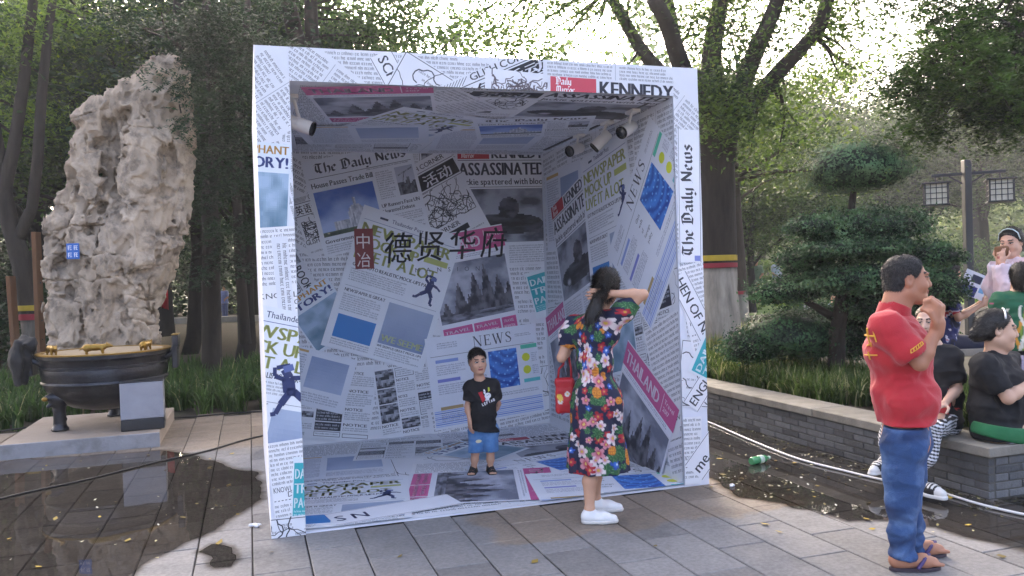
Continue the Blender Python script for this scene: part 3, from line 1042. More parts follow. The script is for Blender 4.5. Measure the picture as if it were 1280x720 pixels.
def sheet_mockup(seed=0, w=1.05, h=1.45):
    P = Print(w, h, '#dce1ea', seed)
    P.text('Thailander Post', w * .30, h * .065, .04, '#3c4468', .9, .01)
    P.rect(w * .18, h * .045, w * .26, h * .06, '#33384e')
    P.line((w * .04, h * .09), (w * .96, h * .09), .004, '#4d5a8c')
    g = '#a3a862'
    P.text('NEWSPAPER', w * .05, h * .185, h * .075, g, bold=.05, fit=w * .9, track=.1)
    P.text('MOCK UP', w * .05, h * .275, h * .075, g, bold=.05, fit=w * .60, track=.1)
    P.text('LIVE IT A LOT', w * .05, h * .365, h * .075, g, bold=.05, fit=w * .82, track=.1)
    P.rect(w * .7, h * .21, w * .94, h * .25, '#b5bb6a')
    P.text('GOT PHOTO REALISTIC MOCK-UPS PACK', w * .06, h * .42, .036, INK, bold=.04, fit=w * .8)
    P.greek(w * .06, h * .43, w * .62, h * .53, .022, '#5b5e6a')
    P.line((w * .05, h * .56), (w * .96, h * .56), .003, '#666a7a')
    P.text('NEWSPAPER IS GREAT', w * .06, h * .60, .032, INK, bold=.04, fit=w * .4)
    P.greek(w * .06, h * .61, w * .44, h * .74, .022, '#5b5e6a')
    P.rect(w * .07, h * .76, w * .44, h * .92, '#2f7cc0')
    P.greek(w * .07, h * .925, w * .44, h * .985, .022, '#5b5e6a')
    P.picture(w * .50, h * .59, w * .95, h * .88, lambda U, V: mixc('#a3b0c6', '#8594b2', V + n2(U, V, 3, 5) * .4), .03)
    P.text('WE SEEME', w * .52, h * .86, h * .045, '#c7cf96', bold=.05, fit=w * .42)
    P.text('WE SEEM US GREAT MOCK-UPS', w * .5, h * .905, .024, INK, bold=.03, fit=w * .45)
    P.greek(w * .5, h * .91, w * .95, h * .985, .022, '#5b5e6a')
    jumping_man(P, w * .83, h * .50, h * .16)
    return P
def sheet_thai(seed=0, w=.85, h=1.15):
    P = Print(w, h, '#d9dae6', seed)
    pk = '#c8598d'
    P.rect(0, h * .01, w, h * .20, pk)
    P.text('THAILAND', w * .04, h * .16, h * .10, '#f0e4ee', bold=.05, fit=w * .66)
    P.line((w * .75, h * .03), (w * .75, h * .18), .006, '#f0e4ee')
    P.text('Travel', w * .78, h * .09, .04, '#f0e4ee'); P.text('2017', w * .78, h * .15, .04, '#f0e4ee')
    P.rect(w * .02, h * .2, w * .98, h * .25, '#e6e7f0')
    P.greek(w * .05, h * .205, w * .9, h * .25, .02, '#55586a')
    P.picture(w * .03, h * .27, w * .97, h * .80, pic_temples, .013)
    for a, b in ((.03, .4), (.42, .76), (.78, .97)):
        P.rect(w * a, h * .84, w * b, h * .97, pk)
        P.text('TRAVEL', w * (a + .02), h * .89, .03, '#f3e8f0', bold=.03, fit=w * (b - a - .05))
        P.text('INFORMATION', w * (a + .02), h * .94, .03, '#f3e8f0', bold=.03, fit=w * (b - a - .05))
    return P
def sheet_kennedy(seed=0, w=1.0, h=1.25, head='#b3313d'):
    P = Print(w, h, '#d5d8e2', seed)
    P.rect(w * .02, 0, w * .36, h * .10, head)
    P.nib('Daily', w * .06, h * .042, h * .04, '#f2eef0', .95)
    P.nib('Mirror', w * .06, h * .09, h * .04, '#f2eef0', .95)
    k = '#3a3c46'
    P.text('KENNEDY', w * .39, h * .095, h * .085, k, bold=.06, fit=w * .58)
    P.line((w * .02, h * .112), (w * .98, h * .112), .006, k)
    P.text('ASSASSINATED', w * .03, h * .235, h * .105, k, bold=.06, fit=w * .95)
    P.text('Jackie spattered with blood', w * .03, h * .315, h * .052, k, bold=.035, fit=w * .96)
    P.line((w * .02, h * .335), (w * .98, h * .335), .005, k)
    P.picture(w * .04, h * .35, w * .97, h * .80, pic_car, .014)
    P.greek(w * .04, h * .82, w * .48, h * .985, .024, '#5b5e6a')
    P.greek(w * .53, h * .82, w * .97, h * .985, .024, '#5b5e6a')
    return P
def sheet_daily(seed=0, w=1.1, h=.95):
    P = Print(w, h, '#dadfea', seed)
    P.nib('The Daily News', w * .10, h * .145, h * .10, '#3c3d45', fit=w * .84)
    P.line((w * .03, h * .19), (w * .97, h * .19), .005); P.greek(w * .55, h * .19, w * .95, h * .215, .02)
    P.text('House Passes Trade Bill', w * .04, h * .29, h * .055, INK, bold=.04, fit=w * .56)
    P.picture(w * .04, h * .33, w * .58, h * .80, pic_capitol, .014)
    P.greek(w * .62, h * .24, w * .78, h * .56, .022, '#5b5e6a')
    P.picture(w * .80, h * .24, w * .97, h * .54, pic_mount, .014)
    P.path([(w * .83, h * .5), (w * .88, h * .3), (w * .93, h * .5)], .01); P.line((w * .82, h * .33), (w * .96, h * .27), .014)
    P.text('UP Runners Face UN', w * .61, h * .63, h * .04, INK, bold=.04, fit=w * .36)
    P.text('Unwanted Debate', w * .61, h * .69, h * .04, INK, bold=.04, fit=w * .30)
    P.text('Government Trying to', w * .04, h * .87, h * .04, INK, bold=.04, fit=w * .5)
    P.greek(w * .61, h * .71, w * .97, h * .97, .022, '#5b5e6a'); P.greek(w * .04, h * .88, w * .58, h * .98, .022, '#5b5e6a')
    return P
def sheet_corner(seed=0, w=.8, h=.95):
    P = Print(w, h, '#d6d9e2', seed)
    P.text('GLISH CORNER', w * .3, h * .09, .05, INK, bold=.02, fit=w * .6)
    for i in range(9): P.line((w * (.02 + .025 * i), h * .1), (w * (.08 + .025 * i), h * .02), .004)
    P.line((0, h * .115), (w, h * .115), .006)
    P.rect(w * .42, h * .135, w * .99, h * .30, '#1d1e24')
    P.text('英语角', w * .02, h * .285, h * .15, '#2a1a22', fit=w * .42, bold=.02); P.text('活动', w * .50, h * .28, h * .13, '#e3e5ec', fit=w * .42, bold=.02)
    P.line((0, h * .32), (w, h * .32), .006)
    sketch_crowd(P, w * .05, h * .33, w * .95, h * .72, 110)
    P.text('GLISH CORNER', w * .02, h * .80, .05, INK, bold=.02, fit=w * .65)
    P.rect(w * .3, h * .82, w * .75, h * .88, '#23242a')
    P.greek(w * .05, h * .89, w * .95, h * .98, .03)
    return P
def sheet_class(seed=0, w=.6, h=.7):
    P = Print(w, h, '#d3d7e0', seed)
    r = P.r
    x = w * .03
    P.text(('Paragraph Appeal', 'Weekly Notices')[seed % 2], w * .25, h * .05, .026, INK, bold=.02, fit=w * .5)
    for k in range(3):
        x1 = x + w * .3
        y = h * .07
        while y < h * .94:
            hh = h * r.uniform(.08, .26)
            y1 = min(y + hh, h * .97)
            q = r.random()
            if q < .2: P.picture(x, y, x1, y1 - .01, pic_dark, .016)
            elif q < .36:
                P.rect(x, y, x1, y1 - .01, '#2a2c36'); P.greek(x + .01, y + .005, x1 - .01, y1 - .02, .03, '#c9ccd6')
            elif q < .6:
                P.frame(x, y, x1, y1 - .01, .005); P.greek(x + .015, y + .01, x1 - .015, y1 - .02, .021, '#4a4d59')
            else:
                P.text('NOTICE', x, y + .035, .028, INK, bold=.03, fit=(x1 - x) * r.uniform(.5, .95)); P.greek(x, y + .04, x1, y1 - .015, .021, '#4a4d59')
            y = y1
        x = x1 + w * .025
    return P
def sheet_text(seed=0, w=.8, h=.8, lh=.034):
    P = Print(w, h, '#d8dbe4', seed)
    P.greek(w * .03, h * .03, w * .48, h * .97, lh, '#4a4c54', .52)
    P.line((w * .5, h * .03), (w * .5, h * .97), .003, '#8a8d99')
    P.greek(w * .53, h * .03, w * .97, h * .97, lh, '#4a4c54', .52)
    return P
def sheet_page(seed=0, w=.8, h=.6):
    P = Print(w, h, '#d2d8e6', seed)
    P.picture(w * .45, h * .12, w * .92, h * .68, lambda U, V: mixc('#8d9dbd', '#aab7d0', V + n2(U, V, 3, 5) * .4), .03)
    P.greek(w * .06, h * .1, w * .4, h * .9, .024, '#666a80'); P.greek(w * .45, h * .74, w * .92, h * .92, .024, '#666a80')
    P.rect(w * .06, h * .04, w * .4, h * .08, '#c9a76c')
    return P
def sheet_story(seed=0, w=.5, h=.7):
    P = Print(w, h, '#cfdcea', seed)
    P.text('ELEPHANT', w * .03, h * .11, h * .085, '#c99a4c', bold=.05, fit=w * .94)
    P.text('STORY!', w * .03, h * .25, h * .11, '#3a4a86', bold=.06, fit=w * .94)
    P.picture(w * .03, h * .30, w * .97, h * .95, pic_green, .013)
    return P
def sheet_teal(seed=0, w=.3, h=.5):
    P = Print(w, h, '#d9e4ea', seed)
    P.rect(w * .05, h * .08, w * .95, h * .86, '#35a5ae')
    for i, t in enumerate(('DAILY', 'TRIP', 'PACK')):
        P.text(t, w * .1, h * (.30 + .2 * i), h * .14, '#eaf5f6', bold=.05, fit=w * .78)
    P.greek(w * .1, h * .72, w * .9, h * .84, .02, '#d5eef0')
    return P
def sheet_map(seed=0, w=.7, h=.7):
    P = Print(w, h, '#dcdee6', seed)
    r = P.r
    for k in range(14):
        x, y, a = r.uniform(0, w), r.uniform(0, h), r.uniform(0, 6.28)
        pts = [(x, y)]
        for _ in range(16):
            a += r.uniform(-.9, .9)
            x += math.cos(a) * .03; y += math.sin(a) * .03
            if not (0 < x < w and 0 < y < h): break
            pts.append((x, y))
        P.path(pts, r.choice((.003, .005, .008)), '#3a3a44', 2)
    P.frame(.01, .01, w - .01, h - .01, .005, '#44444e')
    for k in range(5): P.greek(r.uniform(0, w * .7), r.uniform(0, h * .9), w * .9, 0, .03)
    for k in range(6):
        x, y = r.uniform(0, w * .7), r.uniform(.03, h * .95)
        P.greek(x, y, x + w * .25, y + .03, .028, '#44444e')
    return P
def sheet_type(seed=0, w=.5, h=.8, lh=.042):
    P = Print(w, h, '#e6e6ec', seed)
    P.greek(w * .04, .0, w * .98, h * .55, lh, '#45464d', .46)
    P.text('KNOWLEDGE IS', w * .05, h * .64, .034, '#33343a', .85, fit=w * .9); P.text('DOWN', w * .4, h * .71, .034, '#33343a')
    for x in range(int(w * .92 / .022)): P.rect(w * .04 + x * .022, h * .74, w * .04 + x * .022 + .012, h * .75, '#3a3b42', 2)
    P.greek(w * .04, h * .77, w * .98, h * .97, lh, '#45464d', .46)
    return P
def sheet_books(seed=0, w=.5, h=.42):
    P = Print(w, h, '#cdd1db', seed)
    P.text('BOOKS', w * .35, h * .30, h * .2, INK, bold=.03, fit=w * .6); P.text('QUALITY', w * .35, h * .5, h * .12, INK, bold=.02, fit=w * .5)
    P.picture(w * .03, h * .05, w * .3, h * .9, pic_dark, .02)
    for y in (.36, .54, .6): P.line((w * .34, h * y), (w * .97, h * y), .005)
    P.greek(w * .35, h * .6, w * .97, h * .95, .03)
    return P
def sheet_dailyv(seed=0, w=.95, h=.21):
    P = Print(w, h, '#e4e6ee', seed)
    P.nib('The Daily News', .05, h * .60, h * .46, '#3c3d45', fit=w * .84)
    P.line((0, h * .92), (w, h * .92), .004); P.line((0, h * .05), (w, h * .05), .003)
    P.rect(.01, h * .66, .05, h * .9, '#7b86c4')
    return P
def sheet_big(words, seed=0, w=.6, h=.2, ch=.09, c=INK):
    P = Print(w, h, '#e6e6ee', seed)
    P.text(words, w * .04, h * .72, ch, c, .95, .02)
    P.line((0, h * .95), (w, h * .95), .004); P.line((0, h * .04), (w, h * .04), .004)
    return P

# ------------------------------------------------------------------ the newspaper-papered photo booth
BW, BHt, BD, TL, TR, TT = 3.139, 3.096, 2.862, .210, .208, .215
M_print = mat('printed_vinyl', attr=True, rough=0.5, var=0.06, scale=1.6, bump=0.5, bscale=3.5)
M_vinyl = mat('vinyl_ground', hx('#dfe1ea'), 0.5, 0.05, 3)
M_white = mat('lamp_white', hx('#e4e0da'), 0.4, 0.05, 5)
M_black = mat('black_metal', hx('#1b1b1d'), 0.4, 0.1, 8)
M_lens = mat('lamp_lens', hx('#8e8f92'), 0.1, 0.0)
booth = empty('photo_booth', O_, YAW)
tag(booth, 'big walk-in photo booth papered all over with newspaper print, standing on the paving', 'booth')
e = 0.0015
p_left = MB().box((0, 0, 0), (TL, BD, BHt)).build('left_wall', M_vinyl, booth)
p_right = MB().box((BW - TR, 0, 0), (BW, BD, BHt - e)).build('right_wall', M_vinyl, booth)
p_back = MB().box((0, BD + e, 0), (BW, BD + .12, BHt - 2 * e)).build('back_wall', M_vinyl, booth)
p_ceil = MB().box((TL + e, 0.0005, BHt - TT), (BW - TR - e, BD, BHt - 3 * e)).build('ceiling', M_vinyl, booth)
p_floor = MB().box((TL + e, 0.004, 0.0005), (BW - TR - e, BD, .014)).build('floor_mat', M_vinyl, booth)

Z0 = .014
panels = {
    'back': (p_back, (TL, Z0, BW - TR, BHt - TT), (0, BD, 0), (1, 0, 0), (0, 0, 1), (0, -1, 0)),
    'right': (p_right, (0, Z0, BD, BHt - TT), (BW - TR, BD, 0), (0, -1, 0), (0, 0, 1), (-1, 0, 0)),
    'left': (p_left, (0, Z0, BD, BHt - TT), (TL, 0, 0), (0, 1, 0), (0, 0, 1), (1, 0, 0)),
    'ceil': (p_ceil, (TL, -BD, BW - TR, 0), (0, 0, BHt - TT), (1, 0, 0), (0, -1, 0), (0, 0, -1)),
    'floor': (p_floor, (TL, 0, BW - TR, BD), (0, 0, Z0), (1, 0, 0), (0, 1, 0), (0, 0, 1)),
    'fl': (p_left, (0, 0, TL, BHt), (0, 0, 0), (1, 0, 0), (0, 0, 1), (0, -1, 0)),
    'ft': (p_ceil, (TL, BHt - TT, BW - TR, BHt), (0, 0, 0), (1, 0, 0), (0, 0, 1), (0, -1, 0)),
    'fr': (p_right, (BW - TR, 0, BW, BHt), (0, 0, 0), (1, 0, 0), (0, 0, 1), (0, -1, 0)),
}
nsheet = {}
def put(panel, P, u, v, ang):
    par, clip, org, eu, ev, en = panels[panel]
    k = nsheet.get(panel, 0) + 1
    nsheet[panel] = k
    return P.place('newspaper', par, clip, u, v, ang, origin=org, eu=np.array(eu, float), ev=np.array(ev, float), en=np.array(en, float), lift=.0006 + .0011 * k, material=M_print)

# back wall
B = 'back'
put(B, sheet_text(1, 2.8, 3.0, .05), .2, 3.0, 0)
put(B, sheet_text(2, .8, .8, .045), .30, 2.92, -32)
put(B, sheet_class(3, .6, .9), 1.42, 2.95, 1)
put(B, sheet_text(4, .5, 1.2, .05), 2.60, 2.95, 1)
put(B, sheet_corner(5, .55, .6), .33, 2.42, 16)
put(B, sheet_books(6, .5, .42), .36, 1.95, -62)
put(B, sheet_story(7, .5, .6), .22, 1.40, 32)
put(B, sheet_map(8, .75, 1.1), 1.25, 1.55, -6)
put(B, sheet_text(9, .55, .8, .04), 2.45, 1.75, -86)
put(B, sheet_teal(10, .36, .5), 2.70, 1.62, 14)
put(B, sheet_kennedy(11), 1.99, 2.95, 1)
put(B, sheet_corner(12), 1.20, 2.58, 28)
put(B, sheet_daily(13), .44, 2.77, 12)
put(B, sheet_class(14, .85, .75), .28, .86, -9)
put(B, sheet_class(15, .62, .75), 1.06, .74, 6)
put(B, sheet_page(16, .8, .55), .16, 1.06, -18)
put(B, sheet_text(17, 1.4, .4, .045), 1.6, .26, 8)
put(B, sheet_map(23, .6, .5), 2.62, .62, 5)
put(B, sheet_thai(18), 1.62, 2.02, 9)
put(B, sheet_mockup(19), 1.04, 2.36, -19)
put(B, sheet_news(20), 1.60, .99, 5)
# the venue's name set over the papers: red seal and black brush characters
nm = Print(1.7, .5, '#ffffff', 1); nm.Q, nm.C, nm.Z = [], [], []
nm.rect(0, .02, .185, .42, '#7d2a2b', 2)
nm.text('中', .02, .205, .15, '#e6d9d6', fit=.15); nm.text('冶', .02, .39, .15, '#e6d9d6', fit=.15)
for i, ch in enumerate('德贤华府'):
    nm.text(ch, .285 + i * .335, .345 - .012 * i, .31, '#131318', fit=.31, bold=.008, z=3, shear=.12)
nm.text('MANSION', .60, .47, .045, '#4a4c58', 1.0, track=1.6)
put(B, nm, .93, 2.14, 0)

# right wall (u runs from the back corner to the front)
R = 'right'
put(R, sheet_text(31, 2.9, 3.0, .05), 0, 3.0, 0)
put(R, sheet_text(32, .8, .8, .045), .05, 2.85, 4)
put(R, sheet_page(33, 1.0, .8), .10, 2.65, 2)
put(R, sheet_class(34, 1.0, .8), .05, 1.30, 6)
put(R, sheet_thai(35, .85, 1.1), .0, 1.15, 20)
put(R, sheet_map(36, .9, 1.3), 2.1, 1.5, 10)
put(R, sheet_text(61, .8, .9, .04), 2.2, 2.85, 2)
put(R, sheet_kennedy(37), .26, 2.28, 16)
put(R, sheet_mockup(38, 1.0, 1.35), 1.10, 2.66, 8)
put(R, sheet_class(39, .8, .7), 1.95, 1.45, 12)
put(R, sheet_type(42, .7, 1.2), 2.30, 1.12, 20)
put(R, sheet_news(40, 1.35, 1.0), 1.66, 1.76, 51)
put(R, sheet_story(43, .55, .6), 1.55, 1.28, 12)
put(R, sheet_thai(41, .95, 1.15), 2.02, 1.04, -29)
# left wall, seen only from aside
put('left', sheet_text(45, 2.9, 3.0, .05), 0, 3.0, 0)
put('left', sheet_kennedy(46), .3, 2.6, -10); put('left', sheet_mockup(47), 1.5, 2.5, 12); put('left', sheet_thai(48), .4, 1.3, 8); put('left', sheet_news(49), 1.3, 1.0, -8)
# ceiling (v runs towards the front)
Cc = 'ceil'
put(Cc, sheet_text(50, 2.8, 2.9, .05), .2, 0, 0)
put(Cc, sheet_class(51, 1.1, .8), .3, -1.9, 5)
put(Cc, sheet_corner(52, .9, .95), 1.05, .05, 2)
put(Cc, sheet_text(60, .8, .6, .04), 1.3, .0, -50)
put(Cc, sheet_page(53, 1.0, 1.2), 1.5, -1.45, 8)
put(Cc, sheet_thai(54, .86, 1.25), .28, -.12, 14)
put(Cc, sheet_kennedy(55, 1.02, 1.25), 1.95, .16, -1)
put(Cc, sheet_mockup(56, .95, 1.4), 1.05, -.62, -24)
put(Cc, sheet_daily(57, 1.0, .9), 1.68, -1.02, 18)
put(Cc, sheet_page(58, 1.1, .9), .3, -1.5, 12)
# floor
Fl = 'floor'
put(Fl, sheet_text(70, 2.8, 2.9, .05), .2, 2.87, 0)
put(Fl, sheet_map(71, 1.2, 1.6), 1.05, 1.9, -4)
put(Fl, sheet_class(72, .9, .9), 1.5, 2.6, 4)
put(Fl, sheet_page(73, 1.0, .9), .1, 2.3, -6)
put(Fl, sheet_kennedy(74), 2.1, 2.25, -1)
put(Fl, sheet_class(75, .8, .8), .9, 2.7, -12)
put(Fl, sheet_story(76, .6, .8), 1.35, 1.95, 40)
put(Fl, sheet_type(77, .9, .9), 1.2, 1.55, -14)
put(Fl, sheet_news(78, 1.1, .9), 1.55, 1.25, 12)
put(Fl, sheet_thai(79, .95, 1.15), 2.22, .92, -105)
put(Fl, sheet_mockup(80, .95, 1.25), .14, 1.30, -9)
put(Fl, sheet_news(81, 1.2, .95), 1.95, .78, -11)
put(Fl, sheet_big('S N', 82, .9, .3, .12, '#3b4478'), .35, .30, 10)
# front edges
f = 'fl'
put(f, sheet_text(90, .6, 1.2, .030), -.05, 2.2, 84)
put(f, sheet_text(89, 1.2, .3, .030), .0, 3.12, -76)
put(f, sheet_text(91, .5, .9, .030), .1, 3.1, -56)
put(f, sheet_story(92, .34, .62), -.13, 2.50, -4)
put(f, sheet_type(93, .5, .7, .033), -.07, 1.95, 3)
put(f, sheet_text(99, 1.5, .1, .034), .165, 1.9, -87)
put(f, sheet_mockup(94, .8, 1.05), -.20, 1.52, -14)
jm = Print(.2, .3, '#ffffff', 1); jm.Q, jm.C, jm.Z = [], [], []
jumping_man(jm, .1, .2, .26)
put(f, jm, .03, .99, 14)
put(f, sheet_type(95, .24, .50, .030), -.01, .60, 4)
put(f, sheet_teal(96, .16, .46), .150, .50, -4)
put(f, sheet_map(97, .3, .2), -.02, .13, -1)
f = 'ft'
put(f, sheet_text(100, 3.0, .3, .030), .1, 3.1, 0)
put(f, sheet_text(101, .9, .8, .030), .15, 3.28, -36)
put(f, sheet_big('SCHWIMMER', 102, .62, .16, .07), .86, 3.12, -62)
put(f, sheet_map(103, .4, .4), .96, 3.12, -30)
put(f, sheet_corner(104, .95, .6), 1.12, 2.86, 24)
cr = Print(.5, .22, '#dfe1ea', 105); sketch_crowd(cr, .05, 0, .45, .2, 70, '#6a6066')
put(f, cr, 1.50, 3.02, -3)
put(f, sheet_text(106, 1.1, .16, .026), 1.92, 3.10, -1)
put(f, sheet_kennedy(107, 1.02, 1.25, '#cc4456'), 1.95, 2.985, -1)
f = 'fr'
put(f, sheet_text(110, .5, 1.4, .033), 2.9, 2.0, 5)
put(f, sheet_text(111, .9, .9, .033), 2.70, 3.2, -40)
put(f, sheet_map(115, .35, .5), 2.94, 1.10, -8)
put(f, sheet_type(113, .5, .7, .033), 2.90, 1.62, 12)
put(f, sheet_big('HEN OF NEW', 112, .75, .16, .075), 2.99, 1.60, -62)
put(f, sheet_dailyv(114, .98, .20), 2.935, 1.66, 89)
put(f, sheet_big('ENGLISH', 116, .55, .15, .07), 2.94, .64, 52)
put(f, sheet_teal(117, .34, .34), 2.98, .86, 62)
put(f, sheet_type(118, .16, .5, .034), 2.925, .52, -2)
put(f, sheet_big('me of Two', 119, .7, .2, .085), 2.93, .17, 48)

# spotlights under the ceiling
def spotlight(x, y, z, aim, base):
    aim = Vector(aim).normalized()
    M = Matrix.Translation((x, y, z)) @ aim.to_track_quat('Z', 'Y').to_matrix().to_4x4()
    m = MB().lathe([(.001, -.095), (.040, -.09), (.046, -.075), (.046, -.02), (.049, -.018), (.049, .085), (.044, .09), (.042, .078)], 20, M)
    o = m.build('spotlight', M_white, booth, True, auto=40)
    MB().lathe([(.042, .076), (.049, .0765), (.0495, .092), (.043, .093), (.042, .078)], 20, M).build('rim', M_black, o, True, auto=40)
    MB().lathe([(.001, .066), (.02, .072), (.0415, .079)], 16, M).build('lens', M_lens, o, True)
    br = MB()
    top = Vector(base)
    br.tube([(x, y, z), top], .012, 8)
    br.box((top.x - .035, top.y - .07, top.z - .03), (top.x + .035, top.y + .07, top.z), .004)
    br.build('bracket', M_white, o)
zc = BHt - TT
spotlight(2.80, 1.58, zc - .145, (-.9, -.45, -.30), (2.84, 1.58, zc - .002))
spotlight(2.79, .98, zc - .165, (-.72, .25, -.7), (2.84, .96, zc - .002))
spotlight(2.80, .50, zc - .155, (-.85, -.42, -.42), (2.84, .48, zc - .002))
spotlight(.30, .42, zc - .20, (.9, -.3, -.35), (.25, .42, zc - .002))
rail = MB(); rail.box((2.825, .2, zc - .009), (2.855, 2.5, zc - .003)); rail.build('lamp_rail', M_black, booth)

# ------------------------------------------------------------------ plants
FPX = 1023.33
CAM = Vector((0, 0, 1.6))
def at(px, py, Y):
    """the point at depth Y seen at pixel (px, py) of a 1280 x 720 frame"""
    d = F_ + R_ * ((px - 640) / FPX) + U_ * ((360 - py) / FPX)
    return CAM + d * (Y / d.y)

def leaf_quads(C, L, Wd, rs, flat=0.35, dirs=None):
    """one lozenge leaf at each centre"""
    n = len(C)
    nrm = rs.normal(size=(n, 3)); nrm[:, 2] += np.sign(nrm[:, 2]) * flat * 2
    nrm /= np.linalg.norm(nrm, axis=1)[:, None]
    d = rs.normal(size=(n, 3)) if dirs is None else dirs + rs.normal(size=(n, 3)) * .45
    d -= nrm * np.sum(d * nrm, 1)[:, None]
    d /= np.linalg.norm(d, axis=1)[:, None] + 1e-9
    s = np.cross(nrm, d)
    L = (L * rs.uniform(.65, 1.35, n))[:, None]; Wd = (Wd * rs.uniform(.7, 1.3, n))[:, None]
    mid = C + nrm * L * .08
    V = np.stack([C - d * L * .5, mid + s * Wd * .5 - d * L * .05, C + d * L * .5, mid - s * Wd * .5 - d * L * .05], 1)
    return V.reshape(-1, 3)
def leaf_mesh(name, C, L, Wd, seed, c0, c1, material, flat=.35, clump=None, dirs=None):
    rs = np.random.RandomState(seed)
    V = leaf_quads(C, L, Wd, rs, flat, dirs)
    n = len(C)
    t = rs.rand(n) if clump is None else np.clip(clump + rs.normal(size=n) * .18, 0, 1)
    col = np.array(hx(c0))[None] * (1 - t[:, None]) + np.array(hx(c1))[None] * t[:, None]
    yl = rs.rand(n) < .02
    col[yl] = col[yl] * np.array([1.7, 1.35, .8])
    me = np_mesh(name, V, np.arange(4 * n).reshape(-1, 4), False, np.repeat(col, 4, 0))
    me.materials.append(material)
    return me
M_leaf = mat('foliage', attr=True, rough=0.55, var=0.0, trans=0.5, spec=.35)
M_leaf_dark = mat('foliage_dark', attr=True, rough=0.55, var=0.0, trans=0.18, spec=.35)
M_bark = mat('bark', attr=True, rough=0.95, var=0.6, scale=7, bump=1.0, bscale=26, stretch=(1, 1, .22))
M_band_y = mat('cloth_yellow', hx('#b0962c'), .8, .1, 10)
M_band_r = mat('cloth_red', hx('#8d2733'), .8, .1, 10)

def crown_points(n_clump, per, radii, seed, sig=.42, hollow=.55, low=-.75):
    """leaf centres in clumps spread through an uneven crown; also returns clump centres and a tone per leaf"""
    rs = np.random.RandomState(seed)
    d = rs.normal(size=(n_clump * 3, 3)); d /= np.linalg.norm(d, axis=1)[:, None]
    d = d[d[:, 2] > low][:n_clump]
    r = hollow + (1 - hollow) * rs.rand(len(d)) ** .6
    lump = 1 + .35 * fbm(d * 1.7 + seed * 3.1, 2) * 2
    K = d * (r * lump)[:, None] * np.array(radii)
    P, T = [], []
    for k in K:
        m = int(per * rs.uniform(.5, 1.5))
        s = sig * rs.uniform(.6, 1.4)
        q = rs.normal(size=(m, 3)) * s * np.array([1.15, 1.15, .55])
        q[:, 2] -= .12 * (q[:, 0] ** 2 + q[:, 1] ** 2) / max(s, .1)
        P.append(k + q); T.append(np.full(m, rs.rand()))
    return np.concatenate(P), K, np.concatenate(T)

def limb(mb, a, b, r0, r1, seed, bend=.12, n=7, sides=7):
    r = random.Random(seed)
    a, b = Vector(a), Vector(b)
    L = (b - a).length
    off = Vector((r.uniform(-1, 1), r.uniform(-1, 1), r.uniform(-.3, .7))) * L * bend
    pts, rad = [], []
    for i in range(n + 1):
        t = i / n
        pts.append(a.lerp(b, t) + off * math.sin(PI * t) + Vector((r.uniform(-1, 1), r.uniform(-1, 1), r.uniform(-1, 1))) * L * .012)
        rad.append(r0 + (r1 - r0) * t)
    mb.tube(pts, rad, sides)
    return pts
def bark_mesh(name, mb, colfn=None, base='#4a4036', rough=.006):
    V = np.array(mb.v)
    V = V + (fbm(V * np.array([14, 14, 4]), 3) * rough * 2.2)[:, None] * np.sign(V - V.mean(0)) * .7
    c = np.tile(np.array(hx(base)), (len(V), 1))
    if colfn is not None: c = colfn(V, c)
    q = [f for f in mb.f if len(f) == 4]; t = [f for f in mb.f if len(f) == 3]; g = [f for f in mb.f if len(f) > 4]
    for f in g:
        for j in range(1, len(f) - 1): t.append((f[0], f[j], f[j + 1]))
    fl = [np.array(q)] + ([np.array(t)] if t else [])
    return np_mesh(name, V, fl, True, c)

# three crowns and trunks shared by the trees of the wood
wood_kinds = []
for k, (c0, c1, rad, ncl, per, ll) in enumerate([
        ('#18271a', '#3a5630', (3.3, 3.3, 3.0), 120, 170, .17),
        ('#213018', '#536c33', (2.9, 2.9, 3.6), 120, 160, .16),
        ('#15241a', '#2f4a2c', (3.6, 3.6, 2.6), 130, 170, .18)]):
    P, K, T = crown_points(ncl, per, rad, 40 + k, .55, .35)
    P[:, 2] += 6.2
    cm = leaf_mesh('crown', P, ll, ll * .55, k, c0, c1, M_leaf if k == 1 else M_leaf_dark, .35, T)
    mb = MB()
    tp = limb(mb, (0, 0, -.3), (.2, .1, 5.4), .21, .13, k, .05, 8, 10)
    for j in range(14):
        q = K[j * 7 % len(K)] + np.array([0, 0, 6.2])
        s = tp[4 + j % 5]
        limb(mb, s, q, .075, .015, j + 50 * k, .15, 5, 5)
    tm = bark_mesh('trunk', mb, base='#241f1a'); tm.materials.append(M_bark)
    wood_kinds.append((cm, tm))
def wood_tree(x, y, s, k, label, group, sz=None, rz=None):
    t = empty('tree', (x, y, 0), rnd.uniform(0, 6.28) if rz is None else rz)
    t.scale = (s, s, sz or s)
    tag(t, label, 'tree', group)
    cm, tm = wood_kinds[k]
    link('crown', cm, None, t); link('trunk', tm, None, t)
    return t
G1 = 'dark trees of the park behind the rock and the booth'
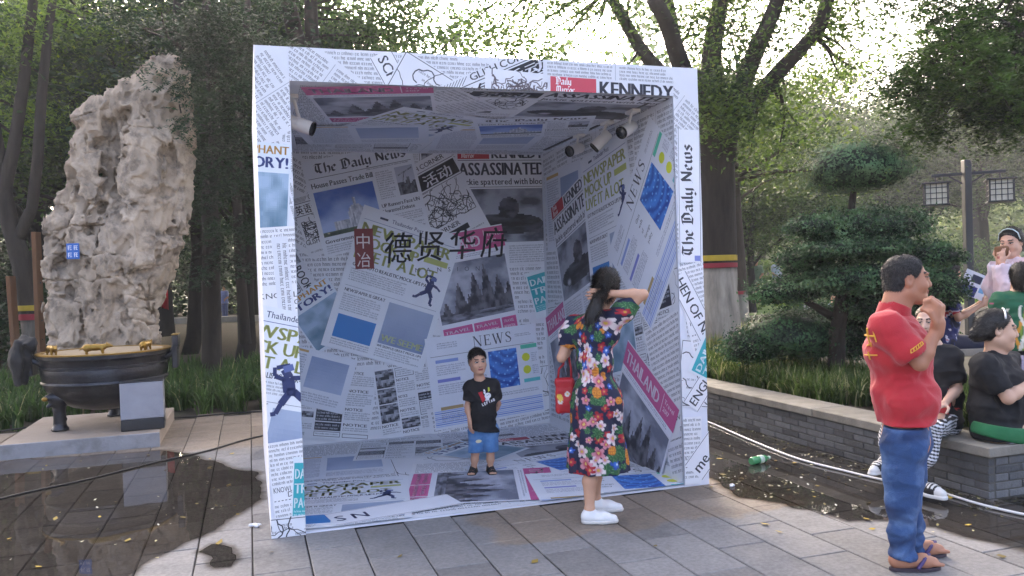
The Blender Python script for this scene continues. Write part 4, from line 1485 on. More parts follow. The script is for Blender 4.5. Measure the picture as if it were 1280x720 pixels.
for i, (px, Y, s, k, sz) in enumerate([
        (-60, 19, 1.0, 0, 1.0), (60, 22, 1.1, 2, 1.0), (150, 18, .95, 1, .95), (235, 20, 1.0, 2, 1.0), (300, 17.5, .95, 0, .85), (-150, 24, 1.2, 1, 1.2),
        (20, 29, 1.3, 1, 1.3), (130, 30, 1.3, 0, 1.25), (250, 28, 1.3, 0, 1.2), (340, 26, 1.15, 2, 1.1), (390, 21, 1.05, 1, 1.1),
        (455, 27, 1.25, 2, 1.15), (520, 33, 1.3, 1, 1.0), (610, 36, 1.3, 0, 1.0), (690, 33, 1.25, 1, .95), (770, 37, 1.3, 1, 1.0), (-30, 40, 1.6, 0, 1.6), (180, 40, 1.6, 2, 1.5), (320, 38, 1.5, 1, 1.4)]):
    p = at(px, 360, Y)
    wood_tree(p.x, Y, s, k, 'dark leafy tree in the shaded wood behind the rock and the booth', G1, sz)
G2 = 'pale trees far behind the lamp post'
for i, (px, Y, s, k, sz) in enumerate([
        (925, 46, 1.5, 1, 1.3), (1000, 52, 1.6, 1, 1.45), (1075, 60, 1.7, 1, 1.35), (1150, 54, 1.6, 1, 1.3), (1230, 50, 1.55, 1, 1.4), (1310, 45, 1.5, 1, 1.45),
        (960, 75, 2.1, 1, 2.0), (1050, 80, 2.2, 1, 1.85), (1130, 78, 2.1, 1, 1.8), (1215, 74, 2.1, 1, 2.0), (1300, 72, 2.2, 1, 2.1), (870, 70, 2, 1, 2.)]):
    p = at(px, 360, Y)
    wood_tree(p.x, Y, s, k, 'hazy pale green tree far behind the lamp post', G2, sz)
# nearer dark pines between the big trunk and the clipped shrub
for i, (px, Y, s) in enumerate([(945, 24, .62), (1010, 27, .66), (905, 28, .75)]):
    p = at(px, 360, Y)
    wood_tree(p.x, Y, s, 1, ('dusky olive tree just left of the clipped shrub', 'dusky olive tree behind the top of the clipped shrub', 'dusky olive tree close behind the slim painted trunk')[i], 'olive trees behind the painted trunk', s * .95)

# wooded rise that the far trees stand on
_gx, _gy = np.meshgrid(np.linspace(-160, 190, 60), np.linspace(66, 190, 24))
_gz = 13 * np.clip((_gy - 66) / 60, 0, 1) ** 1.2 + 2.5 * fbm(np.stack([_gx * .03, _gy * .03, _gx * 0], -1), 3) - 1
_i = np.arange(60 * 24).reshape(24, 60)
M_hill = mat('wooded_hill', hx('#44552f'), .95, .45, .35, 1.0, 1.2)
tag(link('wooded_hill', np_mesh('wooded_hill', np.stack([_gx, _gy, _gz], -1).reshape(-1, 3), np.stack([_i[:-1, :-1], _i[:-1, 1:], _i[1:, 1:], _i[1:, :-1]], -1).reshape(-1, 4), True), M_hill), kind='structure')
# understorey and the far mass of the wood
def mass(name, boxes, n, L, c0, c1, seed, label, material=None):
    rs = np.random.RandomState(seed)
    Ps, Ts = [], []
    for (a, b) in boxes:
        a, b = np.array(a, float), np.array(b, float)
        k = n // len(boxes)
        q = a + rs.rand(k * 3, 3) * (b - a)
        r_ = q[:, 0] / q[:, 1]; corr = (r_ > -.46) & (r_ < -.285) & (q[:, 1] < 43)
        keep = ~corr & (fbm(q * .35 + seed, 3) > -.08 - .18 * (1 - (q[:, 2] - a[2]) / (b[2] - a[2])))
        top = a[2] + (b[2] - a[2]) * (.72 + .6 * fbm(np.stack([q[:, 0] * .25, q[:, 1] * .25, q[:, 2] * 0 + seed], 1), 3))
        q = q[keep & (q[:, 2] < top)][:k]
        Ps.append(q); Ts.append(np.clip(.5 + fbm(q * .6 + 5, 3), 0, 1))
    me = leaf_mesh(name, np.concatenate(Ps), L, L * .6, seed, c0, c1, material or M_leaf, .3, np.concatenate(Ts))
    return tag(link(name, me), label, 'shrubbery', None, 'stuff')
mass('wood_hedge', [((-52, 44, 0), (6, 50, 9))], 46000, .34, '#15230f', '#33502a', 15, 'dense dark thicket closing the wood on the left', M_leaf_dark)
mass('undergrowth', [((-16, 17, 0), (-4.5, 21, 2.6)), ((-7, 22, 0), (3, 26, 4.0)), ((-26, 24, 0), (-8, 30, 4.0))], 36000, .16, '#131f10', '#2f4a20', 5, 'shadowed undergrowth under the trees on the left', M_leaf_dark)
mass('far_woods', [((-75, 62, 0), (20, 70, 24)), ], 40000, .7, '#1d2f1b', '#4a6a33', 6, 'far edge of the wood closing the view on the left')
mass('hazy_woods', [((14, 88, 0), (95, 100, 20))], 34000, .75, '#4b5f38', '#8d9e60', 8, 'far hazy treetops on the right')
mass('park_shrubs', [((6, 30, .2), (16, 34, 2.6)), ((15, 34, .2), (34, 39, 3.4))], 26000, .16, '#35482a', '#6d8444', 9, 'loose green shrubs beyond the lawn')

# ---- the big tree with the painted trunk, right of the booth
def paint(zlo, zhi, white='#938b80'):
    def fn(V, c):
        w = np.array(hx(white))
        m = (V[:, 2] < zhi) & (V[:, 2] > zlo)
        c[m] = w * (1 + .25 * fbm(V[m] * np.array([18, 18, 3]), 3))[:, None]
        return c
    return fn
YT = 12.2
bt = empty('street_tree', (at(893, 360, YT).x, YT, .30))
tag(bt, 'big old tree with a whitewashed trunk banded in yellow and red, right behind the booth', 'tree')
bx, bz = bt.location.x, .30
def loc_bt(px, py, dY=0): return at(px, py, YT + dY) - bt.location
mb = MB()
fork = loc_bt(892, 165)
tpts = [Vector((.03, 0, -.2)), Vector((.01, 0, .35)), Vector((0, 0, 1.0)), loc_bt(893, 300), loc_bt(892, 240), loc_bt(891, 200), fork]
trad = [.45, .375, .335, .315, .31, .325, .37]
# resample the bole finely so that paint edges stay crisp
fp, frd = [], []
for i in range(len(tpts) - 1):
    for q in range(6):
        t = q / 6; fp.append(tpts[i].lerp(tpts[i + 1], t)); frd.append(trad[i] + (trad[i + 1] - trad[i]) * t)
fp.append(tpts[-1]); frd.append(trad[-1])
mb.tube(fp, frd, 20)
limbs = [((889, 172, 0), (862, 90, -.3), (815, 0, -1.2), .18), ((886, 165, .2), (850, 80, .5), (822, -40, .8), .15), ((893, 165, 0), (884, 85, .1), (905, -40, .4), .2), ((896, 160, -.1), (946, 82, -.3), (980, -30, -.5), .17),
         ((900, 170, 0), (968, 98, -.4), (1017, 43, -.8), .15), ((1017, 43, -.8), (1032, 20, -1), (1058, -60, -1.4), .11), ((884, 160, .2), (800, 60, 1.0), (755, -10, 1.4), .14), ((755, -10, 1.4), (730, -50, 1.5), (690, -110, 1.6), .1)]
ends = []
for a, b, c, r in limbs:
    A, Bq, Cq = loc_bt(*a), loc_bt(*b), loc_bt(*c)
    pts = [A.lerp(Bq, t).lerp(Bq.lerp(Cq, t), t) + Vector((math.sin(t * 9) * .03, 0, math.cos(t * 7) * .03)) for t in [i / 9 for i in range(10)]]
    mb.tube(pts, [r * (1 - .45 * i / 9) for i in range(10)], 10)
    ends.append((pts[5], pts[-1]))
clumps = []
rs = np.random.RandomState(77)
for (px, py, dY, n) in [(735, 25, 1.2, 5), (700, 10, 1.5, 5), (660, 30, 2.2, 4), (600, 25, 2.5, 5), (560, 60, 3, 3), (640, 75, 2.5, 3), (780, 15, .5, 3), (860, 20, .3, 4), (925, 20, .4, 5), (900, 55, -.4, 4), (940, 45, .5, 3), (990, 15, -.5, 4),
                         (1060, 30, -1, 3), (1065, 65, -.9, 3), (1015, 85, -.6, 3), (930, 110, -.5, 5), (905, 130, -.7, 5), (960, 130, -.3, 5), (985, 150, 0, 4), (1030, 110, .2, 3), (890, 100, -.6, 3), (920, 155, -.6, 4), (945, 175, .2, 3),
                         (700, 60, 2, 3), (760, 70, 1.2, 2), (520, 20, 3, 4), (1000, -30, 0, 5), (1100, -40, -.6, 5), (900, -50, 0, 6), (800, -50, 0, 6), (700, -60, 1, 6), (1040, -5, -.8, 4)]:
    c = loc_bt(px, py, dY)
    for _ in range(n): clumps.append(np.array(c) + rs.normal(size=3) * np.array([.32, .4, .26]))
for i, q in enumerate(clumps[::2]):
    s = min((e_ for pr in ends for e_ in pr), key=lambda e_: (e_ - Vector(q)).length)
    limb(mb, s, q, .035, .008, i, .18, 5, 5)
tb = bark_mesh('trunk', mb, lambda V, c: paint(-1, at(893, 333, YT).z - bz)(V, c), '#2d2722', .012)
link('trunk', tb, M_bark, bt)
P, T = [], []
for q in clumps:
    m = rs.randint(120, 260)
    P.append(q + rs.normal(size=(m, 3)) * np.array([.30, .30, .17]) * rs.uniform(.7, 1.3)); T.append(np.full(m, rs.rand()))
link('crown', leaf_mesh('crown', np.concatenate(P), .085, .04, 3, '#24381b', '#6f8a3c', M_leaf, .35, np.concatenate(T)), None, bt)
def band(parent, z, r, h, m, cx=0, cy=0, tilt=0.0):
    b_ = MB().lathe([(r, z - h / 2), (r + .006, z - h / 2 + .004), (r + .006, z + h / 2 - .004), (r, z + h / 2)], 20)
    b_.v = [(x + cx, y + cy, zz + tilt * x) for x, y, zz in b_.v]
    return b_.build('band', m, parent, True, auto=50)
zb = at(893, 323, YT).z - bz
band(bt, zb, .338, .085, M_band_y)
band(bt, at(893, 332, YT).z - bz, .339, .07, M_band_r)

# ---- the smaller painted trunk beside it
YS = 15.5
st_ = empty('painted_tree', (at(924, 360, YS).x, YS, .30))
tag(st_, 'slim tree with a pale painted foot and red band, right of the big painted trunk', 'tree')
mb = MB()
pts = [Vector((at(924 - (q * 1.2), 360, YS).x - st_.location.x, 0, -.2 + q * .55)) for q in range(10)]
fp = [];
for i in range(len(pts) - 1):
    for q in range(4): fp.append(pts[i].lerp(pts[i + 1], q / 4))
mb.tube(fp, [.20 - .0016 * i for i in range(len(fp))], 12)
K = []
for j in range(26):
    q = Vector((rs.normal() * 1.0 + .3, rs.normal() * .9 + .8, 2.6 + abs(rs.normal()) * 1.2)); K.append(q)
    if j % 2: limb(mb, fp[16 + j % 12], q, .05, .012, j, .15, 5, 5)
zp = at(924, 367, YS).z - .30
link('trunk', bark_mesh('trunk', mb, lambda V, c: paint(-1, zp, '#857f74')(V, c), '#3a322a', .008), M_bark, st_)
P = np.concatenate([np.array(q) + rs.normal(size=(200, 3)) * np.array([.42, .42, .2]) for q in K]); T = np.repeat(rs.rand(len(K)), 200)
link('crown', leaf_mesh('crown', P, .10, .045, 8, '#2b3a1e', '#5d6f34', M_leaf, .35, T), None, st_)
band(st_, zp + .02, .193, .06, M_band_r, (at(920, 360, YS).x - st_.location.x))

# ---- branch of a tree standing out of frame, hanging into the top right corner
YB = 8.6
ct = empty('overhanging_tree', (9.3, 10.5, .30))
tag(ct, 'tree outside the frame whose dark leafy bough hangs into the top right corner', 'tree')
mb = MB()
top = Vector((-.2, -.1, 5.4))
limb(mb, (0, 0, -.3), top, .24, .15, 3, .04, 8, 10)
cl = []
def loc_ct(px, py, dY=0): return at(px, py, YB + dY) - ct.location
for (px, py, dY, n) in [(1150, 90, 0, 5), (1140, 115, -.2, 3), (1175, 60, .2, 5), (1200, 100, 0, 6), (1180, 130, -.1, 4), (1172, 150, -.2, 2), (1230, 60, .3, 6), (1250, 110, .1, 6), (1280, 70, .2, 6), (1215, 140, 0, 4), (1255, 140, 0, 4), (1290, 130, .2, 5),
                         (1210, 25, .3, 5), (1260, 20, .3, 5), (1300, 20, .4, 6), (1180, 15, .4, 3), (1340, 60, .5, 8), (1340, 120, .5, 6), (1128, 100, 0, 1), (1160, -15, .5, 3), (1240, -30, .5, 5), (1320, -40, .8, 8)]:
    c = loc_ct(px, py, dY)
    for _ in range(n): cl.append(np.array(c) + rs.normal(size=3) * np.array([.13, .3, .11]))
hubs = [limb(mb, top, loc_ct(1290, 60), .11, .05, 5, .06, 8, 7)[-1]]
hubs += limb(mb, hubs[0], loc_ct(1190, 85), .05, .02, 6, .08, 8, 6)[2:] + limb(mb, hubs[0], loc_ct(1240, 20), .045, .02, 7, .1, 6, 6)[2:]
P, T, Dd = [], [], []
for i, q in enumerate(cl):
    s = min(hubs, key=lambda e_: (e_ - Vector(q)).length)
    limb(mb, s, q, .012, .004, i, .18, 4, 4)
    tone = rs.rand()
    for _ in range(rs.randint(26, 40)):            # pinnate sprays: leaflets in two ranks on a drooping stalk
        o = q + rs.normal(size=3) * np.array([.15, .17, .11])
        a = rs.uniform(0, 6.28); dv = np.array([math.cos(a), math.sin(a), rs.uniform(-.7, .1)]); dv /= np.linalg.norm(dv)
        sd = np.cross(dv, [0, 0, 1]); sd /= np.linalg.norm(sd) + 1e-6
        for k in range(7):
            for sg in (-1, 1):
                P.append(o + dv * (.03 * k) + sd * sg * .022 + np.array([0, 0, -.0016 * k * k])); Dd.append(sd * sg + dv * .6); T.append(tone)
link('trunk', bark_mesh('trunk', mb, base='#2b2621'), M_bark, ct)
link('crown', leaf_mesh('crown', np.array(P), .058, .027, 9, '#1d2f17', '#4b682c', M_leaf, .9, np.array(T), np.array(Dd)), None, ct)

# ---- dark feathery tree whose boughs droop over the rock
YR = 11.2
ft = empty('drooping_tree', (at(268, 360, 13.4).x, 13.4, 0))
tag(ft, 'dark feathery tree drooping over the top right of the rock', 'tree')
mb = MB()
def loc_ft(px, py, Y): return at(px, py, Y) - ft.location
trunk_pts = limb(mb, (0, 0, -.3), (.1, .1, 7.4), .17, .09, 13, .02, 12, 10)
P, T, Dd = [], [], []
for (px, py, Y, n) in [(215, 65, 10.6, 3), (240, 95, 10.7, 6), (225, 130, 10.6, 2), (195, 60, 10.7, 2), (262, 60, 10.9, 8), (290, 100, 11.2, 9), (300, 40, 11.2, 9), (255, 20, 10.9, 7), (200, 15, 10.8, 4), (150, 10, 11, 3), (270, 140, 11.4, 8), (305, 160, 11.6, 8), (262, 190, 12, 7), (295, 220, 12.2, 8),
                        (260, 250, 12.6, 7), (300, 280, 12.8, 7), (270, 310, 13, 6), (310, 330, 13, 4), (245, 170, 11.8, 4), (330, 20, 11.5, 6), (340, 60, 12, 6), (175, 35, 10.9, 2), (330, 110, 12.4, 5), (330, 200, 13, 5), (240, 215, 12.6, 5), (235, 330, 13.2, 3)]:
    c = np.array(loc_ft(px, py, Y))
    j = min(range(len(trunk_pts)), key=lambda k: abs(trunk_pts[k].z - c[2] - .3))
    limb(mb, trunk_pts[j], c, .03, .008, int(px + py), .12, 6, 5)
    for _ in range(n):
        q = c + rs.normal(size=3) * np.array([.2, .28, .16]); tone = rs.rand()
        for _ in range(16):
            o = q + rs.normal(size=3) * np.array([.13, .13, .09])
            a = rs.uniform(0, 6.28); dv = np.array([math.cos(a), math.sin(a), rs.uniform(-1.1, -.1)]); dv /= np.linalg.norm(dv)
            sd = np.cross(dv, [0, 0, 1]); sd /= np.linalg.norm(sd) + 1e-6
            for k in range(6):
                for sg in (-1, 1):
                    P.append(o + dv * (.035 * k) + sd * sg * .024); Dd.append(sd * sg + dv * .7); T.append(tone)
link('trunk', bark_mesh('trunk', mb, base='#2b2620'), M_bark, ft)
link('crown', leaf_mesh('crown', np.array(P), .062, .022, 10, '#15251a', '#2c4a2c', M_leaf_dark, .6, np.array(T), np.array(Dd)), None, ft)

# ---- banded trees on the left
def stem_tree(name, label, px, Y, pts, rads, seed, paintz=None, bands=(), crown=None, cols=('#22361a', '#557535'), base='#2e2822'):
    t = empty(name, (at(px, 360, Y).x, Y, 0))
    tag(t, label, 'tree')
    mb = MB()
    all_pts = []
    for chain, rr in zip(pts, rads):
        c = [at(q[0], q[1], Y + (q[2] if len(q) > 2 else 0)) - t.location for q in chain]
        fp, fr = [], []
        for i in range(len(c) - 1):
            for k in range(5):
                fp.append(c[i].lerp(c[i + 1], k / 5)); fr.append(rr[i] + (rr[i + 1] - rr[i]) * k / 5)
        fp.append(c[-1]); fr.append(rr[-1])
        mb.tube(fp, fr, 12); all_pts += fp
    r2 = np.random.RandomState(seed)
    P, T = [], []
    for (qx, qy, dY, n, sg) in (crown or []):
        c = np.array(at(qx, qy, Y + dY) - t.location)
        s = min(all_pts, key=lambda e_: (e_ - Vector(c)).length)
        limb(mb, s, c, .03, .008, int(qx * 3 + qy), .15, 5, 5)
        for _ in range(n):
            q = c + r2.normal(size=3) * np.array([sg, sg, sg * .7]); m = r2.randint(110, 220)
            P.append(q + r2.normal(size=(m, 3)) * np.array([.27, .27, .15])); T.append(np.full(m, r2.rand()))
    link('trunk', bark_mesh('trunk', mb, (lambda V, c: paint(-1, paintz, '#6d665c')(V, c)) if paintz else None, base, .007), M_bark, t)
    if P: link('crown', leaf_mesh('crown', np.concatenate(P), .09, .042, seed, cols[0], cols[1], M_leaf, .35, np.concatenate(T)), None, t)
    for bpx, bpy, r, h, m in bands:
        c = at(bpx, bpy, Y) - t.location
        band(t, c.z, r, h, m, c.x, 0)
    return t
stem_tree('banded_tree', 'leaning dark tree with yellow and red bands beside the wooden props on the left', 36, 13.5,
          [[(47, 470), (42, 420), (36, 380), (28, 330), (14, 285), (5, 240), (18, 180), (30, 100), (45, -30)], [(22, 300), (40, 260), (47, 200), (52, 120), (60, 40), (72, -40)], [(12, 270), (2, 200), (-12, 120), (-20, 0)]],
          [[.19, .17, .165, .16, .14, .11, .10, .09, .07], [.10, .09, .085, .08, .07, .05], [.09, .08, .07, .05]], 21,
          at(40, 402, 13.5).z, [(37, 385, .172, .09, M_band_y), (39, 396, .176, .10, M_band_r)],
          [(20, 60, .3, 6, .4), (60, 30, .5, 6, .4), (-10, 120, .5, 5, .4), (100, 60, 1.5, 6, .4), (130, 20, 1.5, 6, .4), (40, 150, 1.6, 4, .35), (15, 30, 0, 6, .4), (110, 110, 2, 4, .35), (80, 170, 2, 3, .35), (0, 190, 1, 3, .3), (155, 50, 2, 5, .4)],
          ('#26401d', '#7c9a3c'))
stem_tree('dark_tree', 'dark trunk with a thin yellow band standing close behind the right side of the rock', 203, 15,
          [[(207, 420), (205, 380), (202, 330), (204, 260), (215, 150), (222, 40), (225, -40)]], [[.17, .155, .15, .14, .12, .1, .08]], 22, None, [(203, 362, .155, .05, M_band_y)],
          [(215, 20, 1, 6, .5), (250, 60, 1, 5, .5), (180, 0, 1, 5, .5)], ('#1a2c1a', '#3c5a2a'), '#241f1a')
stem_tree('young_tree', 'thin tree with a leaning stake in the grass left of the booth', 304, 14,
          [[(307, 430), (304, 390), (300, 330), (296, 250), (300, 120), (310, 0)]], [[.10, .09, .085, .08, .07, .05]], 23, None, [],
          [(300, 150, .8, 5, .4), (310, 90, .8, 5, .4), (285, 210, 1, 4, .4), (310, 260, 1, 4, .4), (270, 120, 1, 4, .4)], ('#1a2c1a', '#34522a'), '#2b251f')
stem_tree('forked_tree', 'pair of dark trunks rising behind the top left corner of the booth', 372, 16,
          [[(402, 400), (400, 300), (392, 200), (385, 100), (368, 40), (352, -40)], [(392, 150), (391, 80), (389, 20), (388, -40)]], [[.26, .24, .22, .2, .16, .13], [.15, .14, .13, .11]], 24, None, [],
          [(440, 25, .5, 8, .5), (480, 15, .6, 8, .5), (520, 30, 1, 6, .5), (420, 60, .3, 6, .4), (340, 30, .4, 5, .4), (460, 55, .6, 6, .45), (390, -20, 0, 8, .6), (560, 10, 1, 4, .4), (500, 60, 1, 4, .4), (450, -30, 0, 8, .6), (330, 80, .5, 4, .4)], ('#1c3019', '#4d6c2e'), '#2b251f')

# ---- clipped cloud shrub
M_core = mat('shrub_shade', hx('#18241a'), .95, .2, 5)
def clipped(name, label, cat, base, tiers, seed, stems, leaf=.034, dens=2900, cols=('#1b331f', '#587a50')):
    t = empty(name, base); tag(t, label, cat)
    rs = np.random.RandomState(seed)
    cr = MB(); P, T = [], []
    for (c, r) in tiers:
        c = np.array(c) - np.array(base); r = np.array(r)
        area = 4 * PI * ((r[0] * r[1]) ** 1.6 / 3 + (r[0] * r[2]) ** 1.6 / 3 + (r[1] * r[2]) ** 1.6 / 3) ** (1 / 1.6)
        n = int(area * dens)
        d = rs.normal(size=(n, 3)); d /= np.linalg.norm(d, axis=1)[:, None]
        lump = 1 + .22 * fbm(d * 2.6 + c * 2, 3) * 2 + .20 * fbm(d * 7 + c, 2)
        flat = np.where(d[:, 2] < 0, .66, 1.0)
        q = d * (lump * (rs.uniform(.84, 1.03, n) + .05 * np.abs(rs.normal(size=n)) ** 2))[:, None] * r
        q[:, 2] *= flat
        P.append(c + q); T.append(np.clip(.42 + 1.5 * fbm((c + q) * 7, 2), 0, 1))
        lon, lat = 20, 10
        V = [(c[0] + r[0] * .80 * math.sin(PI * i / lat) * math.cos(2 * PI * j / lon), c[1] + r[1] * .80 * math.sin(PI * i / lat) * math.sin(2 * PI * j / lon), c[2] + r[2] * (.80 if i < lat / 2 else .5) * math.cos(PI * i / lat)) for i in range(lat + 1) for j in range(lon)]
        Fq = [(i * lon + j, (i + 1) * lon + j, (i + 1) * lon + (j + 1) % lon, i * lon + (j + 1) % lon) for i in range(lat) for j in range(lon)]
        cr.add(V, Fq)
    cr.build('shade_core', M_core, t, True)  # solid dark cores behind the leaves, the shrub's inner shade put in as colour
    mb = MB()
    for a, b, r0, r1 in stems: limb(mb, Vector(a) - Vector(base), Vector(b) - Vector(base), r0, r1, seed, .08, 7, 8)
    if stems: link('trunk', bark_mesh('trunk', mb, base='#2c261f'), M_bark, t)
    link('foliage', leaf_mesh('foliage', np.concatenate(P), leaf, leaf * .6, seed, cols[0], cols[1], M_leaf_dark, .1, np.concatenate(T)), None, t)
    return t
YC = 8.8
def tier(px, py, hw, hh, dY=0, dep=.85):
    c = at(px, py, YC + dY); s = (YC + dY) / FPX
    return (tuple(c), (hw * s, hw * s * dep, hh * s))
base = at(1048, 452, YC); base.z = .30
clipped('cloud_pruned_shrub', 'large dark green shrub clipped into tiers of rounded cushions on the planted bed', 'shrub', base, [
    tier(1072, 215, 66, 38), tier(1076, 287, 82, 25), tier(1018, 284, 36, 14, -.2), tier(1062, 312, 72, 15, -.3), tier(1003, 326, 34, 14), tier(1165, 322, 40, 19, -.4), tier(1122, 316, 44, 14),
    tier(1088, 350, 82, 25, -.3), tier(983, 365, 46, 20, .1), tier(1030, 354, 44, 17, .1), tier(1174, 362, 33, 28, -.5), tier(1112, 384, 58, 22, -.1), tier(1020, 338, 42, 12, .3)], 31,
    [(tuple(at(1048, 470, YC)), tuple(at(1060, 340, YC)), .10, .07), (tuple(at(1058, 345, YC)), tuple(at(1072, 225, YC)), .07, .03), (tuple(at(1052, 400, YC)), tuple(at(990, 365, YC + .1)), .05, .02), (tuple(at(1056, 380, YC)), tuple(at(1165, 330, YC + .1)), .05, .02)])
YC = 9.1
b2 = at(1010, 425, YC); b2.z = .30
clipped('low_hedge', 'low spreading dark hedge under the clipped shrub', 'hedge', b2, [tier(985, 424, 64, 36), tier(1055, 422, 60, 40, .2), tier(1040, 405, 70, 28, .6), tier(1120, 420, 60, 40, .3), tier(935, 436, 34, 26, -.1)], 32, [],
        cols=('#1e3621', '#446a40'))

# ---- strap-leaved grass
def blades(name, label, n, region, length, seed, c0, c1, pale=.12, width=.011):
    rs = np.random.RandomState(seed)
    P = region(rs, n); n = len(P)
    az = rs.uniform(0, 2 * PI, n); L = length * rs.uniform(.55, 1.25, n); lean = rs.uniform(.15, .95, n)
    d = np.stack([np.cos(az), np.sin(az), np.zeros(n)], 1); s = np.stack([-np.sin(az), np.cos(az), np.zeros(n)], 1)
    up = np.array([0, 0, 1.0])
    ts = [0, .35, .7, 1.0]; V = []
    for t in ts:
        c = P + d * (L * lean * (t ** 1.7) * .75)[:, None] + up * (L * (t - .55 * lean * t ** 2.4))[:, None]
        w = width * rs.uniform(.8, 1.2, n) * (1.0 if t < .6 else .75 if t < .9 else .12)
        V += [c - s * w[:, None], c + s * w[:, None]]
    V = np.stack(V, 1).reshape(-1, 3)
    b = np.arange(n)[:, None] * 8
    Fq = np.concatenate([np.concatenate([b + k, b + k + 1, b + k + 3, b + k + 2], 1) for k in (0, 2, 4)])
    t = np.clip(rs.rand(n) * .7 + .5 * fbm(P * 1.5, 2) + .15, 0, 1)
    col = np.array(hx(c0)) * (1 - t[:, None]) + np.array(hx(c1)) * t[:, None]
    pl = rs.rand(n) < pale
    col[pl] = np.array(hx('#a9a878')) * rs.uniform(.6, 1.1, pl.sum())[:, None]
    me = np_mesh(name, V, Fq, True, np.repeat(col, 8, 0)); me.materials.append(M_leaf)
    return tag(link(name, me), label, 'grass', None, 'stuff')
def tufts(lo, hi, z, dens_fn=None):
    def f(rs, n):
        k = n // 22
        C = np.stack([rs.uniform(lo[0], hi[0], k * 2), rs.uniform(lo[1], hi[1], k * 2)], 1)
        if dens_fn is not None: C = C[dens_fn(C)]
        C = C[:k]
        Q = np.repeat(C, 22, 0) + rs.normal(size=(len(C) * 22, 2)) * .035
        return Wn(np.column_stack([Q, np.full(len(Q), z)]))
    return f
blades('long_grass', 'long strap-leaved grass bordering the paving on the left', 26000, tufts((-7.5, 5.55), (2.0, 10.5), -.04, lambda C: ~((C[:, 0] > -2.75) & (C[:, 0] < -.7) & (C[:, 1] < 6.3)) & ((C[:, 0] < -2.3) | (C[:, 0] > -1.35) | (C[:, 1] > 5.9))), .46, 51, '#223819', '#57743a', .03)
blades('planter_grass', 'arching grass with pale stripes filling the front of the planting bed', 30000, tufts((4.95, -.65), (6.2, 7.5), .30, lambda C: ~((C[:, 0] < 5.2) & (C[:, 1] < .9))), .30, 52, '#263a1a', '#64793a', .12, .008)
blades('tree_grass', 'dry pale grass round the painted trunks', 9000, tufts((4.95, 4.5), (9, 9.5), .30), .42, 53, '#55602f', '#9a9a5c', .3, .009)
blades('lawn_grass', 'bright short grass of the lawn', 16000, tufts((3.2, 14.2), (26, 34), .30), .16, 54, '#55742a', '#88a53a', .03, .02)
# fallen twigs and litter soil edge stays with the ground material

# ------------------------------------------------------------------ the scholar's rock
M_rock = mat('limestone', attr=True, rough=0.9, var=0.22, scale=4, bump=1.0, bscale=24, dirt=hx('#4f473f'), dirt_scale=4.5, dirt_amt=.8)
YK = 11.4
rk0 = at(140, 440, YK); rk0.z = 0
def rp(px, py, dY=0.0): return np.array(at(px, py, YK + dY) - rk0)
PXM = YK / FPX
S = Sdf((-1.15, -.75, -.12), (1.3, .75, 4.95), .016)
def rc(pts, k=.10, op='add'):
    for a, b in zip(pts[:-1], pts[1:]):
        S.cone(rp(a[0], a[1], a[3] if len(a) > 3 else 0), rp(b[0], b[1], b[3] if len(b) > 3 else 0), a[2] * PXM, b[2] * PXM, k, op)
rc([(150, 470, 40), (150, 425, 38), (150, 380, 37), (162, 335, 42), (182, 285, 40), (190, 235, 40), (195, 185, 38), (206, 155, 28)])
rc([(178, 425, 18), (176, 370, 17), (186, 330, 24), (205, 270, 22), (212, 200, 20), (222, 160, 14)])
rc([(196, 165, 33, .1), (199, 120, 32, .1), (206, 100, 24, .1), (212, 90, 14, .1)])
rc([(225, 125, 10, .1), (222, 98, 11, .1)], .05)
rc([(128, 262, 27), (120, 215, 26), (124, 175, 24), (142, 145, 22), (168, 125, 22)])
rc([(112, 150, 14, -.1), (128, 138, 14, -.1)], .06)
rc([(88, 430, 20), (82, 380, 18), (82, 330, 18), (84, 285, 19), (98, 255, 17), (112, 232, 14)])
rc([(108, 440, 24), (112, 390, 22), (118, 330, 24), (122, 280, 24)])
rc([(104, 300, 13, -.25), (112, 250, 12, -.25), (120, 225, 10, -.2)], .05)
rc([(150, 300, 16, -.3), (140, 380, 14, -.3), (135, 430, 15, -.3)], .07)
rc([(175, 330, 12, -.35), (150, 322, 15, -.38)], .06)
# hollows worn through the stone, cut where the surface faces the square
def surf(px, py):
    for k in range(160):
        dY = -.85 + k * .01
        i = np.round((rp(px, py, dY) - S.lo) / S.h).astype(int)
        if np.all(i >= 0) and np.all(i < S.n) and S.F[tuple(i)] < 0: return dY
    return None
def groove(pts, sink=.0, k=.03, through=False):
    q = []
    for px, py, r in pts:
        d = surf(px, py)
        if d is not None: q.append((px, py, r, d + sink))
    if len(q) == 1: q.append(q[0])
    if through: q = [(q[0][0], q[0][1], q[0][2], -.8), (q[0][0], q[0][1], q[0][2] * .8, .8)]
    if q: rc(q, k, 'sub')
groove([(127, 218, 10.2)], 0, .03, True)
groove([(160, 182, 8.7), (154, 205, 14.5), (141, 235, 14.5), (150, 250, 10.2), (165, 258, 7.2)], .02, .05)
groove([(128, 196, 8.7), (140, 205, 10.2), (146, 225, 11.6)], .0, .05)
groove([(205, 237, 13.0)], .05)
groove([(213, 190, 11.6), (215, 206, 13.0), (211, 224, 11.6)], .03)
groove([(200, 100, 10.2)], .05); groove([(210, 133, 8.7)], .04); groove([(222, 165, 8.7)], .02)
groove([(108, 172, 8.7), (122, 180, 14.5), (138, 180, 13.0), (155, 170, 10.2), (176, 152, 8.7), (190, 142, 7.2)], .0, .04)
groove([(124, 150, 7.2), (136, 163, 8.7)], .0, .04)
groove([(148, 336, 8.7), (166, 342, 10.2), (186, 336, 7.2)], .0, .03)
groove([(185, 305, 5.8), (202, 296, 7.2), (224, 284, 7.2)], .0, .03)
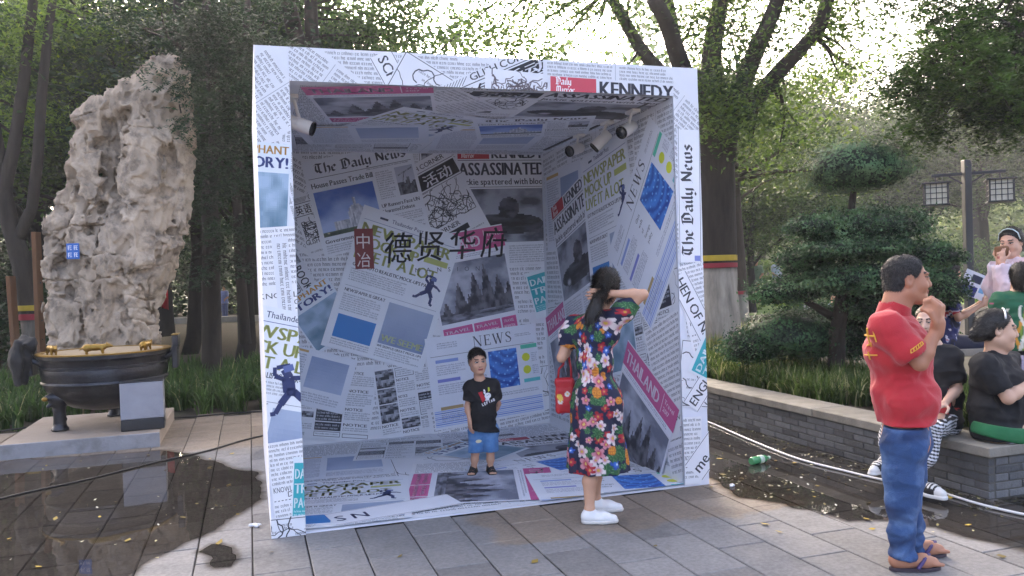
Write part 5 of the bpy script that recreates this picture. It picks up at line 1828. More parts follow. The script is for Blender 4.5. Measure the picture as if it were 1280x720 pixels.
groove([(150, 318, 8.7), (160, 306, 5.8), (172, 306, 5.8)], .0, .03)
groove([(112, 270, 8.7), (112, 285, 11.6), (116, 300, 8.7)], .03)
groove([(98, 240, 10.2), (105, 258, 8.7), (116, 272, 8.7)], .0)
groove([(128, 258, 10.2), (128, 275, 7.2)], .01); groove([(133, 270, 7.2), (128, 300, 8.7), (122, 330, 8.7), (118, 352, 7.2)], .0)
groove([(113, 385, 11.6)], .05); groove([(120, 360, 5.8), (116, 385, 7.2), (108, 415, 8.7)], .0)
groove([(96, 320, 5.8), (98, 360, 7.2), (104, 400, 8.7)], .0)
groove([(140, 285, 7.2), (150, 262, 7.2), (146, 292, 5.8)], .0)
groove([(150, 375, 10.2), (158, 400, 8.7), (150, 420, 7.2)], .0, .06); groove([(182, 360, 8.7), (186, 392, 10.2)], .0, .06)
groove([(96, 218, 13.0)], .04, .05); groove([(88, 300, 7.2), (76, 330, 7.2)], .0, .04)
def rough_rock(P):
    w = np.stack([fbm(P * 2 + 3, 2), fbm(P * 2 + 13, 2), fbm(P * 2 + 23, 2)], 1) * .22
    q = P + w
    r1 = 1 - np.abs(fbm(q * np.array([4.2, 4.2, 2.6]), 3)) * 3.2            # sharp ridges between scooped flutes
    r2 = 1 - np.abs(fbm(q * np.array([9, 9, 6]) + 9, 3)) * 3.2
    r3 = fbm(q * 21, 2)
    bed = np.abs(((q[:, 2] * 3.1 + .5 * fbm(P * 1.5 + 7, 2)) % 1) - .5)      # bedding joints
    joint = np.exp(-(bed / .025) ** 2) * (fbm(P * 1.6 + 41, 2) > .02)
    return .028 - .085 * np.clip(r1, -1.2, 1) - .036 * np.clip(r2, -1, 1) + .02 * r3 + .045 * joint
S.ruffle(rough_rock, .22)
def rockcol(V):
    t = np.clip(.5 + .9 * fbm(V * 2.2 + 3, 4), 0, 1)[:, None]
    c = np.array(hx('#978774')) * (1 - t) + np.array(hx('#beae9b')) * t
    st = np.clip(fbm(V * np.array([5, 5, 1.2]) + 8, 3) * 2.2, 0, 1)[:, None]
    return c * (1 - st * .45) + np.array(hx('#5f564c')) * st * .45
V, Fc = S.mesh()
rock = link('scholar_rock', np_mesh('scholar_rock', V, Fc, True, rockcol(V)), M_rock)
rock.location = rk0
tag(rock, 'tall pitted grey limestone garden rock standing behind the bronze cauldron', 'rock')
M_blue = mat('sign_blue', hx('#2a63b4'), .5, .05)
M_signw = mat('sign_white', hx('#dfe3e8'), .5, .05)
sg = at(91, 314, YK + min(q_ for q_ in (surf(91, 314), surf(85, 308), surf(97, 308), surf(97, 321), surf(85, 321)) if q_ is not None) - .03)
sgt = empty('notice_sign', sg); tag(sgt, 'small blue notice with white characters fixed on the rock', 'sign')
MB().box((-.085, -.004, -.105), (.085, .012, .105), .003).build('plate', M_blue, sgt)
mb = MB()
for cx_, cz_ in ((-.038, .045), (.042, .045), (-.038, -.05), (.042, -.05)):
    for (a, b, c, d) in ((-.026, .022, .026, .03), (-.026, -.004, .022, .004), (-.022, -.03, -.014, .022), (.0, -.028, .026, -.02), (.004, -.02, .012, .03))[: (5 if cx_ > 0 else 4)]:
        mb.box((cx_ + a, -.0065, cz_ + b), (cx_ + c, -.0045, cz_ + d))
mb.build('lettering', M_signw, sgt)

# ------------------------------------------------------------------ plinth, bronze cauldron, stone block
M_conc = mat('plinth_stone', hx('#94877a'), .8, .16, 4, .4, 50, dirt=hx('#6b5f52'), dirt_scale=2, dirt_amt=.6)
M_edge = mat('plinth_edge', hx('#86868a'), .6, .15, 6, .3, 50, dirt=hx('#5c5a58'), dirt_scale=4, dirt_amt=.6)
pl = empty('stone_plinth', W(-1.66, 4.45), YAW)
tag(pl, 'low pale stone slab carrying the bronze cauldron', 'plinth')
MB().box((-.76, -.86, -.02), (.66, .92, .138), .008).build('slab', M_conc, pl)
MB().box((-.78, -.89, -.02), (.67, -.861, .143), .005).build('kerb', M_edge, pl)
M_bronze = mat('dark_bronze', hx('#34353a'), .38, .3, 5, .25, 30, metal=.75, dirt=hx('#54565a'), dirt_scale=3, dirt_amt=.5)
M_gold = mat('worn_gold', hx('#8f7338'), .42, .25, 20, .2, 40, metal=.9)
M_top = mat('sand_top', hx('#8a7a62'), .9, .2, 15)
dg = empty('bronze_cauldron', W(-1.60, 4.50, .138), YAW)
tag(dg, 'dark bronze three-legged cauldron with gilded beasts on its rim', 'cauldron')
ZR = .79; RR = .66
MB().lathe([(.001, .165), (.18, .175), (.34, .215), (.47, .285), (.56, .375), (.605, .46), (.612, .475), (.628, .485), (.628, .50), (.615, .512), (.625, .56), (.628, .61), (.622, .64), (.636, .648), (.636, .664), (.622, .672), (.628, .72), (.64, .742), (.655, .75), (.655, ZR - .004)], 56).build('bowl', M_bronze, dg, True, auto=50)
MB().lathe([(.655, ZR - .003), (.668, ZR), (.668, ZR + .012), (.60, ZR + .014), (.60, ZR + .004)], 56).build('rim', M_gold, dg, True, auto=50)
MB().lathe([(.001, ZR + .006), (.599, ZR + .005)], 40).build('sand_fill', M_top, dg)
for s in (-1, 1):
    m = MB()
    for a in (-.10, .10):
        m.tube([(s * .60, a, ZR - .10), (s * .68, a, ZR - .06), (s * .715, a, ZR + .0), (s * .72, a, ZR + .10)], .032, 8)
    m.box((s * .72 - .035, -.135, ZR + .02), (s * .72 + .035, .135, ZR + .145), .01)
    m.box((s * .71 - .03, -.13, ZR - .22), (s * .71 + .03, .13, ZR + .0199), .01)
    o = m.build('handle', M_bronze, dg)
    MB().box((s * .72 - .037, -.137, ZR + .1452), (s * .72 + .037, .137, ZR + .153)).build('gilt_edge', M_gold, o)
for ang, vis in ((215, 1), (325, 1), (90, 1)):
    a = math.radians(ang)
    lx, ly = .50 * math.cos(a), .50 * math.sin(a)
    S = Sdf((-.17, -.17, -.02), (.17, .17, .50), .010)
    S.cone((0, 0, .02), (0, 0, .30), .062, .058, .02).ell((0, 0, .34), (.095, .095, .10), .04).ell((0, 0, .02), (.085, .085, .04), .03)
    o_ = np.array([math.cos(a), math.sin(a), 0])
    S.ell(o_ * .09 + [0, 0, .36], (.05, .05, .04), .03).cone(o_ * .06 + [0, 0, .30], o_ * .11 + [0, 0, .27], .03, .02, .02)
    for q in range(3):
        S.cone((.055 * math.cos(q * 2.1), .055 * math.sin(q * 2.1), .12 + .05 * q), (.055 * math.cos(q * 2.1 + 1.4), .055 * math.sin(q * 2.1 + 1.4), .17 + .05 * q), .016, .016, .015)
    S.cut((0, 0, 0.003), (0, 0, -1))
    o = S.build('leg', M_bronze, dg); o.location = (lx, ly, 0)
    n = Sdf((-.05, -.05, -.05), (.05, .05, .05), .008)
    n.ell((0, 0, 0), (.035, .035, .025), .01)
    q = n.build('gilt_snout', M_gold, o); q.location = Vector(o_ * .135) + Vector((0, 0, .35))
def beast(x, y, rz, s=1.0):
    S = Sdf((-.23, -.09, -.01), (.24, .09, .17), .0085)
    S.cone((-.11, 0, .085), (.09, 0, .085), .045, .042, .02).ell((-.10, 0, .085), (.06, .05, .05), .02).ell((.0, 0, .09), (.05, .048, .045), .02)
    S.cone((.09, 0, .09), (.155, 0, .105), .035, .03, .02).cone((.16, 0, .105), (.205, 0, .095), .028, .018, .012)
    for sy in (-1, 1):
        S.cone((.15, sy * .02, .125), (.14, sy * .028, .15), .012, .006, .008)
        for lx in (-.12, .08): S.cone((lx, sy * .028, .07), (lx + .01, sy * .030, .008), .022, .016, .012)
    S.cone((-.155, 0, .09), (-.20, 0, .06), .014, .008, .01)
    o = S.build('beast_figurine', M_gold, dg)
    o.location = (x, y, ZR + .008); o.rotation_euler = (0, 0, rz); o.scale = (s, s, s)
    return o
beast(-.02, -.45, .05, .75); beast(-.46, -.28, -1.1, .7); beast(.44, -.25, 1.3, .7)
# black cloth hung over the left handle
M_cloth = mat('black_cloth', hx('#17181b'), .8, .2, 20, .5, 30)
S = Sdf((-.2, -.24, -.42), (.2, .24, .16), .012)
S.cone((-.03, 0, .06), (-.06, -.05, -.1), .09, .11, .05).cone((-.06, -.05, -.1), (-.05, -.06, -.32), .10, .05, .05).cone((0, -.05, .07), (.08, -.09, .06), .07, .06, .04)
S.ruffle(lambda P: .018 * np.sin(P[:, 1] * 55 + P[:, 0] * 30) + .02 * fbm(P * 14, 2), .06)
o = S.build('black_cloth', M_cloth); o.location = W(-1.60, 4.5, .138 + ZR) + Matrix.Rotation(YAW, 3, 'Z') @ Vector((-.72, -.09, .06))
tag(o, 'crumpled black cloth hung over the left handle of the cauldron', 'cloth')
# grey block in front of the cauldron
M_gstone = mat('polished_grey_stone', hx('#8e909a'), .28, .1, 7, .05, 60, dirt=hx('#74757c'), dirt_scale=3, dirt_amt=.5)
M_dstone = mat('dark_stone', hx('#26272b'), .3, .15, 12)
gb = empty('stone_block', W(-1.18, 3.98, .143), YAW + .06)
tag(gb, 'grey polished stone block with a dark foot standing before the cauldron', 'stone block')
MB().box((-.205, -.17, .115), (.205, .17, .49), .006).build('block', M_gstone, gb)
MB().box((-.206, -.172, 0), (.206, .172, .113), .004).build('foot', M_dstone, gb)
MB().box((-.207, -.173, .491), (.207, .173, .502), .003).build('cap', M_dstone, gb)

# ------------------------------------------------------------------ lamp post
M_post = mat('grey_paint', hx('#2b3035'), .5, .1, 6)
M_pane = mat('lantern_pane', hx('#d8d2c2'), .5, .1, 10)
YL = 13.6
lp = empty('lamp_post', at(1213, 420, YL), .0); lp.location.z = .30
tag(lp, 'grey square lamp post with two latticed lanterns hung from its crossbar', 'lamp post')
lb = lp.location
zt = at(1210, 200, YL).z - .30
MB().box((-.06, -.06, -.3), (.06, .06, zt), .008).build('post', M_post, lp)
ang = -.42
dx_, dy_ = math.cos(ang), math.sin(ang)
za = at(1211, 217, YL).z - .30
Ma = Matrix.Translation((0, 0, za)) @ Matrix.Rotation(ang, 4, 'Z')
arm = MB().box((-.52, -.035, -.025), (-.062, .035, .025), .004, Ma).box((.062, -.035, -.025), (.56, .035, .025), .004, Ma)
for s in (-1, 1): arm.tube([Ma @ Vector((s * .06, 0, -.16)), Ma @ Vector((s * .26, 0, -.028))], .014, 6)
arm.build('crossbar', M_post, lp)
for s in (-.46, .48):
    c = Ma @ Vector((s, 0, -.12))
    Ml = Matrix.Translation(c) @ Matrix.Rotation(ang, 4, 'Z')
    w, hh = .17, .36
    f = MB()
    f.tube([c + Vector((0, 0, .10)), c + Vector((0, 0, .0))], .012, 6)
    f.box((-w - .05, -w - .05, -.025), (w + .05, w + .05, .0), .006, Ml).box((-w - .03, -w - .03, -hh - .03), (w + .03, w + .03, -hh), .006, Ml)
    for a in (-1, 1):
        for b in (-1, 1): f.box((a * w - .014, b * w - .014, -hh), (a * w + .014, b * w + .014, -.025), 0, Ml)
    fo = f.build('lantern', M_post, lp)
    MB().box((-w + .012, -w + .012, -hh + .002), (w - .012, w - .012, -.027), 0, Ml).build('pane', M_pane, fo)
    g = MB()
    for side in range(4):
        Ms = Ml @ Matrix.Rotation(side * PI / 2, 4, 'Z')
        for k in range(1, 4):
            x = -w + 2 * w * k / 4
            g.box((x - .006, -w - .004, -hh + .002), (x + .006, -w + .008, -.027), 0, Ms)
            z = -hh + hh * k / 4
            g.box((-w + .015, -w - .006, z - .006), (w - .015, -w + .006, z + .006), 0, Ms)
    g.build('lattice', M_post, fo)

# ------------------------------------------------------------------ props and oddments
M_wood = mat('old_timber', hx('#6b4a30'), .85, .3, 6, .6, 30, stretch=(1, 1, .15))
def prop(label, a, b, wd, Y):
    A, Bq = at(*a, Y), at(*b, Y)
    d = (Bq - A)
    t = empty('timber_prop', A)
    t.rotation_euler = d.to_track_quat('Z', 'Y').to_euler()
    tag(t, label, 'timber prop', 'timber props beside the banded tree')
    MB().box((-wd / 2, -.035, -.15), (wd / 2, .035, d.length), .006).build('board', M_wood, t)
    m = MB()
    for k in range(4): m.lathe([(.0, 0), (.012, 0), (.012, .008), (0, .01)], 8, Matrix.Translation((0, -.036, .2 + k * .3)) @ Matrix.Rotation(PI / 2, 4, 'X'))
    m.build('bolt', M_black, t)
prop('taller brown timber board right of the leaning banded tree', (51, 440), (45, 290), .16, 13.0)
prop('shorter brown timber board left of the leaning banded tree', (20, 440), (13, 345), .16, 13.2)
M_flag = mat('red_cloth', hx('#b3202a'), .7, .1, 10)
fl = empty('red_pennant', at(206, 384, 14.5)); tag(fl, 'small red cloth pennant hanging on the dark trunk behind the rock', 'pennant')
m = MB(); n = 8
Vp = [(-.06 + .13 * (i / n) + 0, .03 * math.sin(i * 1.3), (0 if j == 0 else .42) - .05 * (i / n) * (1 if j == 0 else -1)) for j in range(2) for i in range(n + 1)]
m.add(Vp, [(i, i + 1, n + 2 + i, n + 1 + i) for i in range(n)])
pf = m.build('cloth', M_flag, fl, True); pf.modifiers.new('thick', 'SOLIDIFY').thickness = .006
MB().tube([(-.065, 0, -.02), (-.065, 0, .5)], .008, 6).build('stick', M_wood, fl)
M_path = mat('pale_path', hx('#c2bbae'), .9, .15, 2)
pp = sheet('path', [(-40, 37), (3, 37), (3, 41), (-40, 41)], -.03, M_path)
kb = MB()
kb.box((-32, 36.6, -.05), (3, 36.98, .22), .01)
tag(kb.build('path_kerb', M_path), 'pale stone kerb along the far path on the left', 'kerb')
wl = MB().box((at(-40, 400, 20).x, 20, -.05), (at(62, 400, 20).x, 20.4, .75), .02).build('stone_wall', M_cope)
tag(wl, 'low grey stone wall behind the timber props on the left', 'wall')
M_rub = mat('black_rubber', hx('#121213'), .5, .1)
M_hose = mat('white_hose', hx('#d9d8d6'), .4, .06)
def smooth_path(pts, k=8):
    P = [Vector(p) for p in pts]; out = []
    for i in range(len(P) - 1):
        p0, p1, p2, p3 = P[max(i - 1, 0)], P[i], P[i + 1], P[min(i + 2, len(P) - 1)]
        for q in range(k):
            t = q / k
            out.append(.5 * ((2 * p1) + (p2 - p0) * t + (2 * p0 - 5 * p1 + 4 * p2 - p3) * t * t + (3 * p1 - p0 - 3 * p2 + p3) * t ** 3))
    out.append(P[-1]); return out
m = MB().tube(smooth_path([W(*p, .011) for p in ((-2.7, 1.45), (-2.1, 1.75), (-1.83, 1.98), (-1.43, 2.26), (-.95, 2.72), (-.55, 3.02), (-.22, 3.42), (.05, 3.66), (.3, 3.8))]), .009, 8)
tag(m.build('cable', M_rub, None, True), 'black cable crossing the dark puddle on the left', 'cable')
m = MB().tube(smooth_path([W(*p, .012) for p in ((-3.2, 5.2), (-2.6, 5.5), (-2.2, 5.55), (-1.7, 5.45), (-.9, 5.34), (-.4, 5.38), (.1, 5.34), (.6, 5.4))]), .010, 8)
tag(m.build('cable', M_rub, None, True), 'black cable along the grass edge behind the plinth', 'cable')
m = MB().tube(smooth_path([W(*p, .016) for p in ((4.5, 3.2), (4.42, 2.1), (4.29, 1.25), (4.19, .39), (4.25, -.17), (4.30, -.46), (4.40, -.84), (4.41, -1.27), (4.52, -1.62), (4.8, -1.8))]), .009, 8)
tag(m.build('hose', M_hose, None, True), 'thin white hose lying along the foot of the brick wall', 'hose')
# green bottle lying in the wet
M_green = mat('green_plastic', hx('#4f9a63'), .15, .1, 10, coat=.5)
M_pale = mat('bottle_label', hx('#c6d8c4'), .5, .1)
bo = empty('plastic_bottle', W(3.84, .38, .038)); bo.rotation_euler = (0, PI / 2, .55)
tag(bo, 'green plastic bottle lying in the puddle beside the brick wall', 'bottle')
MB().lathe([(.001, -.10), (.028, -.10), (.033, -.09), (.033, -.03), (.030, -.025), (.033, -.02), (.033, .04), (.028, .065), (.014, .085), (.012, .098)], 18).build('body', M_green, bo, True, auto=60)
MB().lathe([(.012, .098), (.015, .099), (.015, .115), (.001, .117)], 14).build('cap', M_pale, bo, True, auto=40)
MB().lathe([(.0336, -.015), (.0338, .03)], 18).build('wrapper', M_pale, bo, True)
M_tis = mat('tissue_white', hx('#d5d6da'), .9, .05)
def tissue(p, s, seed, label):
    S = Sdf((-.1, -.1, -.02), (.1, .1, .07), .007)
    r = random.Random(seed)
    for _ in range(6): S.ell((r.uniform(-.04, .04), r.uniform(-.025, .025), .018), (r.uniform(.015, .035), r.uniform(.012, .025), r.uniform(.012, .022)), .012)
    S.ruffle(lambda P: .012 * fbm(P * 60 + seed, 3), .03); S.cut((0, 0, .001), (0, 0, -1))
    o = S.build('crumpled_tissue', M_tis); o.location = p; o.scale = (s, s, s); o.rotation_euler = (0, 0, seed)
    tag(o, label, 'tissue')
tissue(W(-.10, .29, .002), .62, 3, 'crumpled white tissue on the paving left of the booth')
tissue(W(3.24, -.14, .004), .5, 4, 'small crumpled white scrap at the edge of the right puddle')
# fallen blossom and leaves
def litter(name, label, n, pts, cols, seed, size, z=.006):
    rs = np.random.RandomState(seed)
    C = []
    for (x0, y0, x1, y1, wgt) in pts:
        k = int(n * wgt)
        C.append(np.column_stack([rs.uniform(x0, x1, k), rs.uniform(y0, y1, k), np.full(k, z) + rs.uniform(0, .004, k)]))
    C = Wn(np.concatenate(C)); n = len(C)
    a = rs.uniform(0, 6.28, n); L = size * rs.uniform(.5, 1.5, n)
    d = np.stack([np.cos(a), np.sin(a), rs.uniform(-.1, .25, n)], 1) * L[:, None]; s = np.stack([-np.sin(a), np.cos(a), rs.uniform(-.2, .2, n)], 1) * (L * .33)[:, None]
    V = np.stack([C - d * .5, C + s, C + d * .5 + np.array([0, 0, .003]), C - s], 1).reshape(-1, 3)
    col = np.array([hx(c) for c in cols])[rs.randint(0, len(cols), n)]
    me = np_mesh(name, V, np.arange(4 * n).reshape(-1, 4), False, np.repeat(col, 4, 0)); me.materials.append(M_litter)
    tag(link(name, me), label, 'litter', None, 'stuff')
M_litter = mat('dry_petals', attr=True, rough=.8, var=0)
litter('fallen_petals', 'pale fallen petals floating on the puddles and along the wall', 300, [(3.3, -1.6, 4.55, 1.2, .5), (4.3, -1.1, 4.56, 2.6, .25), (-2.4, -.4, -.2, 3.2, .14), (3.2, -.5, 3.7, .2, .11)], ['#c9c2a0', '#b5ab7f', '#d8d4c0', '#8f8352'], 61, .022)
litter('fallen_leaves', 'small yellow leaves scattered on the wet paving', 60, [(-2.6, -.4, -.2, 3.4, .45), (-.5, -1.2, 3.2, -.1, .15), (3.3, -2, 4.5, 1, .4)], ['#b59a3a', '#8a7431', '#6f5f2c'], 62, .05)
litter('wall_debris', 'dark crumbs of soil and moss along the foot of the wall', 700, [(4.42, -1.14, 4.58, 4, .8), (4.3, -1.3, 5.2, -1.15, .2)], ['#3b3426', '#4d4a2a', '#2b261c'], 63, .03, .004)

# ------------------------------------------------------------------ people
M_skin = mat('skin', attr=True, rough=.5, var=.06, scale=14, spec=.4)
M_hair = mat('black_hair', hx('#17130f'), .38, .35, 60, .7, 120, spec=.6, stretch=(1, 1, .25))
M_hair_grey = mat('short_hair', hx('#1f1d1c'), .6, .5, 90, .9, 160)
M_eye = mat('eye', attr=True, rough=.15, var=0)
ZV = np.array([0, 0, 1.0])

def head_axes(f, up=(0, 0, 1)):
    f = unit(f); u = np.array(up, float); u = unit(u - f * (u @ f)); r = np.cross(f, u)
    return r, f, u

def add_head(S, c, f, up, s, male=False, child=False):
    r, f, u = head_axes(f, up)
    g = lambda a, b, d: np.array(c) + (r * a + f * b + u * d) * s
    A = [r, f, u]
    k = lambda v: v * s
    S.ell(g(0, -.012, .035), np.array([.074, .094, .082]) * s, k(.02), axes=A)
    S.ell(g(0, .028, -.025), np.array([.062 if not child else .068, .066, .074]) * s, k(.03), axes=A)
    S.ell(g(0, .064 if not child else .058, -.090 if not child else -.078), np.array([.032, .034, .024]) * s, k(.03), axes=A)
    S.cone(g(-.045, .0, -.06), g(-.018, .055, -.09), k(.028), k(.022), k(.03)); S.cone(g(.045, .0, -.06), g(.018, .055, -.09), k(.028), k(.022), k(.03))
    for sg in (-1, 1):
        S.ell(g(sg * .036, .062, -.028), np.array([.028, .026, .026]) * s, k(.025), axes=A)
        S.ell(g(sg * .030, .100, .010), np.array([.017, .013, .011]) * s, k(.016), 'sub', axes=A)
        S.ell(g(sg * .026, .083, .030), np.array([.028, .012, .009]) * s, k(.014), axes=A)
        S.ell(g(sg * .074, -.008, -.004), np.array([.010, .021, .033]) * s, k(.008), axes=A)
        S.ell(g(sg * .082, -.004, .0), np.array([.006, .011, .018]) * s, k(.006), 'sub', axes=A)
        S.ell(g(sg * .011, .099, -.030), np.array([.008, .008, .007]) * s, k(.006), axes=A)
        S.ell(g(sg * .030, .084, .008), np.array([.019, .0115, .0125]) * s, k(.003), axes=A)
    nl = .100 if not child else .094
    S.cone(g(0, .088, .018), g(0, nl + .006, -.024), k(.0085), k(.0125 if not child else .011), k(.014))
    S.ell(g(0, .092, -.053), np.array([.024, .011, .0055]) * s, k(.006), axes=A)
    S.ell(g(0, .090, -.064), np.array([.020, .011, .0065]) * s, k(.007), axes=A)
    return r, f, u

def face_paint(V, c, ax, s, skin, lip='#a4584f', brow='#221b17', blush=.0, shade=None):
    r, f, u = ax
    q = (V - np.array(c)) / s
    a, b, d = q @ r, q @ f, q @ u
    col = np.tile(np.array(hx(skin)), (len(V), 1))
    red = np.clip(.5 + fbm(V * 9, 2), 0, 1)[:, None]
    col = col * (1 + (red - .5) * np.array([.10, .16, .18]) * -1)
    m = (np.abs(a) < .023) & (b > .085) & (d < -.049) & (d > -.069)
    col[m] = np.array(hx(lip))
    m = (np.abs(a) < .021) & (b > .085) & (np.abs(d + .0588) < .0022)
    col[m] = np.array(hx('#5b2d29'))
    aa = np.abs(a)
    m = (aa > .012) & (aa < .048) & (b > .055) & (np.abs(d - (.034 - (aa - .03) ** 2 * 6)) < .0055)
    col[m] = np.array(hx(brow))
    m = (aa > .012) & (aa < .047) & (b > .055) & (np.abs(d - (.0165 - (aa - .03) ** 2 * 14)) < .0032)
    col[m] = np.array(hx('#2a1d18'))
    m = (np.abs(aa - .010) < .005) & (b > .098) & (np.abs(d + .036) < .003)
    col[m] = np.array(hx('#5b3328'))
    return col

def eyes(parent, c, ax, s, e=1.0):
    r, f, u = ax
    for sg in (-1, 1):
        V, Fc = [], []
        n, m = 16, 10
        for i in range(m + 1):
            for j in range(n):
                a, b = PI * i / m, 2 * PI * j / n
                V.append((math.sin(a) * math.cos(b), math.cos(a), math.sin(a) * math.sin(b)))
        for i in range(m):
            for j in range(n): Fc.append((i * n + j, i * n + (j + 1) % n, (i + 1) * n + (j + 1) % n, (i + 1) * n + j))
        V = np.array(V)
        col = np.tile(np.array(hx('#d8d2ca')), (len(V), 1))
        col[np.hypot(V[:, 0], V[:, 2]) < .62] = np.array(hx('#1c1310'))
        co = np.array(c) + (r * sg * .0305 + f * .0865 + u * .0085) * s
        W_ = co + (V[:, :1] * r * .0135 * e + V[:, 1:2] * f * .0105 + V[:, 2:] * u * .0068 * e) * s
        link('eye', np_mesh('eye', W_, np.array(Fc), True, col), M_eye, parent)

def strands(parent, V, Fc, n, L, wd, dirfn, seed, col=('#0f0c0a', '#2a2420'), name='hair_strands'):
    rs = np.random.RandomState(seed)
    q = V[Fc[rs.randint(0, len(Fc), n)]]
    nr = np.cross(q[:, 1] - q[:, 0], q[:, 3] - q[:, 0]); nr /= np.linalg.norm(nr, axis=1)[:, None] + 1e-12
    w = rs.rand(n, 1); P = q[:, 0] * w + q[:, 2] * (1 - w)
    d = dirfn(P, nr) + rs.normal(size=(n, 3)) * .28; d /= np.linalg.norm(d, axis=1)[:, None]
    s = np.cross(nr, d); s /= np.linalg.norm(s, axis=1)[:, None] + 1e-9
    l = (L * rs.uniform(.5, 1.3, n))[:, None]; c = P + nr * .001
    T = np.stack([c - d * l * .4, c + s * wd + nr * .002, c + d * l * .6 + nr * L * .10, c - s * wd + nr * .002], 1).reshape(-1, 3)
    t = rs.rand(n, 1); cc = np.array(hx(col[0])) * t + np.array(hx(col[1])) * (1 - t)
    return tag(link(name, np_mesh(name, T, np.arange(4 * n).reshape(-1, 4), False, np.repeat(cc, 4, 0)), M_strand, parent), kind='stuff')
M_strand = mat('hair_strand', attr=True, rough=.4, var=0, spec=.5)
def add_hand(S, w, d, n, s=1.0, curl=.4, thumb=1, spread=.08, k=.006, fist=False):
    """wrist, direction of the palm, normal of the palm side; curl in radians per joint"""
    w, d = np.array(w, float), unit(d); n = np.array(n, float); n = unit(n - d * (n @ d)); l = np.cross(d, n) * thumb
    S.box(w + d * .047 * s, np.array([.048, .037, .014]) * s, .013 * s, .012 * s, axes=[d, l, n])
    S.cone(w - d * .02 * s, w + d * .02 * s, .024 * s, .026 * s, .012 * s)
    for i, (off, ln, st) in enumerate(((.029, .070, .088), (.010, .080, .094), (-.010, .074, .091), (-.028, .058, .083))):
        p = w + d * st * s + l * off * s
        dd = unit(d + l * off * spread * 20)
        ang = 0
        for q, fr in enumerate((.44, .31, .25)):
            ang += curl * (1.0 if q else .9) * (1 + .06 * i)
            v = dd * math.cos(ang) + n * math.sin(ang)
            p2 = p + v * ln * fr * s
            S.cone(p, p2, (.0088 - .0006 * q) * s, (.0082 - .0007 * q) * s, .004 * s)
            p = p2
    if fist: S.ell(w + d * .072 * s + n * .022 * s, np.array([.034, .036, .026]) * s, .014 * s, axes=[d, l, n])
    p = w + d * .022 * s + l * .030 * s
    for q, (ln, v) in enumerate(((.042, d * .6 + l * .75 + n * .35), (.034, d * .85 + l * (.35 - curl * .4) + n * (.3 + curl * .4)), (.027, d * .9 + l * (.1 - curl * .5) + n * (.3 + curl * .5)))):
        if fist: v = (d * .9 + l * .25 + n * .5, d * .3 - l * .35 + n * .9, -d * .2 - l * .9 + n * .35)[q]
        v = unit(v); p2 = p + v * ln * s
        S.cone(p, p2, (.012 - .0015 * q) * s, (.0105 - .0014 * q) * s, .006 * s); p = p2

def wrinkle(amp, seed, fx=(5, 5, 14)):
    def fn(P):
        w = fbm(P * np.array((3, 3, 3)) + seed, 2)
        q = P + .05 * w[:, None]
        a = np.abs(fbm(q * np.array(fx) + seed, 2)); b = np.abs(fbm(q * np.array((11, 11, 6)) + seed * 2, 2))
        c = np.abs(fbm((q[:, [1, 2, 0]] + q) * np.array((7, 12, 5)) + seed * 3, 2))
        return amp * (.7 * w + 1.9 * a ** .7 + .9 * b + .9 * c - .9)
    return fn
def add_body(S, J, b, arms=True, legs=True):
    """trunk, neck and limbs from joints J; b scales the girth"""
    S.chain([J['pelvis'], J['waist'], J['chest']], [.115 * b, .105 * b, .115 * b], .06)
    S.cone(J['hipL'], J['hipR'], .10 * b, .10 * b, .05)
    cl = J['chest'] + (J['shL'] - J['shR']) * .22; cr = J['chest'] - (J['shL'] - J['shR']) * .22
    S.cone(cl, cr, .105 * b, .105 * b, .05)
    S.cone(J['shL'], J['shR'], .058 * b, .058 * b, .05)
    S.cone(J['chest'], J['neck'], .08 * b, .06 * b, .06)
    S.cone(J['neck'], J['headbase'], .056 * J.get('nk', 1), .052 * J.get('nk', 1), .03)
    if arms:
        for s in 'LR':
            if 'el' + s not in J: continue
            m = J['sh' + s] * .5 + J['el' + s] * .5
            S.chain([J['sh' + s], m, J['el' + s]], [.052 * b, .045 * b, .036 * b], .03)
            e, w = J['el' + s], J['wr' + s]
            S.chain([e, e * .7 + w * .3, w], [.037 * b, .040 * b, .025 * b], .02)
    if legs:
        for s in 'LR':
            if 'kn' + s not in J: continue
            S.chain([J['hip' + s], J['hip' + s] * .5 + J['kn' + s] * .5, J['kn' + s]], [.095 * b * J.get('leg', 1), .078 * b * J.get('leg', 1), .054 * b * J.get('leg', 1)], .03)
            k, a = J['kn' + s], J['an' + s]
            bk = J['calf'] if 'calf' in J else np.zeros(3)
            S.chain([k, k * .68 + a * .32 + bk * .02, a], [.052 * b * J.get('leg', 1), .054 * b * J.get('leg', 1), .034 * b], .02)
def bounds(J, pad=.22):
    P = np.array([v for v in J.values() if isinstance(v, np.ndarray) and v.shape == (3,)])
    return P.min(0) - pad, P.max(0) + pad
def person_root(name, loc, label):
    t = empty(name, loc); return tag(t, label, 'person')
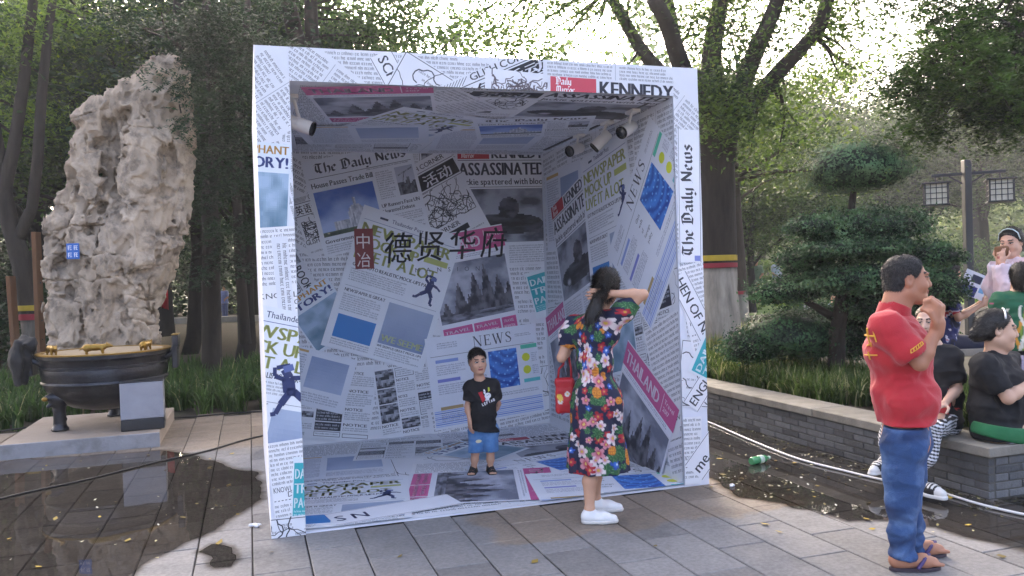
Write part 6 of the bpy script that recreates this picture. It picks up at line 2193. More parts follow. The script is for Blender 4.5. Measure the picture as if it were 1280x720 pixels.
def shirt_sdf(J, b, h, hem_z, inflate=.016, sleeve=.6, flare=0.0, kneck=.062, belly=0.0, bellydir=None):
    lo, hi = bounds(J, .25); lo[2] = hem_z - .05
    S = Sdf(lo, hi, h)
    S.chain([J['pelvis'], J['waist'], J['chest']], [(.118 + flare) * b + inflate, .112 * b + inflate + flare * .6, .115 * b + inflate], .07)
    hL, hR = J['hipL'].copy(), J['hipR'].copy()
    S.cone(hL, hR, .105 * b + inflate + flare, .105 * b + inflate + flare, .06)
    low = np.array([0, 0, -.14])
    S.cone(hL + low, hR + low, .108 * b + inflate + flare * 1.2, .108 * b + inflate + flare * 1.2, .06)
    d = (J['shL'] - J['shR']) * .22
    S.cone(J['chest'] + d, J['chest'] - d, .106 * b + inflate, .106 * b + inflate, .06)
    wd = (J['hipL'] - J['hipR']) * .4
    S.cone(J['waist'] + wd, J['waist'] - wd, .10 * b + inflate + flare * .6, .10 * b + inflate + flare * .6, .06)
    S.cone(J['shL'], J['shR'], .059 * b + inflate, .059 * b + inflate, .06)
    S.cone(J['chest'], J['neck'], .08 * b + inflate, .062 * b, .06)
    if belly: S.ell(J['waist'] + np.array(bellydir) * .07, (.12 + belly, .13 + belly, .16), .08)
    for s in 'LR':
        if 'el' + s not in J: continue
        e = J['sh' + s] * (1 - sleeve) + J['el' + s] * sleeve
        S.cone(J['sh' + s], e, .058 * b + inflate, .056 * b + inflate * 1.2, .035)
    return S
def cut_ends(S, J, sleeve, hem_z, kneck, neck_up=.0):
    """open the sleeves and the hem, clear the neck"""
    for s in 'LR':
        if 'el' + s not in J: continue
        d = unit(J['el' + s] - J['sh' + s]); e = J['sh' + s] * (1 - sleeve) + J['el' + s] * sleeve
        # cut only near the sleeve end: remove a short fat capsule beyond it
        S.cone(e + d * .075, e + d * .15, .074, .074, 0, 'sub')
    S.cut((0, 0, hem_z), (0, 0, -1))
    S.cone(J['neck'] + np.array([0, 0, .035 + neck_up]), J['headbase'] + np.array([0, 0, .1]), kneck, kneck, .004, 'sub')

# ============ the man in the red polo shirt
def build_man():
    YM = 4.36
    rt = Vector((2.09, YM, 0))
    g = lambda px, py, dY=0.0: np.array(at(px, py, YM + dY) - rt)
    t = person_root('person', rt, 'man in a red polo shirt and blue jeans holding his fist up to his mouth')
    J = dict(pelvis=g(1132, 548), waist=g(1130, 498), chest=g(1122, 440), neck=g(1118, 392), headbase=g(1126, 370),
             shR=g(1108, 410, -.17), shL=g(1122, 406, .17), elR=g(1150, 454, -.25), wrR=g(1172, 410, -.24), elL=g(1128, 470, .24), wrL=g(1140, 525, .20),
             hipR=g(1130, 556, -.085), hipL=g(1134, 553, .085), knR=g(1128, 627, -.10), knL=g(1133, 620, .09), anR=g(1129, 699, -.10), anL=g(1138, 686, .09), nk=1.12, leg=.72)
    J['calf'] = np.array([-.2, 0, 0])
    f = np.array([.985, -.17, -.02]); up = (.05, 0, 1); hs = 1.08
    hc = g(1133, 350)
    lo, hi = bounds(J, .22); lo[2] = -.02; hi[2] = hc[2] + .25
    S = Sdf(lo, hi, .0058)
    add_body(S, J, 1.0)
    ax = add_head(S, hc, f, up, hs, True)
    S.cone(J['neck'], hc - ax[1] * .02 - ax[2] * .05, .066, .064, .03)
    S.cone(J['neck'] + [-.02, 0, -.03], hc - ax[1] * .05 - ax[2] * .03, .055, .05, .03)
    add_hand(S, J['wrR'], (.10, -.05, 1), (-.70, .65, .1), 1.32, 1.05, 1, 0, fist=True)
    add_hand(S, J['wrL'], (.05, 0, -1), (0, -1, 0), 1.1, .35, 1)
    for s in 'LR':
        a = J['an' + s]; a0 = a * np.array([1, 1, 0])
        S.cone(a, a0 + [-.035, 0, .052], .036, .034, .03).cone(a0 + [-.03, 0, .045], a0 + [.10, -.012, .045], .036, .034, .03).cone(a0 + [.10, -.012, .045], a0 + [.15, -.015, .04], .036, .026, .03)
        for q in range(5): S.cone(a0 + [.14, -.04 + .016 * q, .036], a0 + [.185 - .010 * q * (1 if s == 'L' else 1), -.042 + .017 * q, .033], .012, .010, .006)
    body = S.build('body', M_skin, t, lambda V: face_paint(V, hc, ax, hs, '#a9765c', '#8a4e45', '#1d1917'))
    eyes(t, hc, ax, hs)
    # short hair
    r, f_, u = ax
    H = Sdf(hc - .17, hc + .17, .0055)
    H.ell(hc + (f_ * -.014 + u * .038) * hs, np.array([.080, .100, .087]) * hs, .01, axes=[r, f_, u])
    H.ell(hc + (f_ * -.045 - u * .02) * hs, np.array([.071, .062, .070]) * hs, .02, axes=[r, f_, u])
    H.cut(hc + (f_ * .052 + u * .055) * hs, f_ * 1 - u * .45)       # hairline at the brow
    H.cut(hc + (f_ * .030 + u * .012) * hs, f_ * .75 - u * .62)       # temples, open to the cheek
    H.cut(hc + (f_ * -.03 - u * .062) * hs, -u + f_ * .35)
    for sg in (-1, 1): H.ell(hc + (r * sg * .082 + f_ * .002 - u * .006) * hs, np.array([.02, .026, .034]) * hs, .004, 'sub', axes=[r, f_, u])
    H.ruffle(lambda P: .007 * fbm(P * 70, 2), .02)
    H.build('hair', M_hair_grey, t)
    strands(t, *H.mesh(), 5200, .014, .0014, lambda P, n: n * .35 - f_ * .35 - ZV * .6, 1, ('#121011', '#3a3634'))
    # polo shirt
    M_polo = mat('red_polo', hx('#b01a28'), .75, .07, 12, .25, 160, sheen=.2)
    hem = g(1130, 527)[2]
    Sh = shirt_sdf(J, 1.02, .0075, hem, .020, .62, .004, .062, 0)
    Sh.ell(J['chest'] + f * .02, (.125, .165, .155), .08)
    Sh.cone(J['chest'] - f * .03, J['waist'] - f * .02,   .108, .108, .08)
    Sh.cone(J['waist'] + f * .03 + [0, .05, 0], J['waist'] + f * .03 - [0, .05, 0], .115, .115, .06)
    Sh.cone(J['hipL'] + f * .02, J['hipR'] + f * .02, .125, .125, .06).cone(J['hipL'] + f * .025 + [0, 0, -.1], J['hipR'] + f * .025 + [0, 0, -.1], .132, .132, .06)
    Sh.ruffle(wrinkle(.015, 3, (5, 5, 8)), .05)
    d = unit(J['elR'] - J['shR'])
    cut_ends(Sh, J, .66, hem, .066, .0)
    Sh.build('polo_shirt', M_polo, t)
    Cl = Sdf(J['neck'] - .16, J['neck'] + .2, .0038)               # stand-up collar
    nb, nt = J['neck'] + [-.008, 0, -.012], J['neck'] + [.006, 0, .052]
    Cl.cone(nb, nt, .088, .079, 0).cone(nb - [0, 0, .1], nt + [0, 0, .1], .073, .072, .0, 'sub')
    Cl.cut(nt + [0, 0, .0], (.42, 0, 1)); Cl.cut(nb - [0, 0, .03], (0, 0, -1))
    Cl.box(nb + [.085, -.0, .05], (.05, .018, .09), .006, .004, 'sub')
    Cl.build('collar', M_polo, t)
    # yellow embroidery on the sleeve and the back
    M_emb = mat('yellow_thread', hx('#d8a63c'), .7, .1, 20)
    V, Fc = Sh.mesh()
    def patch(name, center, u_ax, v_ax, nrm, strokes):
        m = MB()
        for (x0, y0, x1, y1, wd) in strokes:
            p0 = np.array(center) + u_ax * x0 + v_ax * y0; p1 = np.array(center) + u_ax * x1 + v_ax * y1
            out = []
            for k in range(5):
                p = p0 + (p1 - p0) * k / 4
                q = V - p; lat = np.linalg.norm(q - np.outer(q @ nrm, nrm), axis=1)
                c_ = (lat < .014) & (q @ nrm < .12) & (q @ nrm > -.25)
                dep = (q[c_] @ nrm).max() if c_.any() else 0
                out.append(p + nrm * (dep + .001))
            m.tube(out, wd, 5)
        m.build(name, M_emb, t)
    us = unit(J['elR'] - J['shR']); ns = unit(np.array([.1, -1, .1])); vs = unit(np.cross(ns, us)); us = np.cross(vs, ns)
    e = J['shR'] * .42 + J['elR'] * .58 + ns * .05
    wv = unit(np.array([.86, 0, .5])); vv = np.cross(ns, wv) * -1
    patch('embroidery', e, wv, np.array([-.5, 0, .86]), ns, [(-.038 + .016 * k, -.006, -.030 + .016 * k, .007, .0028) for k in range(6)] + [(-.04, -.007, .05, -.006, .002), (-.03 , .008, .045, .009, .0022)])
    nbk = unit(np.array([-.6, -.8, 0])); ub = np.array([.8, -.6, 0]); c0 = g(1091, 425, -.08)
    patch('embroidery', c0, ub, ZV, nbk, [(-.04, .03, .04, .03, .005), (0, .07, 0, -.03, .005), (-.03, -.03, .01, -.01, .005), (-.045, -.08, .03, -.075, .004), (-.02, -.06, -.01, -.1, .004), (.03, .06, .045, .0, .004)])
    # jeans
    M_jean = bpy_jeans('blue_denim', '#2f4d7c', '#6f8ab0', '#1c2f55')
    lo, hi = bounds({k: J[k] for k in ('hipL', 'hipR', 'knL', 'knR', 'anL', 'anR')}, .22); lo[2] = .0
    T = Sdf(lo, hi, .0075)
    T.cone(J['hipL'] + [0, 0, .07], J['hipR'] + [0, 0, .07], .108, .108, .04).cone(J['hipL'], J['hipR'], .112, .112, .05)
    for s in 'LR':
        h_, k_, a_ = J['hip' + s], J['kn' + s], J['an' + s]
        T.chain([h_, h_ * .5 + k_ * .5, k_, k_ * .5 + a_ * .5, a_ + [0, 0, -.01]], [.106, .094, .076, .068, .065], .03)
    T.ruffle(wrinkle(.014, 8, (7, 7, 8)), .05)
    def cuffs(P): return .006 * np.sin(P[:, 2] * 95 + 3 * np.sin(P[:, 0] * 30)) * np.clip((.28 - P[:, 2]) / .2, 0, 1)
    T.ruffle(cuffs, .05)
    T.cut((0, 0, .045), (-.15, 0, -1))
    T.cut(g(1130, 530), (0, 0, 1))
    T.build('jeans', M_jean, t)
    # flip-flops
    M_sole = mat('sandal', hx('#3a2f38'), .7, .1, 20)
    for s in 'LR':
        a0 = J['an' + s] * np.array([1, 1, 0])
        m = MB(); n = 22; prof = []
        for k in range(n):
            a = 2 * PI * k / n
            prof.append((.055 + .135 * math.cos(a), (.046 if math.cos(a) > 0 else .038) * math.sin(a) - .012))
        V_ = [(a0[0] + x, a0[1] + y, z) for z in (.003, .02) for x, y in prof]
        m.add(V_, [tuple(range(n))[::-1], tuple(range(n, 2 * n))] + [(k, (k + 1) % n, n + (k + 1) % n, n + k) for k in range(n)])
        o = m.build('sandal', M_sole, t)
        st = MB(); st.tube([a0 + [.05, -.055, .02], a0 + [.09, -.045, .065], a0 + [.13, -.012, .078], a0 + [.10, .025, .068], a0 + [.05, .035, .02]], .010, 6)
        st.build('strap', mat('sandal_strap', hx('#4a3a6a'), .6, .1, 20), o)
def bpy_jeans(name, base, fade, dark):
    m = mat(name, hx(base), .85, .25, 7, .5, 220)
    N, L = m.node_tree.nodes, m.node_tree.links
    b = N['Principled BSDF']
    src = b.inputs['Base Color'].links[0].from_socket
    tc = N.new('ShaderNodeTexCoord')
    n1 = N.new('ShaderNodeTexNoise'); n1.inputs['Scale'].default_value = 7; n1.inputs['Detail'].default_value = 5
    L.new(tc.outputs['Object'], n1.inputs['Vector'])
    mr = N.new('ShaderNodeMapRange'); mr.inputs['From Min'].default_value = .48; mr.inputs['From Max'].default_value = .75; mr.inputs['To Max'].default_value = .75
    L.new(n1.outputs['Fac'], mr.inputs['Value'])
    mx = N.new('ShaderNodeMix'); mx.data_type = 'RGBA'; mx.inputs[7].default_value = (*hx(fade), 1)
    L.new(mr.outputs['Result'], mx.inputs[0]); L.new(src, mx.inputs[6])
    w = N.new('ShaderNodeTexNoise'); w.inputs['Scale'].default_value = 4.5
    mp = N.new('ShaderNodeMapping'); mp.inputs['Location'].default_value = (5, 2, 3); mp.inputs['Scale'].default_value = (1, 1, 2.5)
    L.new(tc.outputs['Object'], mp.inputs['Vector']); L.new(mp.outputs['Vector'], w.inputs['Vector'])
    m2 = N.new('ShaderNodeMapRange'); m2.inputs['From Min'].default_value = .5; m2.inputs['From Max'].default_value = .7; m2.inputs['To Max'].default_value = .8
    L.new(w.outputs['Fac'], m2.inputs['Value'])
    mx2 = N.new('ShaderNodeMix'); mx2.data_type = 'RGBA'; mx2.inputs[7].default_value = (*hx(dark), 1)
    L.new(m2.outputs['Result'], mx2.inputs[0]); L.new(mx.outputs[2], mx2.inputs[6]); L.new(mx2.outputs[2], b.inputs['Base Color'])
    return m
build_man()

# ============ the woman in the floral dress
def floral(V, seed, n=150, s=1.0, center=(0, 0)):
    r = np.random.RandomState(seed)
    col = np.tile(np.array(hx('#141a38')), (len(V), 1))
    u = np.arctan2(V[:, 0] - center[0], -(V[:, 1] - center[1])) * .17; v = V[:, 2]
    pal = {'white': ('#d2c6c6', '#c07888', '#c09c38'), 'red': ('#9c1c28', '#b43c4c', '#c89a3a'), 'pink': ('#c4828e', '#a83248', '#ccb460'), 'blue': ('#24489c', '#3f74c4', '#c9d6ea'), 'or': ('#c9791e', '#dd9a2c', '#8a4a14')}
    pts = []
    for k in range(n):
        for _ in range(30):
            cu, cv = r.uniform(-.55, .55), r.uniform(v.min() - .02, v.max() + .02)
            if all((cu - a) ** 2 + (cv - b) ** 2 > .0017 for a, b in pts): break
        pts.append((cu, cv))
        kind = ('leaf', 'white', 'red', 'leaf', 'pink', 'white', 'blue', 'or', 'red', 'leaf')[k % 10]
        R = (.052 if kind in ('leaf',) else .044 if kind in ('white', 'pink') else .034) * s * r.uniform(.6, 1.35)
        m = (np.abs(u - cu) < R * 1.2) & (np.abs(v - cv) < R * 1.2)
        if not m.any(): continue
        du, dv = u[m] - cu, v[m] - cv
        rr = np.hypot(du, dv); th = np.arctan2(dv, du) + r.uniform(0, 6.28)
        idx = np.where(m)[0]
        if kind == 'leaf':
            e = R * (.62 + .38 * np.abs(np.cos(th * 3.5))) * (.75 + .25 * np.cos(th))
            ins = rr < e
            c = np.where((np.abs(np.sin(th * 5)) < .3)[:, None], np.array(hx('#5a8450')), np.array(hx('#245432')))
            col[idx[ins]] = c[ins]
        elif kind == 'or':
            e = R * np.where(np.abs(np.cos(th)) > .0, 1.0, 1.0) * (.72 + .2 * np.abs(np.cos(th)))
            ins = rr < e
            gr = ((np.floor((du + dv) / .010) + np.floor((du - dv) / .010)) % 2 == 0)
            c = np.where(gr[:, None], np.array(hx('#d0882a')), np.array(hx('#a9601c')))
            col[idx[ins]] = c[ins]
        else:
            a, b, c3 = [np.array(hx(x)) for x in pal[kind]]
            e = R * (.45 + .55 * np.abs(np.cos(th * 2.5)) ** .7)
            t = np.clip((rr / R - .25) / .35, 0, 1)[:, None]
            c = b * (1 - t) + a * t
            c = np.where((rr < R * .2)[:, None], c3, c)
            ins = rr < e
            col[idx[ins]] = c[ins]
    return col
def build_woman():
    YW = 5.36
    rt = Vector((.53, YW, 0))
    g = lambda px, py, dY=0.0: np.array(at(px, py, YW + dY) - rt)
    t = person_root('person', rt, 'woman seen from behind in a dark floral dress with one hand on her hair')
    J = dict(pelvis=g(746, 493), waist=g(743, 452), chest=g(744, 418), neck=g(748, 393), headbase=g(753, 376),
             shR=g(769, 398, -.10), shL=g(717, 406, .10), elR=g(804, 368, -.13), wrR=g(762, 367, -.11), elL=g(702, 447, .06), wrL=g(716, 428, .24),
             hipR=g(757, 505, -.05), hipL=g(736, 505, .06), knR=g(742, 585, -.10), knL=g(748, 583, .08), anR=g(737, 637, -.13), anL=g(745, 624, .12), nk=.88)
    J['calf'] = np.array([-.9, 0, 0])
    hc = g(758, 359, 0.0); f = np.array([.28, .94, -.12]); hs = .97
    lo, hi = bounds(J, .2); lo[2] = -.01; hi[2] = hc[2] + .2
    S = Sdf(lo, hi, .0058)
    add_body(S, J, .83)
    ax = add_head(S, hc, f, (.05, 0, 1), hs)
    S.cone(J['neck'], hc - ax[2] * .05 - ax[1] * .015, .05, .05, .03)
    add_hand(S, J['wrR'], (-1, .10, .02), (.1, 1, -.05), .95, .28, 1, .10)
    add_hand(S, J['wrL'], (.2, .8, .5), (.9, -.2, 0), .95, .6, 1)
    for s in 'LR':
        a0 = J['an' + s] * np.array([1, 1, 0])
        S.cone(J['an' + s], a0 + [.0, 0, .05], .033, .034, .02).cone(a0 + [-.01, 0, .04], a0 + [.10, -.01, .03], .026, .026, .02)
    S.build('body', M_skin, t, lambda V: face_paint(V, hc, ax, hs, '#c4977c'))
    r, f_, u = ax
    H = Sdf(hc - [.2, .2, .36], hc + .18, .006)
    H.ell(hc + (f_ * -.018 + u * .036) * hs, np.array([.084, .102, .092]) * hs, .01, axes=[r, f_, u])
    H.ell(hc + (f_ * -.045 - u * .015) * hs, np.array([.078, .068, .072]) * hs, .03, axes=[r, f_, u])
    H.cut(hc + (f_ * .062 + u * .05) * hs, f_ - u * .25); H.cut(hc + (f_ * .02 - u * .03) * hs, f_ * .8 - u * .6)
    pt = [g(748, 372, -.14), g(744, 384, -.17), g(738, 395, -.16), g(735, 404, -.145)]
    H.chain([g(756, 366, -.10)] + pt, [.035, .028, .034, .028, .008], .02)
    H.ruffle(lambda P: .005 * fbm(P * 45, 2), .02)
    H.build('hair', M_hair, t)
    strands(t, *H.mesh(), 5200, .07, .0018, lambda P, n: np.where((P[:, 2:] > pt[0][2]), unit(np.array(pt[0]) - hc) * .9 - n * .1, np.array([-.2, 0, -1.0])) , 3)
    tie = MB().tube([pt[0] + Vector((-.03, .0, .0)) if False else Vector(pt[0]) + Vector((.02 * math.cos(a), .02 * math.sin(a) * .6, .02 * math.sin(a))) for a in [k * PI / 4 for k in range(9)]], .006, 6)
    tie.build('hair_tie', M_black, t)
    # dress
    M_dress = mat('floral_cotton', attr=True, rough=.75, var=.05, scale=20, bump=.2, bscale=120)
    hem = g(746, 587)[2]
    lo, hi = bounds(J, .22); lo[2] = hem - .04; hi[2] = J['neck'][2] + .14
    D = Sdf(lo, hi, .0062)
    D.chain([J['pelvis'], J['waist'], J['chest']], [.120, .096, .108], .06)
    dd = (J['shL'] - J['shR']) * .24
    D.cone(J['chest'] + dd, J['chest'] - dd, .098, .098, .05).cone(J['shL'], J['shR'], .062, .062, .05)
    D.cone(J['chest'], J['neck'], .085, .065, .05)
    wd = (J['hipL'] - J['hipR'])
    D.cone(J['waist'] + wd * .22, J['waist'] - wd * .22, .088, .088, .05)
    D.cone(J['hipL'], J['hipR'], .115, .115, .05)
    hb = g(747, 592)
    ax_side = unit(J['shL'] - J['shR'])
    D.cone(J['pelvis'] + ax_side * .03, hb + ax_side * .06, .118, .150, .05).cone(J['pelvis'] - ax_side * .03, hb - ax_side * .06, .118, .150, .05)
    D.cone(J['pelvis'] - [.02, .04, 0], hb - [.02, .03, 0], .125, .16, .05)
    for s, fr in (('R', .62), ('L', .62)):
        e = J['sh' + s] * (1 - fr) + J['el' + s] * fr
        D.chain([J['sh' + s], J['sh' + s] * .5 + e * .5, e], [.062, .074, .054], .03)
    def folds(P):
        an = np.arctan2(P[:, 0] - hb[0], P[:, 1] - hb[1]); k = np.clip((J['waist'][2] - P[:, 2]) / .5, 0, 1)
        return k * (.012 * np.sin(an * 8 + 2 * np.sin(P[:, 2] * 5)) + .007 * np.sin(an * 15 + 3)) + .008 * fbm(P * 9, 2)
    D.ruffle(folds, .06)
    sl = Sdf  # noqa
    for s, fr in (('R', .64), ('L', .64)):
        d = unit(J['el' + s] - J['sh' + s]); e = J['sh' + s] * (1 - fr) + J['el' + s] * fr
        D.cone(e + d * .085, e + d * .14, .082, .082, 0, 'sub')
    D.cut((0, 0, hem), (0, 0, -1))
    bk = g(735, 392, -.14); D.ell(bk, (.075, .085, .085), .006, 'sub')
    D.cone(J['neck'] + [0, 0, .02], J['headbase'] + [0, 0, .12], .066, .07, .004, 'sub')
    D.build('dress', M_dress, t, lambda V: floral(V, 5, 330, .86, (hb[0], hb[1])))
    # white trainers
    M_shoe = mat('white_leather', hx('#e2e1e0'), .45, .04, 20)
    for s in 'LR':
        a0 = J['an' + s] * np.array([1, 1, 0]) + [0, 0, 0]
        B_ = Sdf(a0 - [.12, .1, .02], a0 + [.25, .1, .16], .006)
        B_.cone(a0 + [-.012, 0, .05], a0 + [.0, 0, .08], .038, .036, .02).cone(a0 + [-.015, 0, .038], a0 + [.08, -.006, .036], .037, .039, .03).cone(a0 + [.08, -.006, .034], a0 + [.15, -.010, .028], .038, .027, .03)
        B_.ell(a0 + [.0, 0, .145], (.045, .035, .04), .01, 'sub')
        B_.cut(a0 + [0, 0, .002], (0, 0, -1)); B_.cut(a0 + [0, 0, .105], (0, 0, 1))
        o = B_.build('shoe', M_shoe, t)
        q = Sdf(a0 - [.12, .1, .02], a0 + [.25, .1, .06], .006)
        q.cone(a0 + [-.015, 0, .02], a0 + [.08, -.006, .02], .042, .044, .02).cone(a0 + [.08, -.006, .02], a0 + [.152, -.010, .02], .043, .031, .02)
        q.cut(a0 + [0, 0, .002], (0, 0, -1)); q.cut(a0 + [0, 0, .024], (0, 0, 1))
        q.build('sole', mat('shoe_sole', hx('#d2cfca'), .6, .05, 20), o)
        lc = MB()
        for k in range(4): lc.tube([a0 + [.045 + .018 * k, -.028, .066 - .006 * k], a0 + [.05 + .018 * k, -.004, .077 - .007 * k], a0 + [.045 + .018 * k, .022, .066 - .006 * k]], .004, 5)
        lc.build('lace', M_shoe, o)
    # handbag hung on her left forearm
    bg_ = person_root('handbag', rt + Vector(g(707, 517, .10)), 'x'); tag(bg_, 'red patterned handbag hanging from the arm of the woman in the floral dress', 'handbag')
    M_bag = mat('red_bag', attr=True, rough=.5, var=.06)
    Bs = Sdf((-.10, -.07, -.02), (.10, .07, .26), .006)
    Bs.box((0, 0, .12), (.062, .035, .118), .02).ruffle(wrinkle(.008, 4), .03)
    def bagcol(V):
        c = np.tile(np.array(hx('#b3202a')), (len(V), 1)); rr = np.random.RandomState(3)
        for k in range(16):
            p = np.array([rr.uniform(-.07, .07), rr.choice([-.035, .035]), rr.uniform(.02, .17)])
            d_ = np.hypot(V[:, 0] - p[0], V[:, 2] - p[2]); m = (d_ < .017) & (np.sign(V[:, 1]) == np.sign(p[1]))
            c[m] = np.array(hx(('#dcd6d0', '#2e6a42', '#d8b040')[k % 3])); c[m & (d_ < .006)] = np.array(hx('#d8b040'))
        return c
    Bs.build('pouch', M_bag, bg_, bagcol)
    M_strap = mat('red_strap', hx('#a81e28'), .6, .08)
    top = g(708, 446, .13) - g(707, 517, .10)
    for sx in (-.045, .045):
        MB().tube([(sx, 0, .22), (sx * .9 + top[0] * .3, .005, .30), (sx * .5 + top[0], top[1] * .8, top[2] - .05), (top[0] + sx * .3, top[1], top[2] + .02)], .008, 6).build('strap', M_strap, bg_, True)
build_woman()

# ============ the little boy
def build_boy():
    YB_ = 6.6
    rt = Vector((-.29, YB_, .016))
    g = lambda px, py, dY=0.0: np.array(at(px, py, YB_ + dY) - rt)
    t = person_root('person', rt, 'small boy in a black printed T-shirt and denim shorts standing in the booth')
    J = dict(pelvis=g(604, 538), waist=g(603, 515), chest=g(602, 492), neck=g(600, 477), headbase=g(598, 469),
             shR=g(588, 483, .02), shL=g(617, 481, -.01), elR=g(584, 508, -.02), wrR=g(587, 526, -.09), elL=g(623, 505, .08), wrL=g(615, 520, .16),
             hipR=g(597, 543), hipL=g(612, 542), knR=g(594, 567, -.02), knL=g(613, 567, -.01), anR=g(592, 589), anL=g(613, 588), nk=.72)
    hc = g(597, 452, -.03); hs = .86; f = np.array([.30, -.95, -.06]); up = (-.06, 0, 1)
    lo, hi = bounds(J, .16); lo[2] = -.01; hi[2] = hc[2] + .2
    S = Sdf(lo, hi, .0048)
    for k in ('x',): pass
    b = .55
    add_body(S, J, b)
    ax = add_head(S, hc, f, up, hs, child=True)
    S.cone(J['neck'], hc - ax[2] * .06, .036, .036, .02)
    add_hand(S, J['wrR'], (.06, -.1, -1), (.8, .5, 0), .66, .32, -1)
    add_hand(S, J['wrL'], (-.3, .3, -.8), (-.8, .2, 0), .66, .3, 1)
    for s in 'LR':
        a0 = J['an' + s] * np.array([1, 1, 0]); q = -.012 if s == 'R' else .02
        S.cone(J['an' + s], a0 + [0, .005, .035], .024, .022, .015).cone(a0 + [0, .01, .03], a0 + [q, -.075, .024], .022, .022, .015)
        for k in range(5): S.cone(a0 + [q - .02 + .01 * k, -.075, .022], a0 + [q * 1.2 - .022 + .011 * k, -.105, .02], .0085, .0075, .004)
    S.build('body', M_skin, t, lambda V: face_paint(V, hc, ax, hs, '#c3957a', '#b0675e', '#241c18'))
    eyes(t, hc, ax, hs, 1.3)
    r, f_, u = ax
    H = Sdf(hc - .16, hc + .16, .005)
    H.ell(hc + (f_ * -.014 + u * .042) * hs, np.array([.079, .099, .086]) * hs, .01, axes=[r, f_, u])
    H.ell(hc + (f_ * -.045 - u * .01) * hs, np.array([.070, .060, .065]) * hs, .02, axes=[r, f_, u])
    H.cut(hc + (f_ * .066 + u * .068) * hs, f_ - u * .65); H.cut(hc + (f_ * .012 + u * .01) * hs, f_ * .72 - u * .68); H.cut(hc - (f_ * .02 + u * .045) * hs, -u)
    H.ruffle(lambda P: .006 * fbm(P * 70, 2), .02)
    H.build('hair', M_hair_grey, t)
    strands(t, *H.mesh(), 3800, .022, .0015, lambda P, n: n * .5 + f_ * .3 - ZV * .7, 2, ('#141110', '#332b26'))
    M_tee = mat('black_cotton', hx('#131317'), .85, .1, 14, .2, 120)
    hem = g(604, 537)[2]
    Sh = shirt_sdf(J, b, .0058, hem, .013, .62, .008, .04)
    Sh.cone(J['pelvis'] + [-.03, 0, -.02], J['pelvis'] + [.035, 0, -.02], .09, .09, .04)
    Sh.ruffle(wrinkle(.010, 5, (8, 8, 16)), .04)
    for s in 'LR':
        d = unit(J['el' + s] - J['sh' + s]); e = J['sh' + s] * .38 + J['el' + s] * .62
        Sh.cone(e + d * .055, e + d * .09, .052, .052, 0, 'sub')
    Sh.cut((0, 0, hem), (-.12, 0, -1)); Sh.cone(J['neck'] + [0, -.01, .022], J['headbase'] + [0, 0, .1], .045, .045, .003, 'sub')
    Sh.build('shirt', M_tee, t)
    V, Fc = Sh.mesh()
    def decal(name, c, shapes, colr):
        m = MB()
        for poly in shapes:
            pts = []
            for (x, z) in poly:
                p = np.array(c) + [x, 0, z]
                q = V - p
                k = (np.hypot(q[:, 0], q[:, 2]) < .012)
                y = V[k][:, 1].min() if k.any() else p[1]
                pts.append((p[0], y - .0022, p[2]))
            m.add(pts, [tuple(range(len(pts)))])
        o = m.build(name, mat('print_' + colr.strip('#'), hx(colr), .7, .05), t)
        sm = o.modifiers.new('t', 'SOLIDIFY'); sm.thickness = .0012
    c = g(607, 494, -.1)
    rot = lambda pts, a=.16: [(x * math.cos(a) - z * math.sin(a), x * math.sin(a) + z * math.cos(a)) for x, z in pts]
    circ = lambda x, z, rx, rz, n=12: [(x + rx * math.cos(2 * PI * k / n), z + rz * math.sin(2 * PI * k / n)) for k in range(n)]
    decal('print', c, [rot([(-.055, .03), (-.022, .035), (-.012, .0), (-.006, -.035), (-.036, -.055), (-.042, -.02)])], '#b52330')
    decal('print', c, [rot(circ(.016, -.008, .026, .024)), rot(circ(-.004, .028, .008, .02)), rot(circ(.004, -.036, .02, .010))], '#e3e3e6')
    decal('print', c + [0, -.0012, 0], [rot([(.024, .022), (.040, .026), (.040, .055), (.028, .055)])], '#c2c938')
    decal('print', c + [0, -.0025, 0], [rot(circ(-.010, .018, .010, .016)), rot(circ(.012, -.004, .003, .004, 8)), rot(circ(.026, -.003, .003, .004, 8))], '#141416')
    segs = {'L': [(0, 0, 0, 1), (0, 0, .6, 0)], 'E': [(0, 0, 0, 1), (0, 1, .6, 1), (0, .5, .5, .5), (0, 0, .6, 0)], 'F': [(0, 0, 0, 1), (0, 1, .6, 1), (0, .5, .5, .5)], 'T': [(.3, 0, .3, 1), (0, 1, .65, 1)], 'A': [(0, 0, .3, 1), (.3, 1, .6, 0), (.12, .4, .48, .4)], '8': [(0, 0, .5, 0), (0, .5, .5, .5), (0, 1, .5, 1), (0, 0, 0, 1), (.5, 0, .5, 1)]}
    polys = []
    x = -.052
    for ch in 'LEFTA8':
        for x0, z0, x1, z1 in segs[ch]:
            a, b_ = np.array([x + x0 * .017, -.072 + z0 * .02]), np.array([x + x1 * .017, -.072 + z1 * .02])
            n_ = np.array([-(b_ - a)[1], (b_ - a)[0]]); n_ = n_ / (np.linalg.norm(n_) + 1e-9) * .0026
            polys.append(rot([tuple(a + n_), tuple(b_ + n_), tuple(b_ - n_), tuple(a - n_)], .34))
        x += .0185
    decal('lettering', c + [0, -.0005, 0], polys, '#e0e0e4')
    M_sh = bpy_jeans('light_denim', '#4f7cae', '#86a8cc', '#3c659a')
    T = Sdf(J['pelvis'] - .2, J['pelvis'] + .2, .0058)
    T.cone(J['hipL'], J['hipR'], .075, .075, .03)
    for s in 'LR':
        d = J['kn' + s] - J['hip' + s]
        T.cone(J['hip' + s], J['hip' + s] + d * 1.05, .068, .066, .012)
